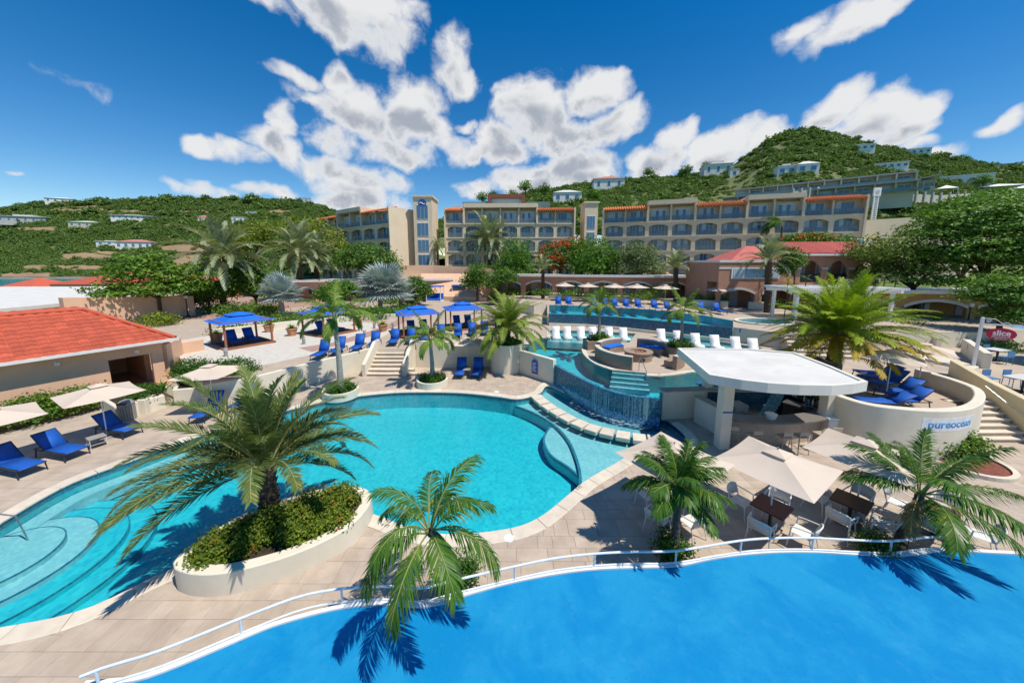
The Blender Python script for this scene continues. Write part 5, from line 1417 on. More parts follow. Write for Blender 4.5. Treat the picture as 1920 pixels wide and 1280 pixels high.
# shelf of bottles along the side wall, fridge box, till
sh = empty('bottle_shelf', (13.75, 15.0, 0), 0, 'dark shelf unit crowded with bottles at the side of the bar', 'shelf')
MB().box(.06, .12, -1.15, 1.0, .3, 2.6).build('back_panel', M_dark, sh)
for k in range(4): MB().box(-.2, .06, -1.15, 1.0, 1.08 + .38 * k, 1.10 + .38 * k).build('shelf_board', M_dark, sh)
for yy in (-1.17, 1.0): MB().box(-.2, .06, yy, yy + .03, .3, 2.6).build('side_panel', M_dark, sh)
BM = [glass_mat('clear_bottle', (.6, .62, .6), .08, .6), glass_mat('amber_bottle', (.28, .10, .02), .08, .6), glass_mat('green_bottle', (.03, .12, .05), .08, .6), glass_mat('white_bottle', (.75, .74, .7), .2, .5)]
bm_ = [MB().lathe([(.042, 0), (.042, .19), (.016, .23), (.016, .30)], 8).mesh('bottle', m) for m in BM]
kinds = ['clear glass', 'amber glass', 'green glass', 'white']
for k in range(4):
    for i in range(13):
        w = rnd.randrange(4)
        o = link('bottle', bm_[w], None, (13.75 - .06 - rnd.random() * .07, 15.0 - 1.05 + i * .155 + rnd.uniform(-.02, .02), 1.101 + .38 * k)); tag(o, kinds[w] + ' bottle standing on the dark shelf of the bar', 'bottle', 'bottles on the bar shelf')
p = P(1388, 760, 1.0)
fb_ = empty('bar_fridge', (10.1, 14.6, .0), .1, 'grey fridge box behind the bar counter', 'fridge'); MB().box(-.35, .35, -.3, .3, 0, 1.25).build('cabinet', M_grey, fb_, bevel=.02); MB().box(-.31, .31, -.33, -.3, .1, 1.2).build('door', mat('grey_fridge_door', (.36, .35, .33), .4), fb_); MB().box(.22, .26, -.36, -.33, .5, .9).build('handle', M_steel, fb_)
tl_ = empty('till', (12.95, 14.25, 1.10), .6, 'black till with tilted screen on the bar work counter', 'till'); MB().box(-.2, .2, -.18, .18, 0, .1).build('drawer', M_dark, tl_); MB().box(-.17, .17, -.02, .02, .1, .4).build('screen', glass_mat('screen_glass', (.05, .08, .14), .1), tl_)
ib = empty('ice_bucket', (10.75, 13.4, 1.1), 0, 'pale round tub on the bar counter', 'tub'); MB().lathe([(.16, 0), (.22, .2), (.23, .2), (.2, .17)], 16).build('bowl', M_white, ib); MB().lathe([(.23, .2), (.1, .26), (.02, .27)], 16).build('lid', M_white, ib)
# cabinet at the side
p = P(1577, 832, 0); cb = empty('bar_cabinet', (p.x, p.y, .012), -.12, 'white two door cabinet between the bar and the curved wall', 'cabinet')
MB().box(-.6, .6, -.02, .55, 0, 1.05).build('carcass', M_white, cb); MB().box(-.66, .66, -.08, .6, 1.05, 1.12).build('top', M_white, cb, bevel=.01)
for s_ in (-1, 1):
    dr = MB().box(-.28, .28, -.045, -.02, .05, 1.0).build('door', M_white, cb, bevel=.006, loc=(s_ * .295, 0, 0)); MB().tube([(-s_ * .22, -.07, .5), (-s_ * .22, -.07, .64)], .012, 6).build('handle', M_steel, dr)
# stools
def make_stool():
    r = empty('bar_stool', (0, 0, 0), 0, 'beige high stool pushed up to the bar counter', 'stool', 'stools at the bar counter'); mm = mat('taupe_plastic', (.40, .35, .28), .5, (.36, .31, .25), 4)
    MB().box(-.2, .2, -.2, .2, .70, .74).build('seat', mm, r, bevel=.01); MB().box(-.2, .2, -.21, -.185, .80, .98).build('backrest', mm, r, bevel=.01)
    for sx in (-1, 1):
        for sy in (-1, 1): MB().tube([(sx * .17, sy * .17, .72), (sx * .23, sy * .23, 0)], .016, 6).build('leg', mm, r)
        MB().tube([(sx * .18, -.19, .72), (sx * .18, -.2, .9)], .012, 6).build('back_post', mm, r)
    MB().tube([(-.2, -.2, .28), (.2, -.2, .28), (.2, .2, .28), (-.2, .2, .28), (-.2, -.2, .28)], .011, 6).build('footrest', mm, r)
    return r
ST = make_stool(); n_s = 6; sp_ = offset(cpath, -.62)
for k in range(n_s):
    i = int((k + .5) / n_s * (len(sp_) - 1)); q = sp_[i]; o = ST if k == 0 else copy_tree(ST); o['label'] = 'beige high stool at the bar counter, %s from the white cabinet' % ORD[n_s - 1 - k]; o.location = (q[0] + bc.x, q[1] + bc.y, .012); o.rotation_euler = (0, 0, rnd.uniform(-.15, .15))
# swim-up stools: round blue seats just above the lagoon water
for k in range(6):
    thing_mesh('pool_stool', MB().lathe([(.07, -.95), (.07, -.02), (.22, .0), (.24, .05), (.2, .08)], 16), mat('blue_stool_tile', (.03, .14, .34), .3), 'round blue stool at the swim up counter, %s from the waterfall' % ORD[k], 'stool', 'stools in the lagoon', loc=((9.5 + k * .75) * KS, 16.5 * KS, T - .02))

# ---- fire pit island
fc = P(1196, 673, T); fp = empty('fire_pit', (fc.x, fc.y, T), 0, 'round stone fire pit in the middle of the lagoon island', 'fire pit')
MB().lathe([(.85, 0), (.85, .48), (.9, .48), (.9, .56), (.5, .56), (.5, .45), (.02, .42)], 28).build('ring', M_stone, fp)
for k in range(9): MB().lathe([(.02, 0), (.1, .02), (.1, .1), (.03, .14)], 6).build('lava_rock', mat('orange_rock', (.45, .15, .06), .9), fp, loc=(.28 * cos(k * 2.4) * (k % 3) / 2, .28 * sin(k * 2.4) * (k % 3) / 2, .42))
MB().box(-.12, .12, -.88, -.84, .12, .26).build('vent', M_dark, fp)
def arc(c, r_, a0, a1, n_=14): return [(c[0] + r_ * cos(radians(lerp(a0, a1, i / n_))), c[1] + r_ * sin(radians(lerp(a0, a1, i / n_)))) for i in range(n_ + 1)]
for (a0, a1, lab, cush) in ((168, 243, 'curved stone bench beside the lagoon edge, left of the island steps', False), (300, 352, 'curved stone bench beside the lagoon edge next to the bar roof', False), (98, 150, 'curved stone bench with long blue cushion behind the palm planter', True), (22, 72, 'curved stone bench with long blue cushion near the second slim palm', True)):
    r = empty('curved_bench', (fc.x, fc.y, T), 0, lab, 'bench', 'curved benches round the fire pit')
    MB().wall(arc((0, 0), 2.45, a0, a1), -.28, 0, .78).build('back_wall', M_stone, r, smooth=True)
    MB().wall(arc((0, 0), 2.45, a0, a1), -.30, .78, .83).build('wall_cap', M_coping, r, smooth=True)
    MB().wall(arc((0, 0), 1.85, a0 + 2, a1 - 2), -.6, 0, .40).build('seat', M_stone, r, smooth=True)
    if cush: MB().wall(arc((0, 0), 1.83, a0 + 3, a1 - 3), -.58, .40, .52).build('cushion', M_sling_w, r, smooth=True, bevel=.03)
rl = empty('handrail', (*steps_r, T), 0, 'curved steel handrail at the lagoon island steps', 'handrail'); MB().tube([(-.3, .35, 0), (-.3, .35, .75), (-.3, .2, .85), (-.3, -.7, .35), (-.3, -.9, -.3)], .02, 8).build('rail', M_steel, rl, smooth=True)

# ---- small signs
sx_ = P(998, 712, .5); sgn = empty('rules_sign', (P(1003, 709.5, 0).x - .03, P(1003, 709.5, 0).y - .07, .35), -.72, 'arched blue pool rules board on the short cream wall', 'sign')
MB().prism([(-.24, 0), (.24, 0), (.24, .8), (.15, .92), (0, .96), (-.15, .92), (-.24, .8)], 0, .02).build('board', M_bluesign, sgn).rotation_euler = (pi / 2, 0, 0)
for k in range(7): MB().box(-.16, .16 - .05 * (k % 3), -.026, -.0205, .72 - .09 * k, .75 - .09 * k).build('printed_line', M_white, sgn)
q = P(1390, 614, U); s3 = empty('small_sign', (q.x, q.y - .25, U - .35), 0, 'small blue square sign on the cream wall under the spa', 'sign'); MB().box(-.28, .28, 0, .02, 0, .36).build('board', M_bluesign, s3)
for k in range(2): MB().box(-.2 + .25 * k, -.05 + .25 * k, -.01, -.001, .1, .26).build('printed_mark', M_white, s3)
# hanging pizzeria sign
q = P(1824, 690, T); hs_ = empty('hanging_sign', (q.x, q.y, T), -.45, 'red oval sign reading slice hanging from a white bracket post', 'sign')
MB().box(-.06, .06, -.06, .06, 0, 3.05).build('post', M_white, hs_, bevel=.01); MB().box(.09, 1.55, -.03, .03, 2.62, 2.70).build('arm', M_white, hs_)
MB().tube([(.1 + .16 + .12 * (1 - t / 14) * cos(t * .9), 0, 2.85 + .12 * (1 - t / 14) * sin(t * .9)) for t in range(14)], .014, 5).build('scroll', M_white, hs_)
MB().tube([(.1, 0, 3.0), (.5, 0, 2.98), (.8, 0, 2.74), (1.0, 0, 2.8), (1.1, 0, 2.72)], .014, 5).build('scroll', M_white, hs_)
ov = MB(); ov.lathe([(.68, -.02), (.68, .02)], 36); o = ov.build('oval_board', mat('raspberry_red', (.55, .01, .07), .4), hs_, loc=(.82, 0, 2.12)); o.rotation_euler = (pi / 2, 0, 0); o.scale = (.86, .52, 1)
M_wt = mat('white_print', (.85, .85, .85), .5)
text_obj('slice', .40, M_wt, hs_, (.82, -.028, 2.18), (pi / 2, 0, 0), .004, bold=.01); text_obj('PIZZERIA', .15, M_wt, hs_, (.82, -.028, 1.96), (pi / 2, 0, 0), .004, 1.2); text_obj('pizza & pasta', .09, M_wt, hs_, (.82, -.028, 1.85), (pi / 2, 0, 0), .004)
# depth marks on the coping
for (x, y, s_, rz) in ((1086, 914, '3 FT', .62), (722, 985, '4 FT', -.35), (287, 1094, '3 FT', .45)):
    p = P(x, y, .04); mk = text_obj(s_, .15, mat('black_print', (.02, .02, .02), .6), None, (p.x, p.y, .041), (0, 0, rz), .0005, name='depth_mark')
    tag(mk, {1086: 'black depth marking 3 FT on the coping at the shallow shelf', 722: 'black depth marking on the coping behind the palm', 287: 'black depth marking on the coping beside the big planter'}[x], 'marking')
p = P(954, 1010, 0); thing_mesh('skimmer_lid', MB().lathe([(.14, 0), (.14, .02), (.12, .028), (.02, .03)], 20), M_white, 'round white skimmer lid in the deck beside the coping', 'lid', loc=(p.x, p.y, .016))
p = P(930, 742, 0); thing_mesh('skimmer_lid', MB().lathe([(.14, 0), (.14, .02), (.12, .028), (.02, .03)], 20), M_white, 'round white skimmer lid below the tall cream wall', 'lid', loc=(p.x, p.y + .55, .016))
pr = empty('pool_handrail', (P(-22, 1006, 0).x, P(-22, 1006, 0).y, 0), .6, 'bent steel handrail at the curved pool entry steps', 'handrail'); MB().tube([(-.4, .3, -.3), (-.4, .3, .7), (-.3, .2, .8), (.6, -.2, .5), (.75, -.25, -.4)], .02, 8).build('rail', M_steel, pr, smooth=True)

# ---- planters
def planter_round(x, y, r_, h_, label, z=0.0):
    p = P(x, y, z); o = empty('round_planter', (p.x, p.y, z), 0, label, 'planter'); MB().lathe([(r_, -.02), (r_, h_), (r_ - .13, h_), (r_ - .13, h_ - .12)], 40, cap=False).build('wall', M_cream2, o, smooth=True); MB().lathe([(r_ - .12, h_ - .14), (r_ - .12, h_ - .1), (.02, h_ - .06)], 24).build('soil', M_soil, o); return p
PE = planter_round(640, 742, .95, .42, 'round cream planter of the slim grey palm left of the stairs')
PF = planter_round(811, 722, .95, .42, 'round cream planter of the slim palm right of the stairs')
PG = planter_round(951, 693, 1.18, 2.0, 'tall cream drum planter under the bushy palm')
bed = P(1806, 868, 0); bo = empty('round_bed', (bed.x, bed.y, 0), 0, 'round low bed with red mulch below the curved wall', 'planter'); MB().lathe([(1.2, -.02), (1.2, .16), (1.05, .16), (1.05, .1)], 40, cap=False).build('kerb', M_coping, bo); MB().lathe([(1.06, .08), (.9, .13), (.02, .16)], 28).build('mulch', M_bark_chip, bo)
kid = ccw(spline(px((334, 1108), (380, 1120), (450, 1112), (560, 1077), (650, 1030), (692, 985), (698, 958), (672, 944), (600, 950), (480, 990), (385, 1045), (338, 1085)), .25, True)); kc = P(520, 1030, 0)
kl = [(a - kc.x, b - kc.y) for a, b in kid]; kp = empty('kidney_planter', (kc.x, kc.y, 0), 0, 'large kidney shaped cream planter with date palm at the pool edge', 'planter')
MB().wall(kl, .28, -.3, .60, closed=True).build('wall', M_cream2, kp, smooth=True, bevel=.03, seg=2); MB().sheet(offset(kl, .2, True), .46).build('soil', M_soil, kp)
KID = offset(kid, .26, True)
lp2 = [P2(327, 760, 0), P2(455, 748, 0), P2(462, 735, 0), P2(335, 738, 0)]; lc = P(395, 745, 0)
lpl = empty('long_planter', (lc.x, lc.y, 0), 0, 'long cream planter with a leafy hedge by the passage', 'planter'); MB().wall(ccw([(a - lc.x, b - lc.y) for a, b in lp2]), .18, -.02, .85, closed=True).build('wall', M_cream2, lpl, bevel=.02); MB().sheet(offset(ccw([(a - lc.x, b - lc.y) for a, b in lp2]), .16, True), .72).build('soil', M_soil, lpl)
ap = P(268, 772, 0); apo = empty('corner_planter', (ap.x, ap.y, 0), atan2(LU.y, LU.x), 'cream corner planter with spiky agave next to the grey bin', 'planter'); MB().prism([(-1.0, -.5), (.75, -.5), (.75, 1.4), (-1.0, 1.4)], -.02, .75).build('wall', M_cream2, apo, bevel=.05, seg=3); MB().box(-.85, .6, -.36, 1.25, .752, .765).build('soil', M_soil, apo)
def stone_planter(x, y, w, label):
    p = P(x, y, T); o = empty('stone_planter', (p.x, p.y, T), .1, label, 'planter'); MB().wall([(-w, -w * .6), (w, -w * .6), (w, w * .6), (-w, w * .6)], .16, -.02, .62, closed=True).build('wall', M_stone, o); MB().box(-w + .15, w - .15, -w * .6 + .15, w * .6 - .15, .45, .5).build('soil', M_soil, o); return p
PH = stone_planter(1122, 652, 1.0, 'stone planter of the slim palm beside the white water loungers'); PI = stone_planter(1275, 666, .9, 'stone planter of the slim palm behind the bar roof')
for (x0, x1, y, lab) in ((1030, 1190, 561, 'long cream planter box behind the upper pool umbrellas'), (1310, 1378, 577, 'cream planter box beside the steps of the pink house'), (1418, 1452, 582, 'cream planter box in front of the pink house palm')):
    a, b = P(x0, y, U), P(x1, y + (x1 - x0) * .05, U); thing_mesh('planter_box', MB().wall([(a.x, a.y + 1.2), (b.x, b.y + 1.2)], .9, U - .02, U + .75), M_cream2, lab, 'planter', bevel=.02)
# pots with plants stand on the sand
POTS = []
pot_me = MB().lathe([(.30, 0), (.42, .55), (.46, .55), (.46, .66), (.40, .66), (.38, .58)], 8).mesh('rim', M_terra)
for x, y, lab in ((407, 640, 'terracotta pot with a yellow green plant behind the first blue canopy post'), (505, 622, 'terracotta pot beside the first blue canopy'), (548, 629, 'terracotta pot standing between the two blue canopies'), (672, 609, 'terracotta pot by the low white wall beyond the canopy'), (718, 621, 'wide terracotta pot on the pink path behind the loungers')):
    p = P(x, y, T); r = empty('terracotta_pot', (p.x, p.y, T + .006), rnd.random(), lab, 'pot', 'terracotta pots'); o = link('pot', pot_me, r); POTS.append((p.x, p.y)); MB().lathe([(.38, .56), (.02, .6)], 8).build('soil', M_soil, r)
for x, y in ((570, 645), (684, 632), (702, 616), (737, 616), (424, 668)):
    p = P(x, y, T); r = empty('bollard_light', (p.x, p.y, T + .006), 0, 'short grey bollard light at the edge of the sand', 'bollard', 'bollard lights'); MB().lathe([(.11, 0), (.11, .5)], 14).build('post', M_grey, r)
    for k in range(3): MB().lathe([(.125, .38 + .05 * k), (.125, .40 + .05 * k)], 14).build('louvre', M_rail, r)
    MB().lathe([(.12, .5), (.13, .55), (.05, .58)], 14).build('cap', M_grey, r)
def lamp_post(x, y, z, h_, label):
    p = P(x, y, z); r = empty('lamp_post', (p.x, p.y, z), 0, label, 'lamp post', 'black lamp posts with white globes'); MB().lathe([(.2, 0), (.18, .12), (.07, .3), (.05, h_ - .3), (.1, h_ - .25), (.1, h_ - .2)], 12).build('pole', M_dark, r, smooth=True); MB().lathe([(.02, h_ - .22), (.15, h_ - .12), (.19, h_ + .02), (.13, h_ + .15), (.02, h_ + .2)], 14).build('globe', M_globe, r, smooth=True)
for a in ((353, 594, T, 2.3, 'black lamp post with white globe by the round tree'), (318, 583, T, 2.3, 'black lamp post in the shade of the round tree'), (796, 566, T, 2.6, 'lamp post with white globe in the shrubs beside a daybed'), (875, 556, T, 2.6, 'lamp post with white globe beside the ramp'), (1812, 618, T + .3, 2.2, 'black lamp post with faceted white lantern by the ochre arcade')): lamp_post(*a)

# ---- cafe tables on the right
def cafe(x, y, label, k):
    p = P(x, y, T); t = empty('cafe_table', (p.x, p.y, T + .006), .2, label, 'table', 'pale cafe tables'); MB().box(-.7, .7, -.4, .4, .72, .75).build('tabletop', M_arch, t); MB().tube([(0, 0, 0), (0, 0, .72)], .05, 8).build('column', M_dark, t); MB().box(-.3, .3, -.25, .25, 0, .03).build('foot', M_dark, t)
    for s_, (dx, dy) in enumerate(((-.55, -.75), (.5, -.75), (-.5, .75), (.55, .75))):
        c = empty('cafe_chair', (p.x + dx, p.y + dy, T + .006), 0 if dy > 0 else pi, 'light blue chair at the %s, %s' % (k, ['sign side', 'road side', 'hedge side', 'trunk side'][s_]), 'chair', 'light blue cafe chairs'); mm = mat('light_blue_plastic', (.10, .25, .48), .5)
        MB().box(-.21, .21, -.21, .21, .44, .47).build('seat', mm, c); MB().box(-.21, .21, .19, .22, .5, .82).build('backrest', mm, c)
        for sx in (-1, 1):
            for sy in (-1, 1): MB().tube([(sx * .18, sy * .18, .45), (sx * .2, sy * .2, 0)], .015, 6).build('leg', mm, c)
cafe(1868, 676, 'long pale cafe table under the red oval sign', 'pale table under the red oval sign'); cafe(1915, 735, 'pale cafe table behind the yellow stair wall', 'pale table behind the yellow wall')
q = P(1930, 690, T); cu = empty('cafe_umbrella', (q.x + 3.2, q.y, T), 0, 'light blue umbrella over the cafe tables', 'umbrella'); MB().add([(-2, -2, 2.1), (2, -2, 2.1), (2, 2, 2.1), (-2, 2, 2.1), (0, 0, 2.75)], [(0, 1, 4), (1, 2, 4), (2, 3, 4), (3, 0, 4)]).build('canopy', mat('light_blue_canvas', (.10, .42, .72), .8), cu); MB().tube([(0, 0, 0), (0, 0, 2.8)], .03, 8).build('pole', M_rail, cu)
# ================================================================== plants
LM_date = leaf_mat('date_palm_leaf', (0.07, 0.12, 0.03), (0.2, 0.25, 0.075), (0.36, 0.33, 0.12), .4, .25)
LM_dateg = leaf_mat('grey_date_leaf', (0.17, 0.22, 0.12), (0.36, 0.41, 0.24), (0.48, 0.46, 0.30), .45, .22)
LM_coco = leaf_mat('coconut_leaf', (0.035, 0.11, 0.018), (0.12, 0.24, 0.03), (0.28, 0.32, 0.06), .35, .3)
LM_royal = leaf_mat('slim_palm_leaf', (0.08, 0.17, 0.025), (0.22, 0.33, 0.045), (0.38, 0.38, 0.1), .4, .3)
LM_lime = leaf_mat('lime_palm_leaf', (0.16, 0.28, 0.02), (0.36, 0.46, 0.03), (0.54, 0.50, 0.04), .4, .35)
LM_gold = leaf_mat('gold_palm_leaf', (0.42, 0.28, 0.015), (0.52, 0.38, 0.02), (0.30, 0.32, 0.03), .5, .3)
LM_silver = leaf_mat('silver_fan_leaf', (0.24, 0.3, 0.3), (0.42, 0.48, 0.47), None, .5, .12)
LM_almond = leaf_mat('almond_leaf', (0.05, 0.13, 0.012), (0.17, 0.29, 0.03), (0.26, 0.36, 0.06), .4, .3)
LM_tree = leaf_mat('tree_leaf', (0.045, 0.115, 0.018), (0.14, 0.25, 0.035), (0.22, 0.32, 0.06), .45, .28)
LM_bright = leaf_mat('bright_tree_leaf', (0.05, 0.14, 0.015), (0.14, 0.28, 0.025), None, .45, .3)
LM_dark = leaf_mat('dark_tree_leaf', (0.06, 0.15, 0.025), (0.19, 0.33, 0.05), (0.30, 0.43, 0.08), .45, .25)
LM_pale = leaf_mat('pale_tree_leaf', (0.09, 0.14, 0.05), (0.20, 0.25, 0.10), None, .5, .25)
LM_hedge = leaf_mat('hedge_leaf', (0.045, 0.12, 0.016), (0.16, 0.28, 0.03), (0.28, 0.37, 0.05), .4, .25, 3)
LM_ixora = leaf_mat('ixora_leaf', (0.08, 0.15, 0.015), (0.28, 0.32, 0.025), (0.4, 0.42, 0.05), .4, .25, 2.5)
LM_box = leaf_mat('box_leaf', (0.02, 0.08, 0.01), (0.08, 0.18, 0.015), None, .4, .25, 5)
M_flower = leaf_mat('orange_flower', (0.55, 0.06, 0.02), (0.65, 0.12, 0.03), None, .6, .2)
M_flame = leaf_mat('flame_flower', (0.55, 0.035, 0.012), (0.62, 0.09, 0.02), None, .6, .2)
M_yflower = leaf_mat('yellow_flower', (0.70, 0.45, 0.01), (0.75, 0.55, 0.03), None, .6, .2)
M_rachis = mat('green_rachis', (0.20, 0.25, 0.07), .5, (.26, .26, .08), 3)
M_rachis_y = mat('yellow_rachis', (0.36, 0.34, 0.12), .5, (.30, .28, .1), 3)
M_trunk_date = mat('date_trunk', (0.13, 0.085, 0.055), .95, (.06, .04, .028), 9, .9, 18)
M_trunk_grey = mat('grey_trunk', (0.34, 0.33, 0.31), .85, (.24, .23, .21), 5, .4, 22)
M_trunk_dark = mat('dark_trunk', (0.05, 0.04, 0.032), .9, (.09, .075, .06), 7, .6, 20)
M_crownshaft = mat('green_crownshaft', (0.10, 0.20, 0.04), .45, (.16, .25, .06), 4)
M_bark = mat('tree_bark', (0.11, 0.08, 0.055), .95, (.06, .045, .03), 7, .8, 16)

def two_mesh(name, a, b, ma, mb_):
    me = bpy.data.meshes.new(name); n = len(a.v)
    me.from_pydata(a.v + b.v, [], a.f + [tuple(i + n for i in f) for f in b.f])
    me.materials.append(ma); me.materials.append(mb_)
    me.polygons.foreach_set('material_index', [0] * len(a.f) + [1] * len(b.f)); me.update(); return me
def frond_mesh(L, e0, droop, pairs, ll, lw, va=55, lift=15, ldroop=.35, m=None, rm=None, bare=.16, p=1.4, twist=0.0, seed=0, rr=.022, tipk=.35):
    r = random.Random(seed); R = MB(); A = MB(); N = 14
    pts = [Vector((0, 0, 0))]; tan = []
    e0 = radians(e0); dr = radians(droop)
    for i in range(N + 1):
        s_ = i / N; e = e0 - dr * s_ ** p; yaw = twist * s_ * s_
        t_ = Vector((cos(e) * cos(yaw), cos(e) * sin(yaw), sin(e))); tan.append(t_)
        if i < N: pts.append(pts[-1] + t_ * (L / N))
    R.tube(pts, [rr * (1.0 - .85 * i / N) for i in range(N + 1)], 5)
    for k in range(pairs):
        s_ = bare + (1 - bare) * (k + .5) / pairs; f = s_ * N; i = min(int(f), N - 1); u = f - i
        o = pts[i].lerp(pts[i + 1], u); t_ = tan[i].lerp(tan[min(i + 1, N)], u).normalized()
        side = Vector((0, 0, 1)).cross(t_)
        if side.length < 1e-3: side = Vector((0, 1, 0))
        side.normalize(); nn = t_.cross(side)
        prof = min(1, (s_ - bare) / .22 + .35) * (1 - max(0, (s_ - .55) / .45) ** 1.6 * (1 - tipk))
        for sg in (-1, 1):
            a = radians(lerp(va + 14, va - 22, s_) + r.uniform(-8, 8)); lf = radians(lift + r.uniform(-12, 12)); l = ll * prof * r.uniform(.86, 1.1)
            d = t_ * cos(a) + (side * sg * cos(lf) + nn * sin(lf)) * sin(a)
            w = d.cross(nn); 
            if w.length < 1e-3: w = t_.copy()
            w.normalize(); w *= lw / 2
            mid = o + d * (l * .5) + Vector((0, 0, -ldroop * l * .12)); d2 = (d + Vector((0, 0, -ldroop * r.uniform(.7, 1.3)))).normalized(); tip = mid + d2 * (l * .5)
            A.add([o - w * .5, o + w * .5, mid + w, mid - w, tip], [(0, 1, 2, 3), (3, 2, 4)])
    return two_mesh('frond', A, R, m, rm or M_rachis)
def trunk_tube(path, r0, r1, rings, bulge=.0, n=12, rough=.0, seed=1):
    """trunk with ring scars or leaf boots"""
    rr_ = random.Random(seed); q = spline([tuple(p) for p in path], 0.02 + math.dist(path[0], path[-1]) / rings / 2); rad = []
    for i in range(len(q)):
        t_ = i / (len(q) - 1); b = lerp(r0, r1, t_) * (1 + bulge * (1 - t_) ** 6)
        rad.append(b * (1 + (rough if i % 2 else -rough * .3)))
    return MB().tube(q, rad, n)
def boots(mb, path, r0, r1, n, size, seed=2):
    """cut leaf bases spiralling up the trunk"""
    rr_ = random.Random(seed); q = spline([tuple(p) for p in path], .03)
    for k in range(n):
        t_ = (k + .5) / n; i = min(int(t_ * (len(q) - 1)), len(q) - 1); c = Vector(q[i]); a = k * 2.39996; r_ = lerp(r0, r1, t_)
        d = Vector((cos(a), sin(a), 0)); s_ = Vector((-sin(a), cos(a), 0)); o = c + d * r_ * .85; z = Vector((0, 0, 1))
        w = size * rr_.uniform(.8, 1.2)
        tip = o + d * w * .75 + z * w * 1.1
        mb.add([o - s_ * w * .55 - z * w * .5, o + s_ * w * .55 - z * w * .5, o + s_ * w * .35 + z * w * .7, o - s_ * w * .35 + z * w * .7, tip - s_ * w * .25, tip + s_ * w * .25], [(0, 1, 5, 4), (1, 2, 5), (0, 4, 3), (3, 4, 5, 2)])
    return mb
def palm(name, label, base, path, r0, r1, kind, layers, group=None, trunk_m=None, seed=1, rings=18, n_boots=0, boot=.1, yaw0=0.0, lean=None, crownshaft=None, rough=.06, clear=None):
    """path: trunk points relative to base; layers: (mesh list, count, spread) from the top down"""
    r = random.Random(seed); o = empty(name, base, 0, label, 'palm tree', group)
    mb = trunk_tube(path, r0, r1, rings, .35, 12, rough, seed)
    if n_boots: boots(mb, path, r0, r1, n_boots, boot, seed)
    mb.build('trunk', trunk_m or M_trunk_date, o, smooth=False)
    top = Vector(path[-1])
    if crownshaft: MB().tube([top - Vector((0, 0, .03)), top + Vector((0, 0, crownshaft * .5)), top + Vector((0, 0, crownshaft))], [r1 * 1.25, r1 * 1.15, r1 * .7], 10).build('crownshaft', M_crownshaft, o, smooth=True); top = top + Vector((0, 0, crownshaft * .8))
    k = 0
    for meshes, cnt in layers:
        for i in range(cnt):
            az = yaw0 + k * 2.39996 + r.uniform(-.22, .22); k += 1
            if clear and clear[0] < (degrees(az) + 180) % 360 - 180 < clear[1] and layers.index((meshes, cnt)) >= clear[2]: az += radians(clear[3])
            s_ = r.uniform(.88, 1.1)
            f = link('frond', meshes[i % len(meshes)], o, top + Vector((cos(az) * r1 * .5, sin(az) * r1 * .5, r.uniform(-.05, .05))), (r.uniform(-.1, .1), 0, az), (s_, s_, s_))
            if lean: f.rotation_euler = (Matrix.Rotation(lean[1], 3, lean[0]) @ Matrix.Rotation(az, 3, 'Z')).to_euler()
    return o
def date_set(L, m, pairs=46, ll=.42, lw=.028, seed=0, rm=None, steps=((84, 50), (64, 62), (42, 72), (20, 80), (-4, 70), (-28, 50)), rr=.024, lift=24, ldroop=.25):
    return [[frond_mesh(L * (1 if e > -10 else .9), e + 6 * v, dr + 8 * v, pairs, ll, lw, 52, lift, ldroop, m, rm or M_rachis_y, .14, 1.5, .25 * (v * 2 - 1), seed + 10 * i + v, rr) for v in (0, 1)] for i, (e, dr) in enumerate(steps)]

# --- the big date palm of the kidney planter
S = date_set(3.0, LM_date, 84, .52, .036, 1, steps=((80, 40), (60, 58), (40, 70), (20, 74), (2, 66), (-16, 44)))
pb = P(508, 968, .42)
palm('date_palm', 'big date palm with arching feather fronds in the kidney planter', (pb.x, pb.y, .40), [(0, 0, 0), (-.02, 0, .7), (-.05, .02, 1.5)], .21, .24, 'date', [(S[0], 6), (S[1], 10), (S[2], 13), (S[3], 13), (S[4], 8), (S[5], 3)], None, M_trunk_date, 4, 10, 90, .12, .3, clear=(-120, 10, 3, 150))
LM_dry = leaf_mat('dry_frond', (0.20, 0.13, 0.05), (0.36, 0.27, 0.12), None, .7, .2)
# --- foreground palms behind the rail
def coco_set(L, m, pairs=40, ll=.5, lw=.045, seed=0, steps=((75, 70), (52, 92), (30, 100), (8, 85), (-18, 55))):
    return [[frond_mesh(L, e + 5 * v, dr + 10 * v, pairs, ll, lw, 46, -8, .75, m, M_rachis, .2, 1.3, .3 * (v * 2 - 1), seed + 10 * i + v, .02, .5) for v in (0, 1)] for i, (e, dr) in enumerate(steps)]
C1 = coco_set(1.5, LM_coco, 54, .48, .026, 50); DRY = [frond_mesh(1.2, -20, 55, 44, .4, .024, 46, -10, .9, LM_dry, M_rachis_y, .2, 1.3, .2, 77, .018)]
palm('coconut_palm', 'coconut palm leaning over the railing onto the blue roof', (-1.2, 6.98, 0), [(0, 0, 0), (-.05, -.35, .9), (-.2, -.85, 1.9), (-.35, -1.22, 2.5)], .10, .075, 'coco', [(C1[0], 3), (C1[1], 3), (C1[2], 4), (C1[3], 3), (C1[4], 1)], None, M_trunk_dark, 8, 22, 0, 0, 1.0)
C2 = coco_set(1.2, LM_coco, 52, .42, .032, 90, ((80, 30), (62, 52), (44, 64), (26, 62), (4, 40)))
p = P(1266, 1052, 0); palm('coconut_palm', 'slender straight palm with a dense tuft beside the railing', (p.x, p.y + .05, 0), [(0, 0, 0), (.0, .02, 1.0), (-.03, .03, 2.0)], .10, .07, 'coco', [(C2[0], 4), (C2[1], 6), (C2[2], 6), (C2[3], 5), (C2[4], 3), (DRY, 1)], None, M_trunk_dark, 12, 22)
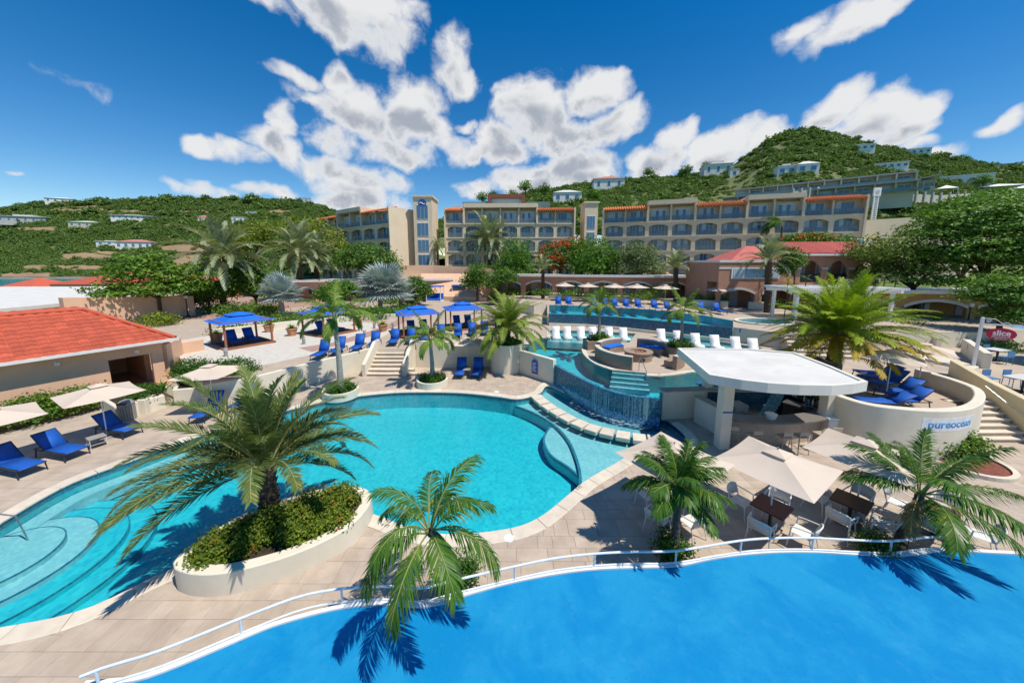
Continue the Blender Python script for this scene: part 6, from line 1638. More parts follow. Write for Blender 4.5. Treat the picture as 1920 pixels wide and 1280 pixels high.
C3 = coco_set(1.9, LM_coco, 60, .54, .034, 130, ((74, 36), (54, 54), (38, 66), (22, 66), (4, 50)))
p = P(1690, 1040, 0); palm('coconut_palm', 'palm with a bent dark trunk and wide fronds beside the railing', (p.x, p.y + .08, 0), [(0, 0, 0), (.12, .05, .5), (.36, .1, .95), (.42, .1, 1.6)], .13, .085, 'coco', [(C3[0], 3), (C3[1], 4), (C3[2], 5), (C3[3], 3), (C3[4], 2), (DRY, 1)], None, M_trunk_dark, 15, 18, 0, 0, .55)
# --- slim palms on the decks
R1 = coco_set(2.3, LM_royal, 54, .62, .055, 170, ((80, 35), (62, 80), (40, 105), (18, 110)))
def slim(label, base, crown_z, L, seed, n=(2, 3, 4, 3), sc=1.0, r0=.17, r1=.11, sh=.75):
    o = palm('slim_palm', label, base, [(0, 0, 0), (.02, 0, (crown_z - base[2]) * .5), (-.04, 0, crown_z - base[2])], r0, r1, 'royal', [(R1[i], n[i]) for i in range(4)], 'slim palms with grey ringed trunks', M_trunk_grey, seed, 26, 0, 0, seed * .7, None, sh, .03)
    for c in o.children:
        if c.name.startswith('frond'): c.scale = tuple(x * sc for x in c.scale)
    return o
slim('tall slim palm with grey trunk in the round planter left of the stairs', (PE.x, PE.y, .3), PY(634, 618, PE.y).z, 2.3, 3)
slim('slim palm with drooping fronds in the round planter right of the stairs', (PF.x, PF.y, .3), PY(806, 650, PF.y).z, 2.0, 5, (2, 4, 5, 4), .85, .15, .1, .5)
slim('slim palm in the stone planter beside the white water loungers', (PH.x, PH.y, T + .45), PY(1122, 586, PH.y).z, 1.6, 7, (2, 3, 4, 4), .74, .13, .08, .5)
slim('slim palm in the stone planter behind the bar roof', (PI.x, PI.y, T + .45), PY(1281, 596, PI.y).z, 1.6, 9, (2, 3, 4, 4), .80, .13, .08, .5)
LM_palmmid = leaf_mat('bushy_palm_leaf', (0.12, 0.20, 0.03), (0.30, 0.38, 0.05), (0.46, 0.42, 0.08), .4, .3)
# --- bushy palms
G1 = date_set(3.0, LM_palmmid, 60, .56, .045, 230, steps=((80, 45), (62, 62), (44, 76), (24, 82), (2, 70)), lift=10, ldroop=.5)
palm('bushy_palm', 'bushy arching palm in the tall drum planter', (PG.x, PG.y, 1.95), [(0, 0, 0), (0, 0, .5), (.02, 0, .9)], .24, .22, 'date', [(G1[0], 7), (G1[1], 12), (G1[2], 14), (G1[3], 14), (G1[4], 8)], None, M_trunk_date, 21, 6, 30, .11)
J1 = date_set(3.3, LM_lime, 92, .56, .034, 280, steps=((80, 28), (62, 44), (44, 54), (26, 58)), lift=16, ldroop=.5); J2 = date_set(3.2, LM_gold, 84, .54, .034, 330, steps=((10, 46), (-8, 34)), lift=8, ldroop=.5)
p = Vector((16.7, 17.2, T)); palm('lime_palm', 'lime green palm with yellow lower fronds behind the bar roof', (p.x, p.y, T), [(0, 0, 0), (.0, 0, 1.2), (.1, 0, 2.45)], .3, .26, 'date', [(J1[0], 12), (J1[1], 20), (J1[2], 24), (J1[3], 24), (J2[0], 24), (J2[1], 12)], None, M_trunk_date, 23, 8, 50, .14)
# --- tall date palms in the background
K = date_set(4.2, LM_dateg, 44, .66, .085, 380, steps=((82, 45), (62, 62), (40, 75), (18, 80), (-6, 72), (-34, 40)), rr=.04)
def tall(label, bx, by, z, cx, cy, sc, seed, n=(6, 9, 11, 11, 9, 5), r0=.34, r1=.28, dY=0):
    b = P(bx, by, z); b.y += dY; b.x *= (b.y) / (b.y - dY) if dY else 1; c = PY(cx, cy, b.y)
    o = palm('date_palm', label, (b.x, b.y, z - .2), [(0, 0, 0), ((c.x - b.x) * .5, 0, (c.z - z) * .5), (c.x - b.x, 0, c.z - z + .2)], r0, r1, 'date', [(K[i], n[i]) for i in range(6)], 'tall date palms in the garden', M_trunk_date, seed, 40, 90, .18, seed)
    for ch in o.children:
        if ch.name.startswith('frond'): ch.scale = tuple(x * sc for x in ch.scale)
tall('tall date palm with a pale trunk beside the first blue canopy', 419, 584, T, 415, 484, 1.38, 31)
tall('tall date palm with a huge crown in front of the short hotel wing', 566, 562, T, 559, 473, 1.42, 33)
tall('second date palm trunk close behind the huge crowned palm', 592, 556, T, 596, 484, 1.25, 35, (4, 7, 8, 9, 8, 5))
tall('tall date palm standing before the central hotel block', 918, 545, T + .5, 916, 454, 1.5, 37)
tall('small headed palm with a thin dark trunk before the lift tower', 823, 545, T + .5, 820, 464, .56, 39, (4, 7, 8, 8, 6, 3), .17, .13)
tall('young palm with upright fronds rising behind the arcade roof', 1018, 560, U, 1018, 506, .58, 41, (7, 9, 8, 3, 0, 0), .2, .16)
tall('short palm with upright fronds at the end of the long arcade', 1268, 563, U, 1267, 503, .66, 43, (7, 10, 9, 4, 0, 0), .3, .25)
tall('date palm with grey green head in front of the pink house', 1441, 586, U, 1441, 490, .66, 45, (8, 10, 9, 6, 2, 0), .34, .27)
for x, y, cy, lab, s_ in ((1345, 545, 505, 'small palm between arcade and pink house', .42), (1292, 545, 515, 'small feathery palm on the lawn behind the arcade', .4), (955, 500, 482, 'palm half hidden behind the central date palm', .6)):
    tall(lab, x, y, U, x, cy, s_, x, (4, 6, 6, 5, 3, 0), .15, .12)
CW = coco_set(4.0, LM_coco, 44, .8, .08, 400, ((60, 90), (40, 110), (20, 110)))
b = P(1452, 556, U); b = Vector((b.x * 1.18, b.y * 1.18, U)); o = palm('coconut_palm', 'wind bent dark palm rising above the pink house roof', (b.x, b.y, U), [(0, 0, 0), (.1, 0, 4), (0, 0, PY(1452, 425, b.y).z - U)], .2, .14, 'coco', [(CW[0], 4), (CW[1], 5), (CW[2], 5)], None, M_trunk_dark, 47, 24)
for f in o.children:
    if f.name.startswith('frond'): f.rotation_euler.z = pi + rnd.uniform(-1.0, .8)
# --- silver fan palms
def fan_mesh(R_, seed):
    r = random.Random(seed); A = MB(); B_ = MB(); n_ = 34; pet = R_ * .9
    B_.tube([(0, 0, 0), (pet * .5, 0, pet * .06), (pet, 0, 0)], .03, 5)
    for i in range(n_):
        a = radians(-150 + 300 * i / (n_ - 1)); l = R_ * (1 - .18 * abs(a) / 2.6) * r.uniform(.92, 1.05); w = R_ * .075
        d = Vector((cos(a), sin(a), .10 * cos(a * 2) + (.06 if i % 2 else -.02))); s_ = Vector((-sin(a), cos(a), .25 if i % 2 else -.25)); o_ = Vector((pet, 0, 0))
        m_ = o_ + d * l * .6; t_ = o_ + d * l + Vector((0, 0, -.12 * l))
        A.add([o_, m_ - s_ * w * .5, m_ + s_ * w * .5, t_], [(0, 1, 2), (1, 3, 2)])
    return two_mesh('fan_leaf', A, B_, LM_silver, LM_silver)
FM = [fan_mesh(1.5, k) for k in range(3)]
def fan_palm(label, bx, by, cx, cy, n_, sc, seed):
    r = random.Random(seed); b = P(bx, by, T); c = PY(cx, cy, b.y); o = empty('fan_palm', (b.x, b.y, T), 0, label, 'palm tree', 'silver fan palms'); hz = c.z - T
    trunk_tube([(0, 0, 0), (0, 0, hz * .5), (c.x - b.x, 0, hz)], .28, .22, 14, .2, 10, .06).build('trunk', M_trunk_grey, o)
    for k in range(n_):
        az = k * 2.39996; el = lerp(75, -30, (k + .5) / n_) + r.uniform(-6, 6)
        M_ = Matrix.Rotation(az, 4, 'Z') @ Matrix.Rotation(-radians(el), 4, 'Y'); f = link('fan_leaf', FM[k % 3], o, (c.x - b.x, 0, hz)); f.rotation_euler = M_.to_euler(); s_ = sc * r.uniform(.85, 1.1); f.scale = (s_, s_, s_)
fan_palm('large silver blue fan palm behind the shrubs', 714, 583, 720, 540, 42, 1.35, 3)
fan_palm('smaller silver blue fan palm left of the twin date palms', 530, 592, 527, 553, 30, 1.0, 5)
fan_palm('silver fan palm partly hidden beside the large one', 752, 576, 757, 552, 20, .8, 7)

# --- leafy crowns
LM_palm2 = leaf_mat('olive_tree_leaf', (0.07, 0.13, 0.02), (0.20, 0.27, 0.05), (0.32, 0.36, 0.06), .45, .28)
def leaves(mb, pts_fn, n_clump, per, size, spread, seed, up=.5, flat=1.0):
    """folded leaf faces in clumps; pts_fn(r) gives a clump centre and an outward vector"""
    r = random.Random(seed)
    for _ in range(n_clump):
        c, out = pts_fn(r)
        for _k in range(per):
            o = c + Vector((r.gauss(0, spread), r.gauss(0, spread), r.gauss(0, spread * .7 * flat)))
            n = (Vector((r.gauss(0, .55), r.gauss(0, .55), r.gauss(0, .55))) + out * .6 + Vector((0, 0, up))).normalized()
            a = n.orthogonal().normalized(); a = (Matrix.Rotation(r.random() * 6.28, 3, n) @ a); b = n.cross(a)
            l = size * r.uniform(.7, 1.3); w = l * .32
            mb.add([o - a * l * .5, o - b * w + n * l * .08, o + a * l * .5 - n * l * .1, o + b * w + n * l * .08], [(0, 1, 2), (0, 2, 3)])
    return mb
def ell_fn(ells, shell=.45):
    vol = [e[3] * e[4] * e[5] for e in ells]; tot = sum(vol)
    def f(r):
        k = r.random() * tot; i = 0
        while k > vol[i]: k -= vol[i]; i += 1
        cx, cy, cz, rx, ry, rz = ells[i]
        while True:
            d = Vector((r.gauss(0, 1), r.gauss(0, 1), r.gauss(0, 1)))
            if d.length > 1e-3: break
        d.normalize(); q = r.random() ** shell
        if d.z < -.35: d.z *= .5
        return Vector((cx + d.x * rx * q, cy + d.y * ry * q, cz + d.z * rz * q)), d
    return f
def limbs(mb, base, fork, ells, r0, seed, n=7):
    r = random.Random(seed); mb.tube([base, base.lerp(fork, .5) + Vector((r.uniform(-.1, .1), r.uniform(-.1, .1), 0)), fork], [r0, r0 * .8, r0 * .65], 9)
    f = ell_fn(ells, .8)
    for _ in range(n):
        c, d = f(r); m_ = fork.lerp(c, .5) + Vector((r.uniform(-.3, .3), r.uniform(-.3, .3), r.uniform(0, .4))); mb.tube([fork, m_, c], [r0 * .5, r0 * .3, r0 * .08], 6)
    return mb
def tree(name, label, base, fork, ells, m, n_clump, per, size, spread, seed, r0=.25, group=None, flowers=None, shell=.4, flat=1.0, up=.5, cat='tree'):
    o = empty(name, base, 0, label, cat, group); B_ = Vector(base); le = [(e[0] - B_.x, e[1] - B_.y, e[2] - B_.z, e[3], e[4], e[5]) for e in ells]
    limbs(MB(), Vector((0, 0, -.2)), Vector(fork) - B_, le, r0, seed).build('trunk', M_bark, o, smooth=True)
    leaves(MB(), ell_fn(le, shell), n_clump, per, size, spread, seed, up, flat).build('crown', m, o)
    if flowers: leaves(MB(), ell_fn(le, .15), flowers[1], flowers[2], flowers[3], spread * .6, seed + 5, .8).build('blossom', flowers[0], o)
    return o
def EL(cx, cy, rx, ry, Y, dp=None):   # an ellipsoid seen at pixel (cx, cy) with pixel radii at distance Y
    c = PY(cx, cy, Y); k = Y / F; return (c.x, c.y, c.z, rx * k, (dp or rx * k), ry * k)
def base_at(x, y, z, Y=None): p = P(x, y, z) if Y is None else PY(x, y, Y); return (p.x, p.y, p.z)
Y0 = 37
tree('almond_tree', 'round sea almond tree with layered bright foliage by the lamp post', (PY(300, 590, Y0).x, Y0, T), tuple(PY(298, 560, Y0)), [EL(285, 540, 92, 20, Y0), EL(290, 512, 75, 22, Y0), EL(275, 490, 50, 20, Y0), EL(330, 535, 50, 22, Y0), EL(250, 548, 55, 14, Y0)], LM_almond, 620, 12, .36, .32, 61, .22, flat=.5, up=1.0)
tree('garden_tree', 'dense round green tree behind the long arcade', (PY(1115, 540, 56).x, 56, U), tuple(PY(1115, 515, 56)), [EL(1112, 485, 46, 40, 56), EL(1095, 500, 32, 25, 56), EL(1135, 500, 30, 28, 56)], LM_bright, 560, 14, .38, .38, 63, .3)
tree('garden_tree', 'pale grey green tree leaning against the dense round one', (PY(1195, 545, 55).x, 55, U), tuple(PY(1190, 520, 55)), [EL(1190, 480, 42, 26, 55), EL(1215, 500, 34, 20, 55), EL(1165, 505, 30, 16, 55)], LM_pale, 430, 12, .36, .42, 65, .22)
tree('flame_tree', 'dark tree with orange red blossom behind the arcade roof', (PY(1050, 540, 60).x, 60, U), tuple(PY(1050, 505, 60)), [EL(1050, 478, 42, 28, 60), EL(1078, 462, 30, 18, 60), EL(1035, 495, 26, 20, 60)], LM_tree, 400, 12, .36, .42, 67, .25, flowers=(M_flame, 240, 9, .34))
tree('garden_tree', 'broad green tree in front of the short hotel wing', (PY(690, 545, 57).x, 57, T), tuple(PY(690, 510, 57)), [EL(690, 485, 52, 28, 57), EL(655, 490, 35, 25, 57), EL(725, 500, 30, 22, 57)], LM_tree, 520, 13, .38, .42, 69, .28)
tree('garden_tree', 'yellow green tree right behind the huge crowned date palm', (PY(622, 540, 70).x, 70, T), tuple(PY(620, 490, 70)), [EL(610, 455, 40, 34, 70), EL(575, 425, 45, 20, 72), EL(640, 480, 28, 30, 70)], LM_ixora, 420, 12, .42, .5, 71, .28)
tree('garden_tree', 'green tree right of the tall date palm before the central block', (PY(970, 540, 60).x, 60, U), tuple(PY(970, 505, 60)), [EL(968, 478, 32, 34, 60), EL(985, 505, 26, 26, 60), EL(950, 500, 25, 24, 60)], LM_bright, 360, 12, .36, .42, 73, .25)
tree('garden_tree', 'rounded shrub like tree beside the trunk of the central date palm', (PY(895, 550, 54).x, 54, T), tuple(PY(895, 535, 54)), [EL(897, 515, 24, 22, 54), EL(885, 530, 22, 18, 54)], LM_tree, 260, 12, .32, .36, 75, .2)
tree('garden_tree', 'yellow flowered tree with a leaning dark trunk behind the white pergola', (PY(1722, 600, 33).x, 33, U - .6), tuple(PY(1712, 540, 33)), [EL(1665, 470, 60, 32, 34), EL(1640, 510, 40, 30, 36), EL(1710, 500, 50, 30, 33), EL(1620, 480, 28, 24, 38)], LM_palm2, 420, 20, .26, .36, 77, .26, flowers=(M_yflower, 14, 10, .2))
tree('garden_tree', 'huge dark green tree shading the ochre arcade', (PY(1850, 610, 31).x, 31, U - .6), tuple(PY(1850, 540, 31)), [EL(1840, 420, 85, 45, 31), EL(1790, 470, 70, 48, 31), EL(1890, 470, 90, 60, 30), EL(1760, 520, 55, 30, 31), EL(1870, 395, 60, 30, 31), EL(1935, 530, 60, 60, 28)], LM_dark, 900, 24, .30, .42, 79, .4, flat=.4, up=1.1)
tree('garden_tree', 'bright green crown above the huge dark tree', (PY(1790, 600, 36).x, 36, U - .6), tuple(PY(1800, 520, 36)), [EL(1800, 400, 48, 32, 36), EL(1850, 382, 60, 24, 36), EL(1755, 430, 45, 30, 36)], LM_bright, 420, 22, .30, .42, 81, .3, flat=.4, up=1.1)
tree('garden_tree', 'dark tree with dropping branches behind the red oval sign', (PY(1880, 640, 25).x, 25, T), tuple(PY(1875, 590, 25)), [EL(1880, 550, 55, 40, 25), EL(1910, 590, 40, 30, 24)], LM_dark, 330, 22, .22, .32, 83, .2, flat=.4, up=1.1)
tree('garden_tree', 'small tree covering the corner of the pink house loggia', (PY(1490, 560, 35).x, 35, U), tuple(PY(1490, 520, 35)), [EL(1485, 488, 20, 22, 35), EL(1475, 505, 14, 14, 35)], LM_tree, 200, 12, .22, .24, 85, .12)
tree('garden_tree', 'dark green tree between the two tall date palms', (PY(480, 585, 46).x, 46, T), tuple(PY(480, 560, 46)), [EL(478, 530, 45, 32, 46), EL(455, 510, 30, 26, 46), EL(505, 540, 28, 24, 46), EL(430, 545, 25, 22, 47)], LM_tree, 620, 13, .32, .4, 87, .25)
tree('garden_tree', 'yellowish tree behind the crown of the first date palm', (PY(470, 560, 62).x, 62, T), tuple(PY(470, 500, 62)), [EL(470, 450, 42, 22, 62), EL(500, 430, 36, 16, 62), EL(440, 470, 30, 20, 62)], LM_ixora, 420, 12, .36, .46, 89, .25)
tree('garden_tree', 'leafy tree beside the ramp left of the long arcade', (PY(945, 548, 50).x, 50, T), tuple(PY(945, 530, 50)), [EL(945, 520, 26, 18, 50), EL(925, 530, 20, 14, 50)], LM_tree, 260, 12, .3, .34, 91, .18)
tree('garden_tree', 'bushy green tree behind the second blue canopy', (PY(640, 575, 47).x, 47, T), tuple(PY(640, 560, 47)), [EL(640, 545, 34, 20, 47), EL(612, 553, 22, 14, 47)], LM_bright, 420, 13, .3, .34, 93, .18)
tree('garden_tree', 'bushy tree between the fan palm and the first daybed', (PY(778, 560, 49).x, 49, T), tuple(PY(778, 548, 49)), [EL(778, 536, 22, 17, 49), EL(795, 545, 18, 12, 49)], LM_tree, 300, 13, .28, .32, 95, .16)
tree('garden_tree', 'dark leafy tree at the foot of the first tall date palm', (PY(392, 585, 42).x, 42, T), tuple(PY(392, 565, 42)), [EL(392, 545, 26, 22, 42), EL(365, 560, 22, 14, 42)], LM_tree, 360, 13, .28, .32, 97, .18)
# --- shrubs and hedges: low crowns straight from the ground
def shrub(label, ells, m, n_clump, per, size, spread, seed, z, flowers=None, group=None, name='shrub', floor=None):
    c = ells[0]; o = empty(name, (c[0], c[1], z), 0, label, 'hedge' if name == 'hedge' else 'shrub', group); le = [(e[0] - c[0], e[1] - c[1], e[2] - z, e[3], e[4], e[5]) for e in ells]; r = random.Random(seed); st = MB(); f = ell_fn(le, .7)
    for _ in range(10): q, d = f(r); st.tube([(q.x * .6, q.y * .6, 0), (q.x * .8, q.y * .8, max(.02, q.z * .5)), tuple(q)], [.025, .018, .006], 5)
    st.build('stems', M_bark, o); fl = leaves(MB(), ell_fn(le, .35), n_clump, per, size, spread, seed)
    fl.v = [(v[0], v[1], max(v[2], .03 + .02 * (i % 3))) for i, v in enumerate(fl.v)]; fl.build('foliage', m, o)
    if flowers: leaves(MB(), ell_fn(le, .08), flowers[1], flowers[2], flowers[3], spread * .4, seed + 3, 1.0).build('blossom', flowers[0], o)
    return o
def shrub_px(label, lst, z, m, dens, size, seed, flowers=None, group=None, name='shrub', dp=None):
    """lst: (px, py of the middle, rx, ry in px) standing on level z"""
    es = []
    for (x, y, rx, ry) in lst:
        b = P(x, y + ry * .9, z); es.append(EL(x, y, rx, ry, b.y + rx * b.y / F * .5, dp))
    A = sum(e[3] * e[5] for e in es); return shrub(label, es, m, int(dens * A / size ** 2 * 3.2) + 20, 10, size, size * 1.3, seed, z, flowers, group, name)
# planting of the kidney planter
LM_ixora2 = leaf_mat('planter_leaf', (0.055, 0.11, 0.012), (0.20, 0.26, 0.022), (0.34, 0.36, 0.04), .5, .25, 2.5); es = []
for (x, y, rx, rz_, dz) in ((420, 1030, .75, .42, 0), (470, 1010, .75, .5, 0), (530, 990, .8, .5, .05), (590, 965, .7, .52, .1), (635, 950, .55, .45, .1), (390, 1045, .45, .36, 0), (560, 1005, .6, .35, 0), (620, 985, .5, .35, 0)):
    p = P(x, y, .55); es.append((p.x, p.y + .12, .60 + dz, rx * .95, .46, rz_ * .9))
shrub('low yellow green ixora bushes with orange flowers filling the kidney planter', es, LM_ixora2, 2500, 11, .075, .085, 101, .40, (M_flower, 50, 10, .055))
# bushes at the foot of the foreground palms
for (x, y, r_, lab) in ((858, 1090, .52, 'round box bush at the foot of the leaning coconut palm'), (1266, 1042, .52, 'round box bush at the foot of the slender straight palm'), (1655, 1040, .45, 'round box bush at the foot of the bent palm')):
    p = P(x, y, .2); shrub(lab, [(p.x, p.y + .15, .30, r_, r_ * .9, .34)], LM_box, 170, 10, .07, .075, int(x), 0.01)
for q, lab in ((PE, 'low green bush round the slim palm left of the stairs'), (PF, 'low green bush round the slim palm right of the stairs')): shrub(lab, [(q.x, q.y, .52, .78, .78, .28)], LM_box, 190, 10, .10, .1, int(q.x * 10), .3)
shrub('green skirt of plants in the tall drum planter', [(PG.x, PG.y, 2.1, .85, .85, .25)], LM_dark, 160, 9, .12, .12, 113, 1.9)
for q, lab in ((PH, 'green bush in the stone planter beside the water loungers'), (PI, 'green bush in the stone planter behind the bar roof')): shrub(lab, [(q.x, q.y, T + .75, .85, .5, .35)], LM_hedge, 150, 10, .12, .12, int(q.x * 10), T + .45)
# hedge along the tiled building
es = []
for k in range(11):
    s_ = -3.6 - k * .85; q = L3(s_, WN + 1.25, 0); es.append((q.x, q.y, .62, .9, .9, .62 + .08 * (k % 3)))
shrub('long glossy hedge along the wall of the tiled building', es, LM_hedge, 2300, 10, .13, .15, 121, 0.01, None, None, 'hedge')
p = ap; shrub('trimmed green hedge in the cream corner planter', [(p.x - .1, p.y + .3, 1.0, .8, .9, .28)], LM_box, 260, 10, .08, .09, 123, .75, None, None, 'hedge')
p = lc; shrub('leafy hedge in the long cream planter', [(p.x - 1.1, p.y + .5, 1.35, 1.3, .9, .75), (p.x + .9, p.y + .6, 1.3, 1.4, .9, .8)], LM_box, 1100, 10, .11, .13, 125, .72, None, None, 'hedge')
p = bed; shrub('leafy bushes in the round mulch bed', [(p.x + .3, p.y + .3, .45, .6, .5, .4), (p.x - .5, p.y + .4, .4, .6, .4, .35), (p.x + .7, p.y + .5, .6, .5, .4, .4)], LM_hedge, 300, 9, .12, .16, 127, .1)
def blades(name, label, base, n_, L, w, m, seed, el=(25, 80), sag=50, group=None):
    r = random.Random(seed); o = empty(name, base, 0, label, 'plant', group)
    for k in range(n_):
        az = k * 2.39996; e = radians(lerp(el[1], el[0], k / n_) + r.uniform(-6, 6)); l = L * r.uniform(.8, 1.1); pts = []; q = Vector((0, 0, 0)); vs = []
        for i in range(7):
            t_ = i / 6; d = Vector((cos(az) * cos(e), sin(az) * cos(e), sin(e))); s_ = Vector((-sin(az), cos(az), 0)); ww = w * (1 - t_ ** 2) * (.6 + .4 * min(1, t_ * 3)) + .002; vs += [q - s_ * ww, q + Vector((0, 0, -ww * .4)), q + s_ * ww]; q = q + d * (l / 6); e -= radians(sag / 6)
        MB().add(vs, [f for i in range(6) for f in ((3 * i, 3 * i + 1, 3 * i + 4, 3 * i + 3), (3 * i + 1, 3 * i + 2, 3 * i + 5, 3 * i + 4))]).build('leaf', m, o)
blades('agave', 'spiky agave rising from the cream corner planter', (ap.x + .35, ap.y + .75, .75), 16, .95, .05, LM_bright, 131)
blades('agave', 'spiky plant rising from the leafy hedge of the long planter', (lc.x - .4, lc.y + .5, 1.1), 18, 1.0, .05, LM_almond, 133)
q = P(1757, 605, T + .9); blades('agave', 'bright strap leaved lily in the bed by the lamp lantern', (q.x, q.y, q.z), 22, 1.5, .09, LM_almond, 135, (10, 75), 60)
for i, (x, y) in enumerate(POTS):
    blades('pot_plant', ['leafy plant in the pot behind the first blue canopy post', 'leafy plant in the pot beside the first blue canopy', 'leafy plant in the pot between the two blue canopies', 'leafy plant in the pot by the low white wall', 'low yellowish plant in the wide pot on the pink path'][i], (x, y, T + .6), 26, .62, .06, LM_almond if i < 4 else LM_ixora, 140 + i, (15, 80), 70, 'plants in the terracotta pots')
SH = [
    ('dense flowering shrubs behind the low cream wall and twin date palms', [(520, 600, 36, 11), (575, 596, 34, 12), (630, 592, 34, 12)], T, LM_hedge, 1.0, .24),
    ('dense green shrubs behind the low cream wall under the fan palm', [(680, 588, 34, 12), (722, 586, 26, 12)], T, LM_bright, 1.0, .24),
    ('low shrubs in front of the arcade beside the second daybed', [(760, 553, 20, 10), (735, 560, 26, 11), (845, 553, 10, 7)], T, LM_tree, 1.0, .26),
    ('green bushes along the foot of the long arcade', [(965, 552, 24, 9), (1000, 552, 16, 8), (935, 556, 18, 9)], T + .6, LM_bright, 1.0, .26),
    ('yellow green bush beside the red tiled roof corner', [(297, 600, 30, 14)], T, LM_ixora, 1.0, .22),
    ('dark shrubs under the round almond tree', [(270, 575, 45, 10), (230, 572, 30, 9)], T, LM_dark, .9, .25),
    ('dark green shrubs behind the first blue canopy', [(400, 575, 30, 14), (450, 582, 40, 12), (490, 588, 28, 10)], T, LM_tree, 1.0, .26),
    ('bright low hedge behind the first blue canopy', [(430, 618, 30, 6)], T, LM_bright, 1.0, .2),
    ('flowering shrubs at the foot of the smaller fan palm', [(505, 580, 26, 10), (480, 575, 22, 10)], T, LM_ixora, 1.0, .25),
    ('dark shrubs between the twin date palms', [(560, 598, 30, 9), (600, 590, 35, 10)], T, LM_dark, 1.0, .25),
    ('broad low shrubs under the large fan palm', [(650, 585, 40, 12), (700, 588, 40, 11), (745, 582, 30, 12)], T, LM_tree, 1.0, .26),
    ('green shrubs beside the first daybed', [(790, 552, 26, 12), (825, 550, 22, 10), (770, 562, 20, 10)], T, LM_bright, 1.0, .28),
    ('orange flowering shrub by the path below the fan palm', [(772, 570, 16, 7)], T, LM_tree, 1.0, .25),
    ('yellow croton bushes above the ramp wall', [(835, 518, 20, 11), (860, 516, 18, 11)], T + 1.6, LM_ixora, 1.0, .32),
    ('shrubs in the planter behind the upper pool', [(1020, 548, 22, 7), (1070, 550, 30, 7), (1130, 552, 34, 8), (1200, 555, 34, 8)], U + .6, LM_tree, 1.0, .22),
    ('tall feathery shrub between the umbrellas', [(1228, 546, 18, 13), (1285, 540, 30, 14)], U + .4, LM_bright, 1.0, .25),
    ('shrubs beside the steps of the pink house', [(1335, 558, 26, 9), (1312, 556, 14, 8)], U + .5, LM_hedge, 1.0, .2),
    ('bush at the foot of the pink house palm', [(1438, 563, 22, 8)], U + .5, LM_tree, 1.0, .2),
    ('orange flowering bush beside the white pergola', [(1700, 610, 26, 9), (1720, 612, 16, 8)], T + .7, LM_hedge, 1.0, .16),
    ('dark shrubs under the red oval sign', [(1790, 640, 26, 12), (1850, 640, 30, 12), (1890, 650, 30, 12)], T, LM_dark, .9, .16),
    ('dark hedge behind the white pergola', [(1560, 580, 50, 12), (1630, 585, 50, 12)], U - .5, LM_dark, .9, .22),
]
for i, (lab, lst, z, m, d, sz) in enumerate(SH):
    fl = None
    if 'orange flowering' in lab: fl = (M_flower, 22, 7, .14)
    shrub_px(lab, lst, z, m, d, sz, 200 + i, fl)
# flame bushes on the slope behind the pink house
es = [EL(x, y, rx, ry, 52) for x, y, rx, ry in ((1490, 452, 25, 12), (1525, 450, 28, 12), (1565, 455, 28, 11), (1470, 462, 18, 10))]
shrub('red flowering flame bushes behind the pink house roof', es, LM_bright, 360, 11, .34, .4, 260, PY(1500, 470, 52).z, (M_flame, 90, 9, .34))
# dry ornamental tufts on the far side of the white pergola
for x, y in ((1478, 525), (1512, 520), (1545, 528), (1580, 530), (1600, 527), (1640, 522), (1660, 515), (1680, 522)):
    q = PY(x, y, 31); o = empty('dragon_tree', (q.x, q.y, U - .6), 0, 'thin dry tufted plant standing behind the white pergola', 'plant', 'dry tufts behind the pergola'); hz = q.z - U + .6
    MB().tube([(0, 0, 0), (.05, 0, hz * .5), (0, 0, hz)], .04, 6).build('stem', M_bark, o); mb = MB(); r = random.Random(x)
    for k in range(40):
        d = Vector((r.gauss(0, 1), r.gauss(0, 1), r.gauss(.3, .8))).normalized(); s_ = d.orthogonal().normalized() * .03; l = r.uniform(.4, .75); mb.add([Vector((0, 0, hz)) - s_, Vector((0, 0, hz)) + s_, Vector((0, 0, hz - .06)) + d * l], [(0, 1, 2)])
    mb.build('tuft', LM_gold if x % 4 else LM_pale, o)
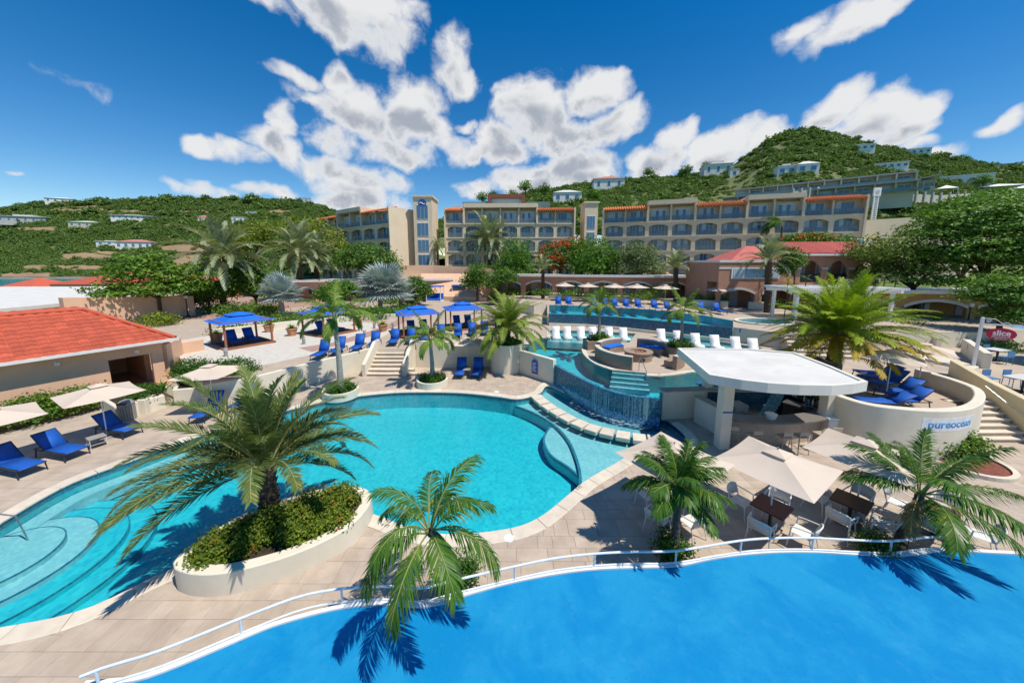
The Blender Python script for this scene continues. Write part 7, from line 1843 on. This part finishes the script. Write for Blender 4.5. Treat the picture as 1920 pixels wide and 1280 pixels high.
# ================================================================== terrain, hills, far houses
M_hill = mat('hill_soil', (0.10, 0.14, 0.035), 0.95, (0.16, 0.155, 0.055), 0.03, 0.4, 0.6, detail=8)
M_lawn = mat('lawn', (0.09, 0.15, 0.025), 0.9, (0.14, 0.17, 0.04), 0.4, 0.5, 8)
LM_h1 = leaf_mat('hill_shrub_leaf', (0.06, 0.13, 0.025), (0.15, 0.235, 0.05), (0.22, 0.275, 0.07), .55, .2, .045)
LM_h2 = leaf_mat('hill_bush_leaf', (0.075, 0.145, 0.025), (0.18, 0.26, 0.05), None, .55, .2, .045)
def interp(tab, x):
    for (a, b), (c, d) in zip(tab, tab[1:]):
        if x <= c: return lerp(b, d, max(0, min(1, (x - a) / (c - a))))
    return tab[-1][1]
class Hill:
    def __init__(s, name, sky, foot, Y0, Y1, ex, x0, x1, step, rows, amp):
        s.sky, s.foot, s.Y0, s.Y1, s.ex, s.amp = sky, foot, Y0, Y1, ex, amp
        cols = [x0 + step * i for i in range(int((x1 - x0) / step) + 1)]; vs = []; fs = []
        s.cols = cols; n = rows + 7
        for x in cols:
            for j in range(n):
                t = j / rows
                vs.append(s.at(x, min(t, 1.0)) if t <= 1 else s.back(x, t))
        for i in range(len(cols) - 1):
            for j in range(n - 1): a = i * n + j; fs.append((a, a + n, a + n + 1, a + 1))
        s.o = struct(name, MB().add(vs, fs), M_hill, smooth=True)
    def dist(s, x): return lerp(s.Y0, s.Y1, 1)
    def at(s, x, t):
        y = lerp(interp(s.foot, x), interp(s.sky, x), t ** s.ex); Y = lerp(s.Y0, s.Y1, t); p = PY(x, y, Y)
        p.z += s.amp * noise.noise(Vector((p.x * .02, p.y * .02, 3.1))) * min(1, t * 4) * (1 - t ** 4); return p
    def back(s, x, t):
        a = s.at(x, 1.0); k = (t - 1) * (s.Y1 - s.Y0); return Vector((a.x * (1 + k / s.Y1), a.y + k, a.z - k * .35 - k * k * .002))
    def pix(s, x, y):
        f, k = interp(s.foot, x), interp(s.sky, x); t = max(0.0, min(1.0, (f - y) / (f - k))) ** (1 / s.ex); return s.at(x, t), t
left_hill = Hill('hill', [(-700, 440), (-300, 415), (-100, 402), (0, 395), (40, 387), (75, 381), (120, 380), (180, 381), (215, 376), (340, 374), (480, 375), (560, 377), (600, 386), (645, 402), (700, 432), (800, 470), (900, 500)], [(-700, 523), (950, 523)], 232, 470, .75, -600, 900, 15, 40, 4)
right_hill = Hill('hillside', [(560, 488), (640, 478), (700, 460), (780, 440), (860, 400), (900, 388), (940, 376), (1000, 361), (1080, 350), (1150, 341), (1200, 336), (1270, 332), (1330, 326), (1380, 310), (1410, 286), (1440, 264), (1480, 248), (1520, 243), (1560, 250), (1600, 262), (1640, 274), (1700, 285), (1760, 295), (1850, 309), (1920, 315), (2100, 335), (2500, 370)],
                  [(560, 495), (800, 470), (1000, 440), (1600, 430), (1750, 440), (2500, 450)], 88, 340, .42, 560, 2500, 15, 44, 2)
# ground between the resort and the hills
def gz(x, y):
    z = 0.0
    def st(a, b, v): u = max(0, min(1, (v - a) / (b - a))); return u * u * (3 - 2 * u)
    z += st(44, 52, y) * 1.0 + st(56, 72, y) * 3.0 * st(-70, -20, x) + st(74, 120, y) * 9 * st(-60, 10, x)
    z += st(40, 70, x) * st(34, 60, y) * 3.5
    z -= 7.0 * st(-100, -135, x) if x < -100 else 0
    return z
vs = []; fs = []; xs = [-150 + 6 * i for i in range(68)]; ys = [24.6 + 5 * i for i in range(42)]
for x in xs:
    for y in ys: vs.append((x, y, gz(x, y) + .3 * noise.noise(Vector((x * .1, y * .1, 0)))))
n = len(ys)
for i in range(len(xs) - 1):
    for j in range(n - 1): a = i * n + j; fs.append((a, a + n, a + n + 1, a + 1))
struct('ground', MB().add(vs, fs), M_lawn, smooth=True)
struct('ground_apron', MB().sheet([(-160, -40), (120, -40), (120, 25), (-160, 25)], -2.2), M_lawn)
struct('sea', MB().sheet([(-6000, -3000), (6000, -3000), (6000, 9000), (-6000, 9000)], -3.0), M_sea)
sh = [left_hill.pix(x, 521)[0] for x in range(-550, 560, 30)]
struct('beach', MB().wall([(p.x, p.y - 3) for p in sh], 9, -4.2, [-2.0 + .3 * (i % 2) for i in range(len(sh))]), mat('beach_rock', (.36, .26, .18), .95, (.25, .18, .12), .2, .5, 1.5))
struct('surf', MB().wall([(p.x, p.y - 4.5) for p in sh], 1.6, -3.2, -2.95), mat('white_surf', (.8, .82, .82), .6))

def bush_mesh(name, m, n_, seed):
    f = ell_fn([(0, 0, .35, .95, .95, .55), (.45, .2, .3, .6, .6, .4), (-.4, -.3, .28, .6, .6, .42)], .3)
    return leaves(MB(), f, n_, 9, .30, .16, seed, .6).mesh(name, m)
def scatter(name, label, me, src_loc, pts):
    """pts: (location, size). One source shrub stands on the hill; the others follow it by geometry nodes"""
    src = link('hill_shrub', me, None, src_loc, (0, 0, 0), (3, 3, 2.4)); tag(src, label, 'shrub')
    pm = bpy.data.meshes.new(name); pm.from_pydata([tuple(p[0]) for p in pts], [], [])
    at = pm.attributes.new('size', 'FLOAT', 'POINT'); at.data.foreach_set('value', [p[1] for p in pts])
    ar = pm.attributes.new('turn', 'FLOAT_VECTOR', 'POINT'); ar.data.foreach_set('vector', [v for p in pts for v in (rnd.uniform(-.2, .2), rnd.uniform(-.2, .2), rnd.uniform(0, 6.28))])
    o = link(name, pm); tag(o, kind='stuff'); o['label'] = 'dense green scrub covering the hills'
    g = bpy.data.node_groups.new(name, 'GeometryNodeTree'); g.interface.new_socket('Geometry', in_out='INPUT', socket_type='NodeSocketGeometry'); g.interface.new_socket('Geometry', in_out='OUTPUT', socket_type='NodeSocketGeometry')
    N = NT(g); gi = N.n('NodeGroupInput'); go = N.n('NodeGroupOutput'); oi = N.n('GeometryNodeObjectInfo', transform_space='ORIGINAL'); oi.inputs['Object'].default_value = src
    a1 = N.n('GeometryNodeInputNamedAttribute', data_type='FLOAT', i={'Name': 'size'}); a2 = N.n('GeometryNodeInputNamedAttribute', data_type='FLOAT_VECTOR', i={'Name': 'turn'})
    ip = N.n('GeometryNodeInstanceOnPoints'); N.link(gi.outputs[0], ip.inputs['Points']); N.link(oi.outputs['Geometry'], ip.inputs['Instance']); N.link(a1.outputs[0], ip.inputs['Scale']); N.link(a2.outputs[0], ip.inputs['Rotation']); N.link(ip.outputs[0], go.inputs[0])
    md = o.modifiers.new('scatter', 'NODES'); md.node_group = g
    return o
bare = [(110, 215, 387, 391), (90, 200, 392, 399), (200, 420, 396, 400), (0, 110, 428, 434), (115, 215, 476, 488), (40, 200, 498, 508), (300, 420, 455, 475), (430, 560, 395, 399), (0, 100, 512, 523), (180, 260, 470, 476), (320, 380, 476, 500)]
M_cut = mat('bare_soil', (0.34, 0.22, 0.125), 0.95, (0.24, 0.17, 0.09), 0.05, 0.4, 0.8)
for (a, b, c, d) in bare:
    nx = max(4, int((b - a) / 6)); vs = []; fs = []
    for i in range(nx + 1):
        x = lerp(a, b, i / nx); w_ = max(0.0, sin(pi * i / nx)) ** .4
        for j in range(4):
            y = lerp(lerp(c, d, .5), (c, lerp(c, d, .35), lerp(c, d, .7), d)[j], w_) + 2.5 * noise.noise(Vector((x * .05, j * 7.0, c))); p, t = left_hill.pix(x, y); vs.append((p.x, p.y, p.z + .5))
    for i in range(nx):
        for j in range(3): q = i * 4 + j; fs.append((q, q + 1, q + 5, q + 4))
    struct('road_cut', MB().add(vs, fs), M_cut, smooth=True)
def is_bare(x, y):
    for a, b, c, d in bare:
        if a < x < b and c < y - 5 * noise.noise(Vector((x * .06, y * .1, 1))) < d: return True
    return False
r = random.Random(11); pl = [[], []]
for _ in range(15000):
    x = r.uniform(-330, 760); k = interp(left_hill.sky, x); y = r.uniform(k - 1, 522); p, t = left_hill.pix(x, y)
    if is_bare(x, y): continue
    pl[r.random() < .3].append((p - Vector((0, 0, .4)), p.y * .0066 * exp(r.gauss(0, .38))))
for _ in range(700):
    x = r.uniform(-330, 760); p, t = left_hill.pix(x, interp(left_hill.sky, x)); pl[0].append((p - Vector((0, 0, .5)), p.y * r.uniform(.003, .006)))
for _ in range(17000):
    x = r.uniform(600, 2150); k = interp(right_hill.sky, x); y = r.uniform(k - 1, min(interp(right_hill.foot, x), 445)); p, t = right_hill.pix(x, y)
    thin = noise.noise(Vector((x * .012, y * .02, 5)))
    if 1180 < x < 1420 and thin > .12 and r.random() < .75: continue
    pl[(r.random() < .35) if thin < .1 else 1].append((p - Vector((0, 0, .4)), p.y * .0068 * exp(r.gauss(0, .42))))
for _ in range(800):
    x = r.uniform(600, 2150); p, t = right_hill.pix(x, interp(right_hill.sky, x)); pl[0].append((p - Vector((0, 0, .5)), p.y * r.uniform(.003, .007)))
for k, (m, nm, lab, px_) in enumerate(((LM_h1, 'hill_scrub', 'dark green scrub bush on the slope beside the beige retaining wall', (1690, 400)), (LM_h2, 'hill_thicket', 'lighter green bush on the slope below the white hillside house', (1250, 380)))):
    q, _t = right_hill.pix(*px_); scatter(nm, lab, bush_mesh('hill_shrub', m, 46, 300 + k), q, pl[k])
# individual trees on the near ridge
for i, (x, y, s_, m) in enumerate(((905, 372, 14, LM_dark), (925, 366, 12, LM_tree), (985, 360, 16, LM_dark), (1020, 362, 14, LM_tree), (1215, 330, 12, LM_dark), (1285, 328, 14, LM_tree), (1325, 318, 12, LM_pale), (1112, 372, 18, LM_bright), (1585, 365, 12, LM_tree), (1840, 350, 16, LM_dark), (960, 376, 14, LM_bright))):
    p, t = right_hill.pix(x, y + s_ * .6); k = p.y / F
    tree('hill_tree', ['dark tree beside the hotel penthouse', 'green tree on the ridge above the hotel penthouse', 'dark leafy tree on the ridge left of the white hillside house', 'green tree just left of the lower white hillside house', 'dark tree on the ridge right of the pink roofed house', 'green tree on the ridge in the middle of the slope', 'grey wind swept tree beside the boxy white house', 'bright round tree between two white hillside houses', 'tree in front of the terraced apartments', 'dark tree below the arched white house', 'bright tree rising behind the penthouse'][i],
         (p.x, p.y, p.z), (p.x, p.y, p.z + s_ * k * .6), [(p.x, p.y, p.z + s_ * k * 1.1, s_ * k * .8, s_ * k * .8, s_ * k * .7)], m, 90, 9, s_ * k * .16, s_ * k * .14, 400 + i, s_ * k * .06, 'trees on the ridge')
# houses on the hills
M_hw = mat('far_white_render', (.80, .765, .70), .8, (.74, .71, .65), .3, dirt=.15); M_hg = mat('far_grey_render', (.52, .50, .47), .8, (.46, .445, .42), .3); M_hc = mat('far_cream_render', (.60, .53, .40), .8, (.54, .48, .36), .3)
M_hpink = mat('far_pink_roof', (.52, .20, .16), .8); M_hgreen = mat('far_green_roof', (.50, .58, .40), .8)
def hill_house(hill, x, y, wpx, hpx, label, m, roof, kind='flat', wins=3, dpx=None):
    p, t = hill.pix(x, y); k = p.y / F; w = wpx * k * .8; h_ = hpx * k; d = (dpx or wpx * .6) * k
    up_ = MB().box(-w * .22, w * .2, d * .15, d * .6, h_ * .9, h_ * 1.45) if kind == 'flat' and wpx > 30 else None
    hh_ = simple_house(label, p.x - w / 2, p.x + w / 2, p.y - d * .3, p.y + d * .7, p.z - .5, p.z + h_, m, roof, kind, h_ * .45, w * .03, -atan2(p.x, p.y) * .5, 'houses on the hills', wins)
    if up_: up_.build('upper_storey', m, hh_)
    return hh_
HH = [(left_hill, 60, 418, 72, 10, 'wide grey modern house with white frames low on the left ridge', M_hg, M_hw, 'flat', 6), (left_hill, 168, 426, 48, 8, 'cream house with pale green hip roof on the left ridge', M_hc, M_hgreen, 'hip', 4),
      (left_hill, 262, 412, 70, 6, 'long low white house in the scrub of the left ridge', M_hw, M_roofwhite, 'flat', 7), (left_hill, 122, 381, 44, 7, 'white house on the crest of the left ridge', M_hw, M_roofwhite, 'hip', 4),
      (left_hill, 262, 462, 60, 12, 'large white villa with a faded red roof low on the left slope', M_hw, M_hpink, 'hip', 5), (left_hill, 215, 460, 44, 6, 'low white wing of the large villa on the left slope', M_hw, M_roofwhite, 'flat', 3),
      (left_hill, 385, 417, 20, 8, 'small pink roofed house behind the tall date palm', M_hc, M_hpink, 'hip', 2), (left_hill, 450, 418, 24, 9, 'small white house between two date palms', M_hw, M_roofwhite, 'flat', 2), (left_hill, 474, 404, 20, 6, 'tiny white house high between two date palms', M_hw, M_roofwhite, 'flat', 2), (left_hill, 576, 377, 14, 8, 'small grey hut on the crest of the left ridge', M_hg, M_hg, 'flat', 1),
      (right_hill, 1062, 378, 62, 16, 'white house with gable and two windows above the hotel', M_hw, M_roofwhite, 'hip', 3), (right_hill, 1138, 356, 66, 18, 'white house with a pink roof on the ridge', M_hw, M_hpink, 'hip', 3), (right_hill, 1340, 330, 56, 17, 'boxy white house beside the wind swept tree', M_hw, M_roofwhite, 'flat', 3), (right_hill, 1375, 331, 18, 12, 'small white block next to the boxy house', M_hw, M_roofwhite, 'flat', 1),
      (right_hill, 1470, 327, 34, 14, 'white cube house with glass front above the apartments', M_hw, M_roofwhite, 'flat', 2), (right_hill, 1508, 325, 40, 15, 'white sloping roof house above the apartments', M_hw, M_roofwhite, 'hip', 2), (right_hill, 1606, 285, 46, 8, 'long white villa high on the peak slope', M_hw, M_roofwhite, 'flat', 4), (right_hill, 1710, 292, 44, 9, 'white flat villa on the right shoulder of the hill', M_hw, M_roofwhite, 'flat', 4), (right_hill, 1660, 315, 56, 8, 'long low white villa below the right shoulder', M_hw, M_roofwhite, 'flat', 5), (right_hill, 1515, 289, 8, 5, 'tiny white hut in the scrub of the peak', M_hw, M_roofwhite, 'flat', 1),
      (right_hill, 1880, 313, 40, 4, 'ochre roofed house on the far right skyline', M_hc, mat('far_ochre_roof', (.6, .42, .1), .8), 'hip', 2)]
for h in HH: hill_house(*h)
# arched white house
p, t = right_hill.pix(1795, 345); k = p.y / F; o = empty('arched_house', (p.x, p.y, p.z - .5), -.5, 'white house with a row of arches on the right slope', 'house', 'houses on the hills'); w = 86 * k; hh = 16 * k
for i in range(5): arch_wall(w / 5, hh, w / 5 * .72, hh * .45, hh * .28, .6).build('arch_wall', M_hw, o, loc=(-w / 2 + w / 5 * (i + .5), 0, 0))
MB().box(-w / 2, w / 2, 1.6, 8, -3, hh - .02).build('wall', M_hg, o); MB().box(-w / 2 - .3, w / 2 + .3, -.3, 8.3, hh, hh + .5).build('roof', M_hw, o)
# terraced apartments above the long hotel wing
p, t = right_hill.pix(1515, 372); k = p.y / F; o = empty('apartment_block', (p.x, p.y, p.z), -.62, 'long terraced apartment block with glass balconies above the hotel', 'apartment block'); w = 262 * k; fh = 16 * k
for f in range(2):
    d0 = f * fh * .9; MB().box(-w / 2 + f * 3, w / 2, d0 + 1.5, d0 + 14, f * fh - (4 if f == 0 else 0), (f + 1) * fh - .3).build('wall', M_hc, o); MB().box(-w / 2 + f * 3 - .4, w / 2 + .4, d0 - .6, d0 + 14, (f + 1) * fh - .3, (f + 1) * fh).build('floor_slab', M_hg, o)
    for i in range(11):
        x = -w / 2 + f * 3 + (w - f * 3) * (i + .5) / 11; fr = MB().box(-1.3, 1.3, d0 + 1.42, d0 + 1.52, f * fh + .2, f * fh + fh * .72).build('window', M_hw, o, loc=(x, 0, 0)); MB().box(-1.15, -.05, d0 + 1.38, d0 + 1.44, f * fh + .3, f * fh + fh * .68).box(.05, 1.15, d0 + 1.38, d0 + 1.44, f * fh + .3, f * fh + fh * .68).build('pane', M_glass if i % 3 else M_glass2, fr)
        MB().box(-.14, .14, d0 - .4, d0 + 1.5, f * fh, (f + 1) * fh - .3).build('party_wall', M_hc, o, loc=(x + w / 22, 0, 0))
    MB().box(-w / 2 + f * 3, w / 2, d0 - .5, d0 - .42, f * fh + .05, f * fh + fh * .35).build('glass_rail', MATS['green_glass'], o)
p, t = right_hill.pix(1690, 365); k = p.y / F; o = empty('glass_house', (p.x, p.y, p.z), -.7, 'house with a slanting roof and glass balcony beside the apartments', 'house', 'houses on the hills'); w = 74 * k; hh = 26 * k
MB().box(-w / 2, w / 2, 2, 12, -3, hh * .8).build('wall', M_hc, o); MB().add([(-w / 2 - 1, -1.2, hh * .62), (w / 2 + 1, -1.2, hh), (w / 2 + 1, 12, hh), (-w / 2 - 1, 12, hh * .62), (-w / 2 - 1, -1.2, hh * .56), (w / 2 + 1, -1.2, hh * .94), (w / 2 + 1, 12, hh * .94), (-w / 2 - 1, 12, hh * .56)], [(0, 1, 2, 3), (7, 6, 5, 4), (0, 4, 5, 1), (1, 5, 6, 2), (2, 6, 7, 3), (3, 7, 4, 0)]).build('roof', M_hg, o)
MB().box(-w / 2, w / 2, .2, .3, hh * .36, hh * .55).build('glass_rail', MATS['green_glass'], o)
for i in range(6): x = -w / 2 + w * (i + .5) / 6; f = MB().box(-w * .06, w * .06, 1.9, 2.05, hh * .1, hh * .32).build('window', M_hw, o, loc=(x, 0, 0)); MB().box(-w * .05, w * .05, 1.85, 1.95, hh * .12, hh * .3).build('pane', M_glass, f); MB().box(-.15, .15, 0, .3, -2, hh * .75).build('column', M_hg, o, loc=(x + w / 12, 0, 0))
# long wall with posts below them
wa = []; 
for x, y in ((1470, 372), (1530, 368), (1600, 372), (1680, 377), (1740, 381), (1800, 372), (1900, 372), (2000, 375)): p, t = right_hill.pix(x, y); wa.append((p.x, p.y - 3, p.z))
o = empty('viaduct_wall', wa[0], 0, 'long pale wall with dark posts carrying the hillside road', 'wall'); L0 = Vector(wa[0])
MB().wall([(q[0] - L0.x, q[1] - L0.y) for q in wa], .6, [q[2] - L0.z - 5 for q in wa], [q[2] - L0.z + 1.6 for q in wa]).build('wall', M_hc, o)
for (a, b) in zip(wa, wa[1:]):
    for i in range(4):
        q = Vector(a).lerp(Vector(b), i / 4); MB().box(-.2, .2, -.4, 0, -5, 2.4).build('post', M_hg, o, loc=q - L0)
for x in (1628, 1765, 1900):
    p, t = right_hill.pix(1700 if x == 1628 else x, 362); 
for i, (x, y, w_) in enumerate(((1772, 362, 26), (1868, 362, 60), (1915, 364, 40))):
    p, t = right_hill.pix(x, y); k = p.y / F; w = w_ * k / 2; o = empty('white_tent', (p.x, p.y, p.z), -.5, ['small pointed white tent roof on the hillside road', 'long white tent roof on the hillside road', 'white tent roof at the end of the hillside road'][i], 'tent', 'white tent roofs'); MB().add([(-w, -w * .5, 2.4), (w, -w * .5, 2.4), (w, w * .5, 2.4), (-w, w * .5, 2.4), (0, 0, 2.4 + 6 * k)], [(0, 1, 4), (1, 2, 4), (2, 3, 4), (3, 0, 4)]).build('canvas', M_white, o)
    for sx in (-1, 1):
        for sy in (-1, 1): MB().box(sx * w * .95 - .1, sx * w * .95 + .1, sy * w * .47 - .1, sy * w * .47 + .1, -1, 2.4).build('post', M_white, o)
# lattice mast with a blue banner in front of the slope
q = PY(1637, 412, 62); o = empty('lattice_mast', (q.x, q.y, q.z), 0, 'white lattice mast with a square head beside the long hotel wing', 'mast'); hz = PY(1640, 352, 62).z - q.z
for sx in (-.35, .35): MB().box(sx - .08, sx + .08, -.08, .08, 0, hz - 1.4).build('leg', M_white, o)
for i in range(12):
    z = (hz - 1.4) * i / 12; MB().beam((-.35, 0, z), (.35, 0, z + (hz - 1.4) / 12), .09, .09).build('lattice_bar', M_white, o)
MB().box(-.6, .6, -.12, .12, hz - 1.4, hz).build('head', M_white, o); MB().lathe([(.36, 0), (.36, .03)], 18).build('round_emblem', M_hg, o, loc=(0, -.13, hz - .7)).rotation_euler = (pi / 2, 0, 0)
# white parked van behind the flame bushes
q = PY(1598, 461, 54); v = empty('parked_van', (q.x, q.y, q.z - .8), .15, 'white van parked behind the red flowering bushes', 'van')
MB().add([(-2.2, -.85, .4), (2.2, -.85, .4), (2.2, .85, .4), (-2.2, .85, .4), (-2.2, -.85, 1.1), (2.2, -.85, 1.0), (2.2, .85, 1.0), (-2.2, .85, 1.1), (-2.0, -.75, 1.9), (1.0, -.75, 1.9), (1.0, .75, 1.9), (-2.0, .75, 1.9), (1.6, -.8, 1.12), (1.6, .8, 1.12)],
    [(3, 2, 1, 0), (0, 1, 5, 12, 4), (1, 2, 6, 5), (2, 3, 7, 13, 6), (3, 0, 4, 7), (4, 12, 9, 8), (12, 13, 10, 9), (13, 7, 11, 10), (7, 4, 8, 11), (8, 9, 10, 11), (5, 6, 13, 12)]).build('body', M_white, v)
for x in (-1.4, -.4, .5): MB().box(x - .4, x + .4, -.84, -.80, 1.2, 1.65).build('window', M_glass, v)
for x in (-1.4, 1.4):
    for y in (-.8, .8): MB().lathe([(.34, -.1), (.34, .1)], 16).build('wheel', M_dark, v, loc=(x, y, .34)).rotation_euler = (pi / 2, 0, 0)
# peach wall and ramps below the hotel
thing_mesh('garden_wall', MB().wall([(-26, 60), (-14, 61), (-3, 60)], .5, 0, [7.0, 7.0, 6.4]), M_peach, 'long peach wall below the lift tower', 'wall')
thing_mesh('ramp', MB().add([(-14, 56, 2.0), (-4, 54, 2.0), (-8, 60, 5.6), (-16, 60, 5.6), (-14, 56, 1.0), (-4, 54, 1.0), (-8, 60, 1.0), (-16, 60, 1.0)], [(0, 1, 2, 3), (0, 4, 5, 1), (1, 5, 6, 2), (3, 7, 4, 0)]), M_peach, 'sloping peach ramp between the yellow croton bushes and daybeds', 'ramp')
thing_mesh('stair_wall', MB().wall([(22.5, 56), (27, 51)], .4, 2, [7.0, 4.2]), M_peach, 'sloping peach wall beside the lawn behind the arcade', 'wall')
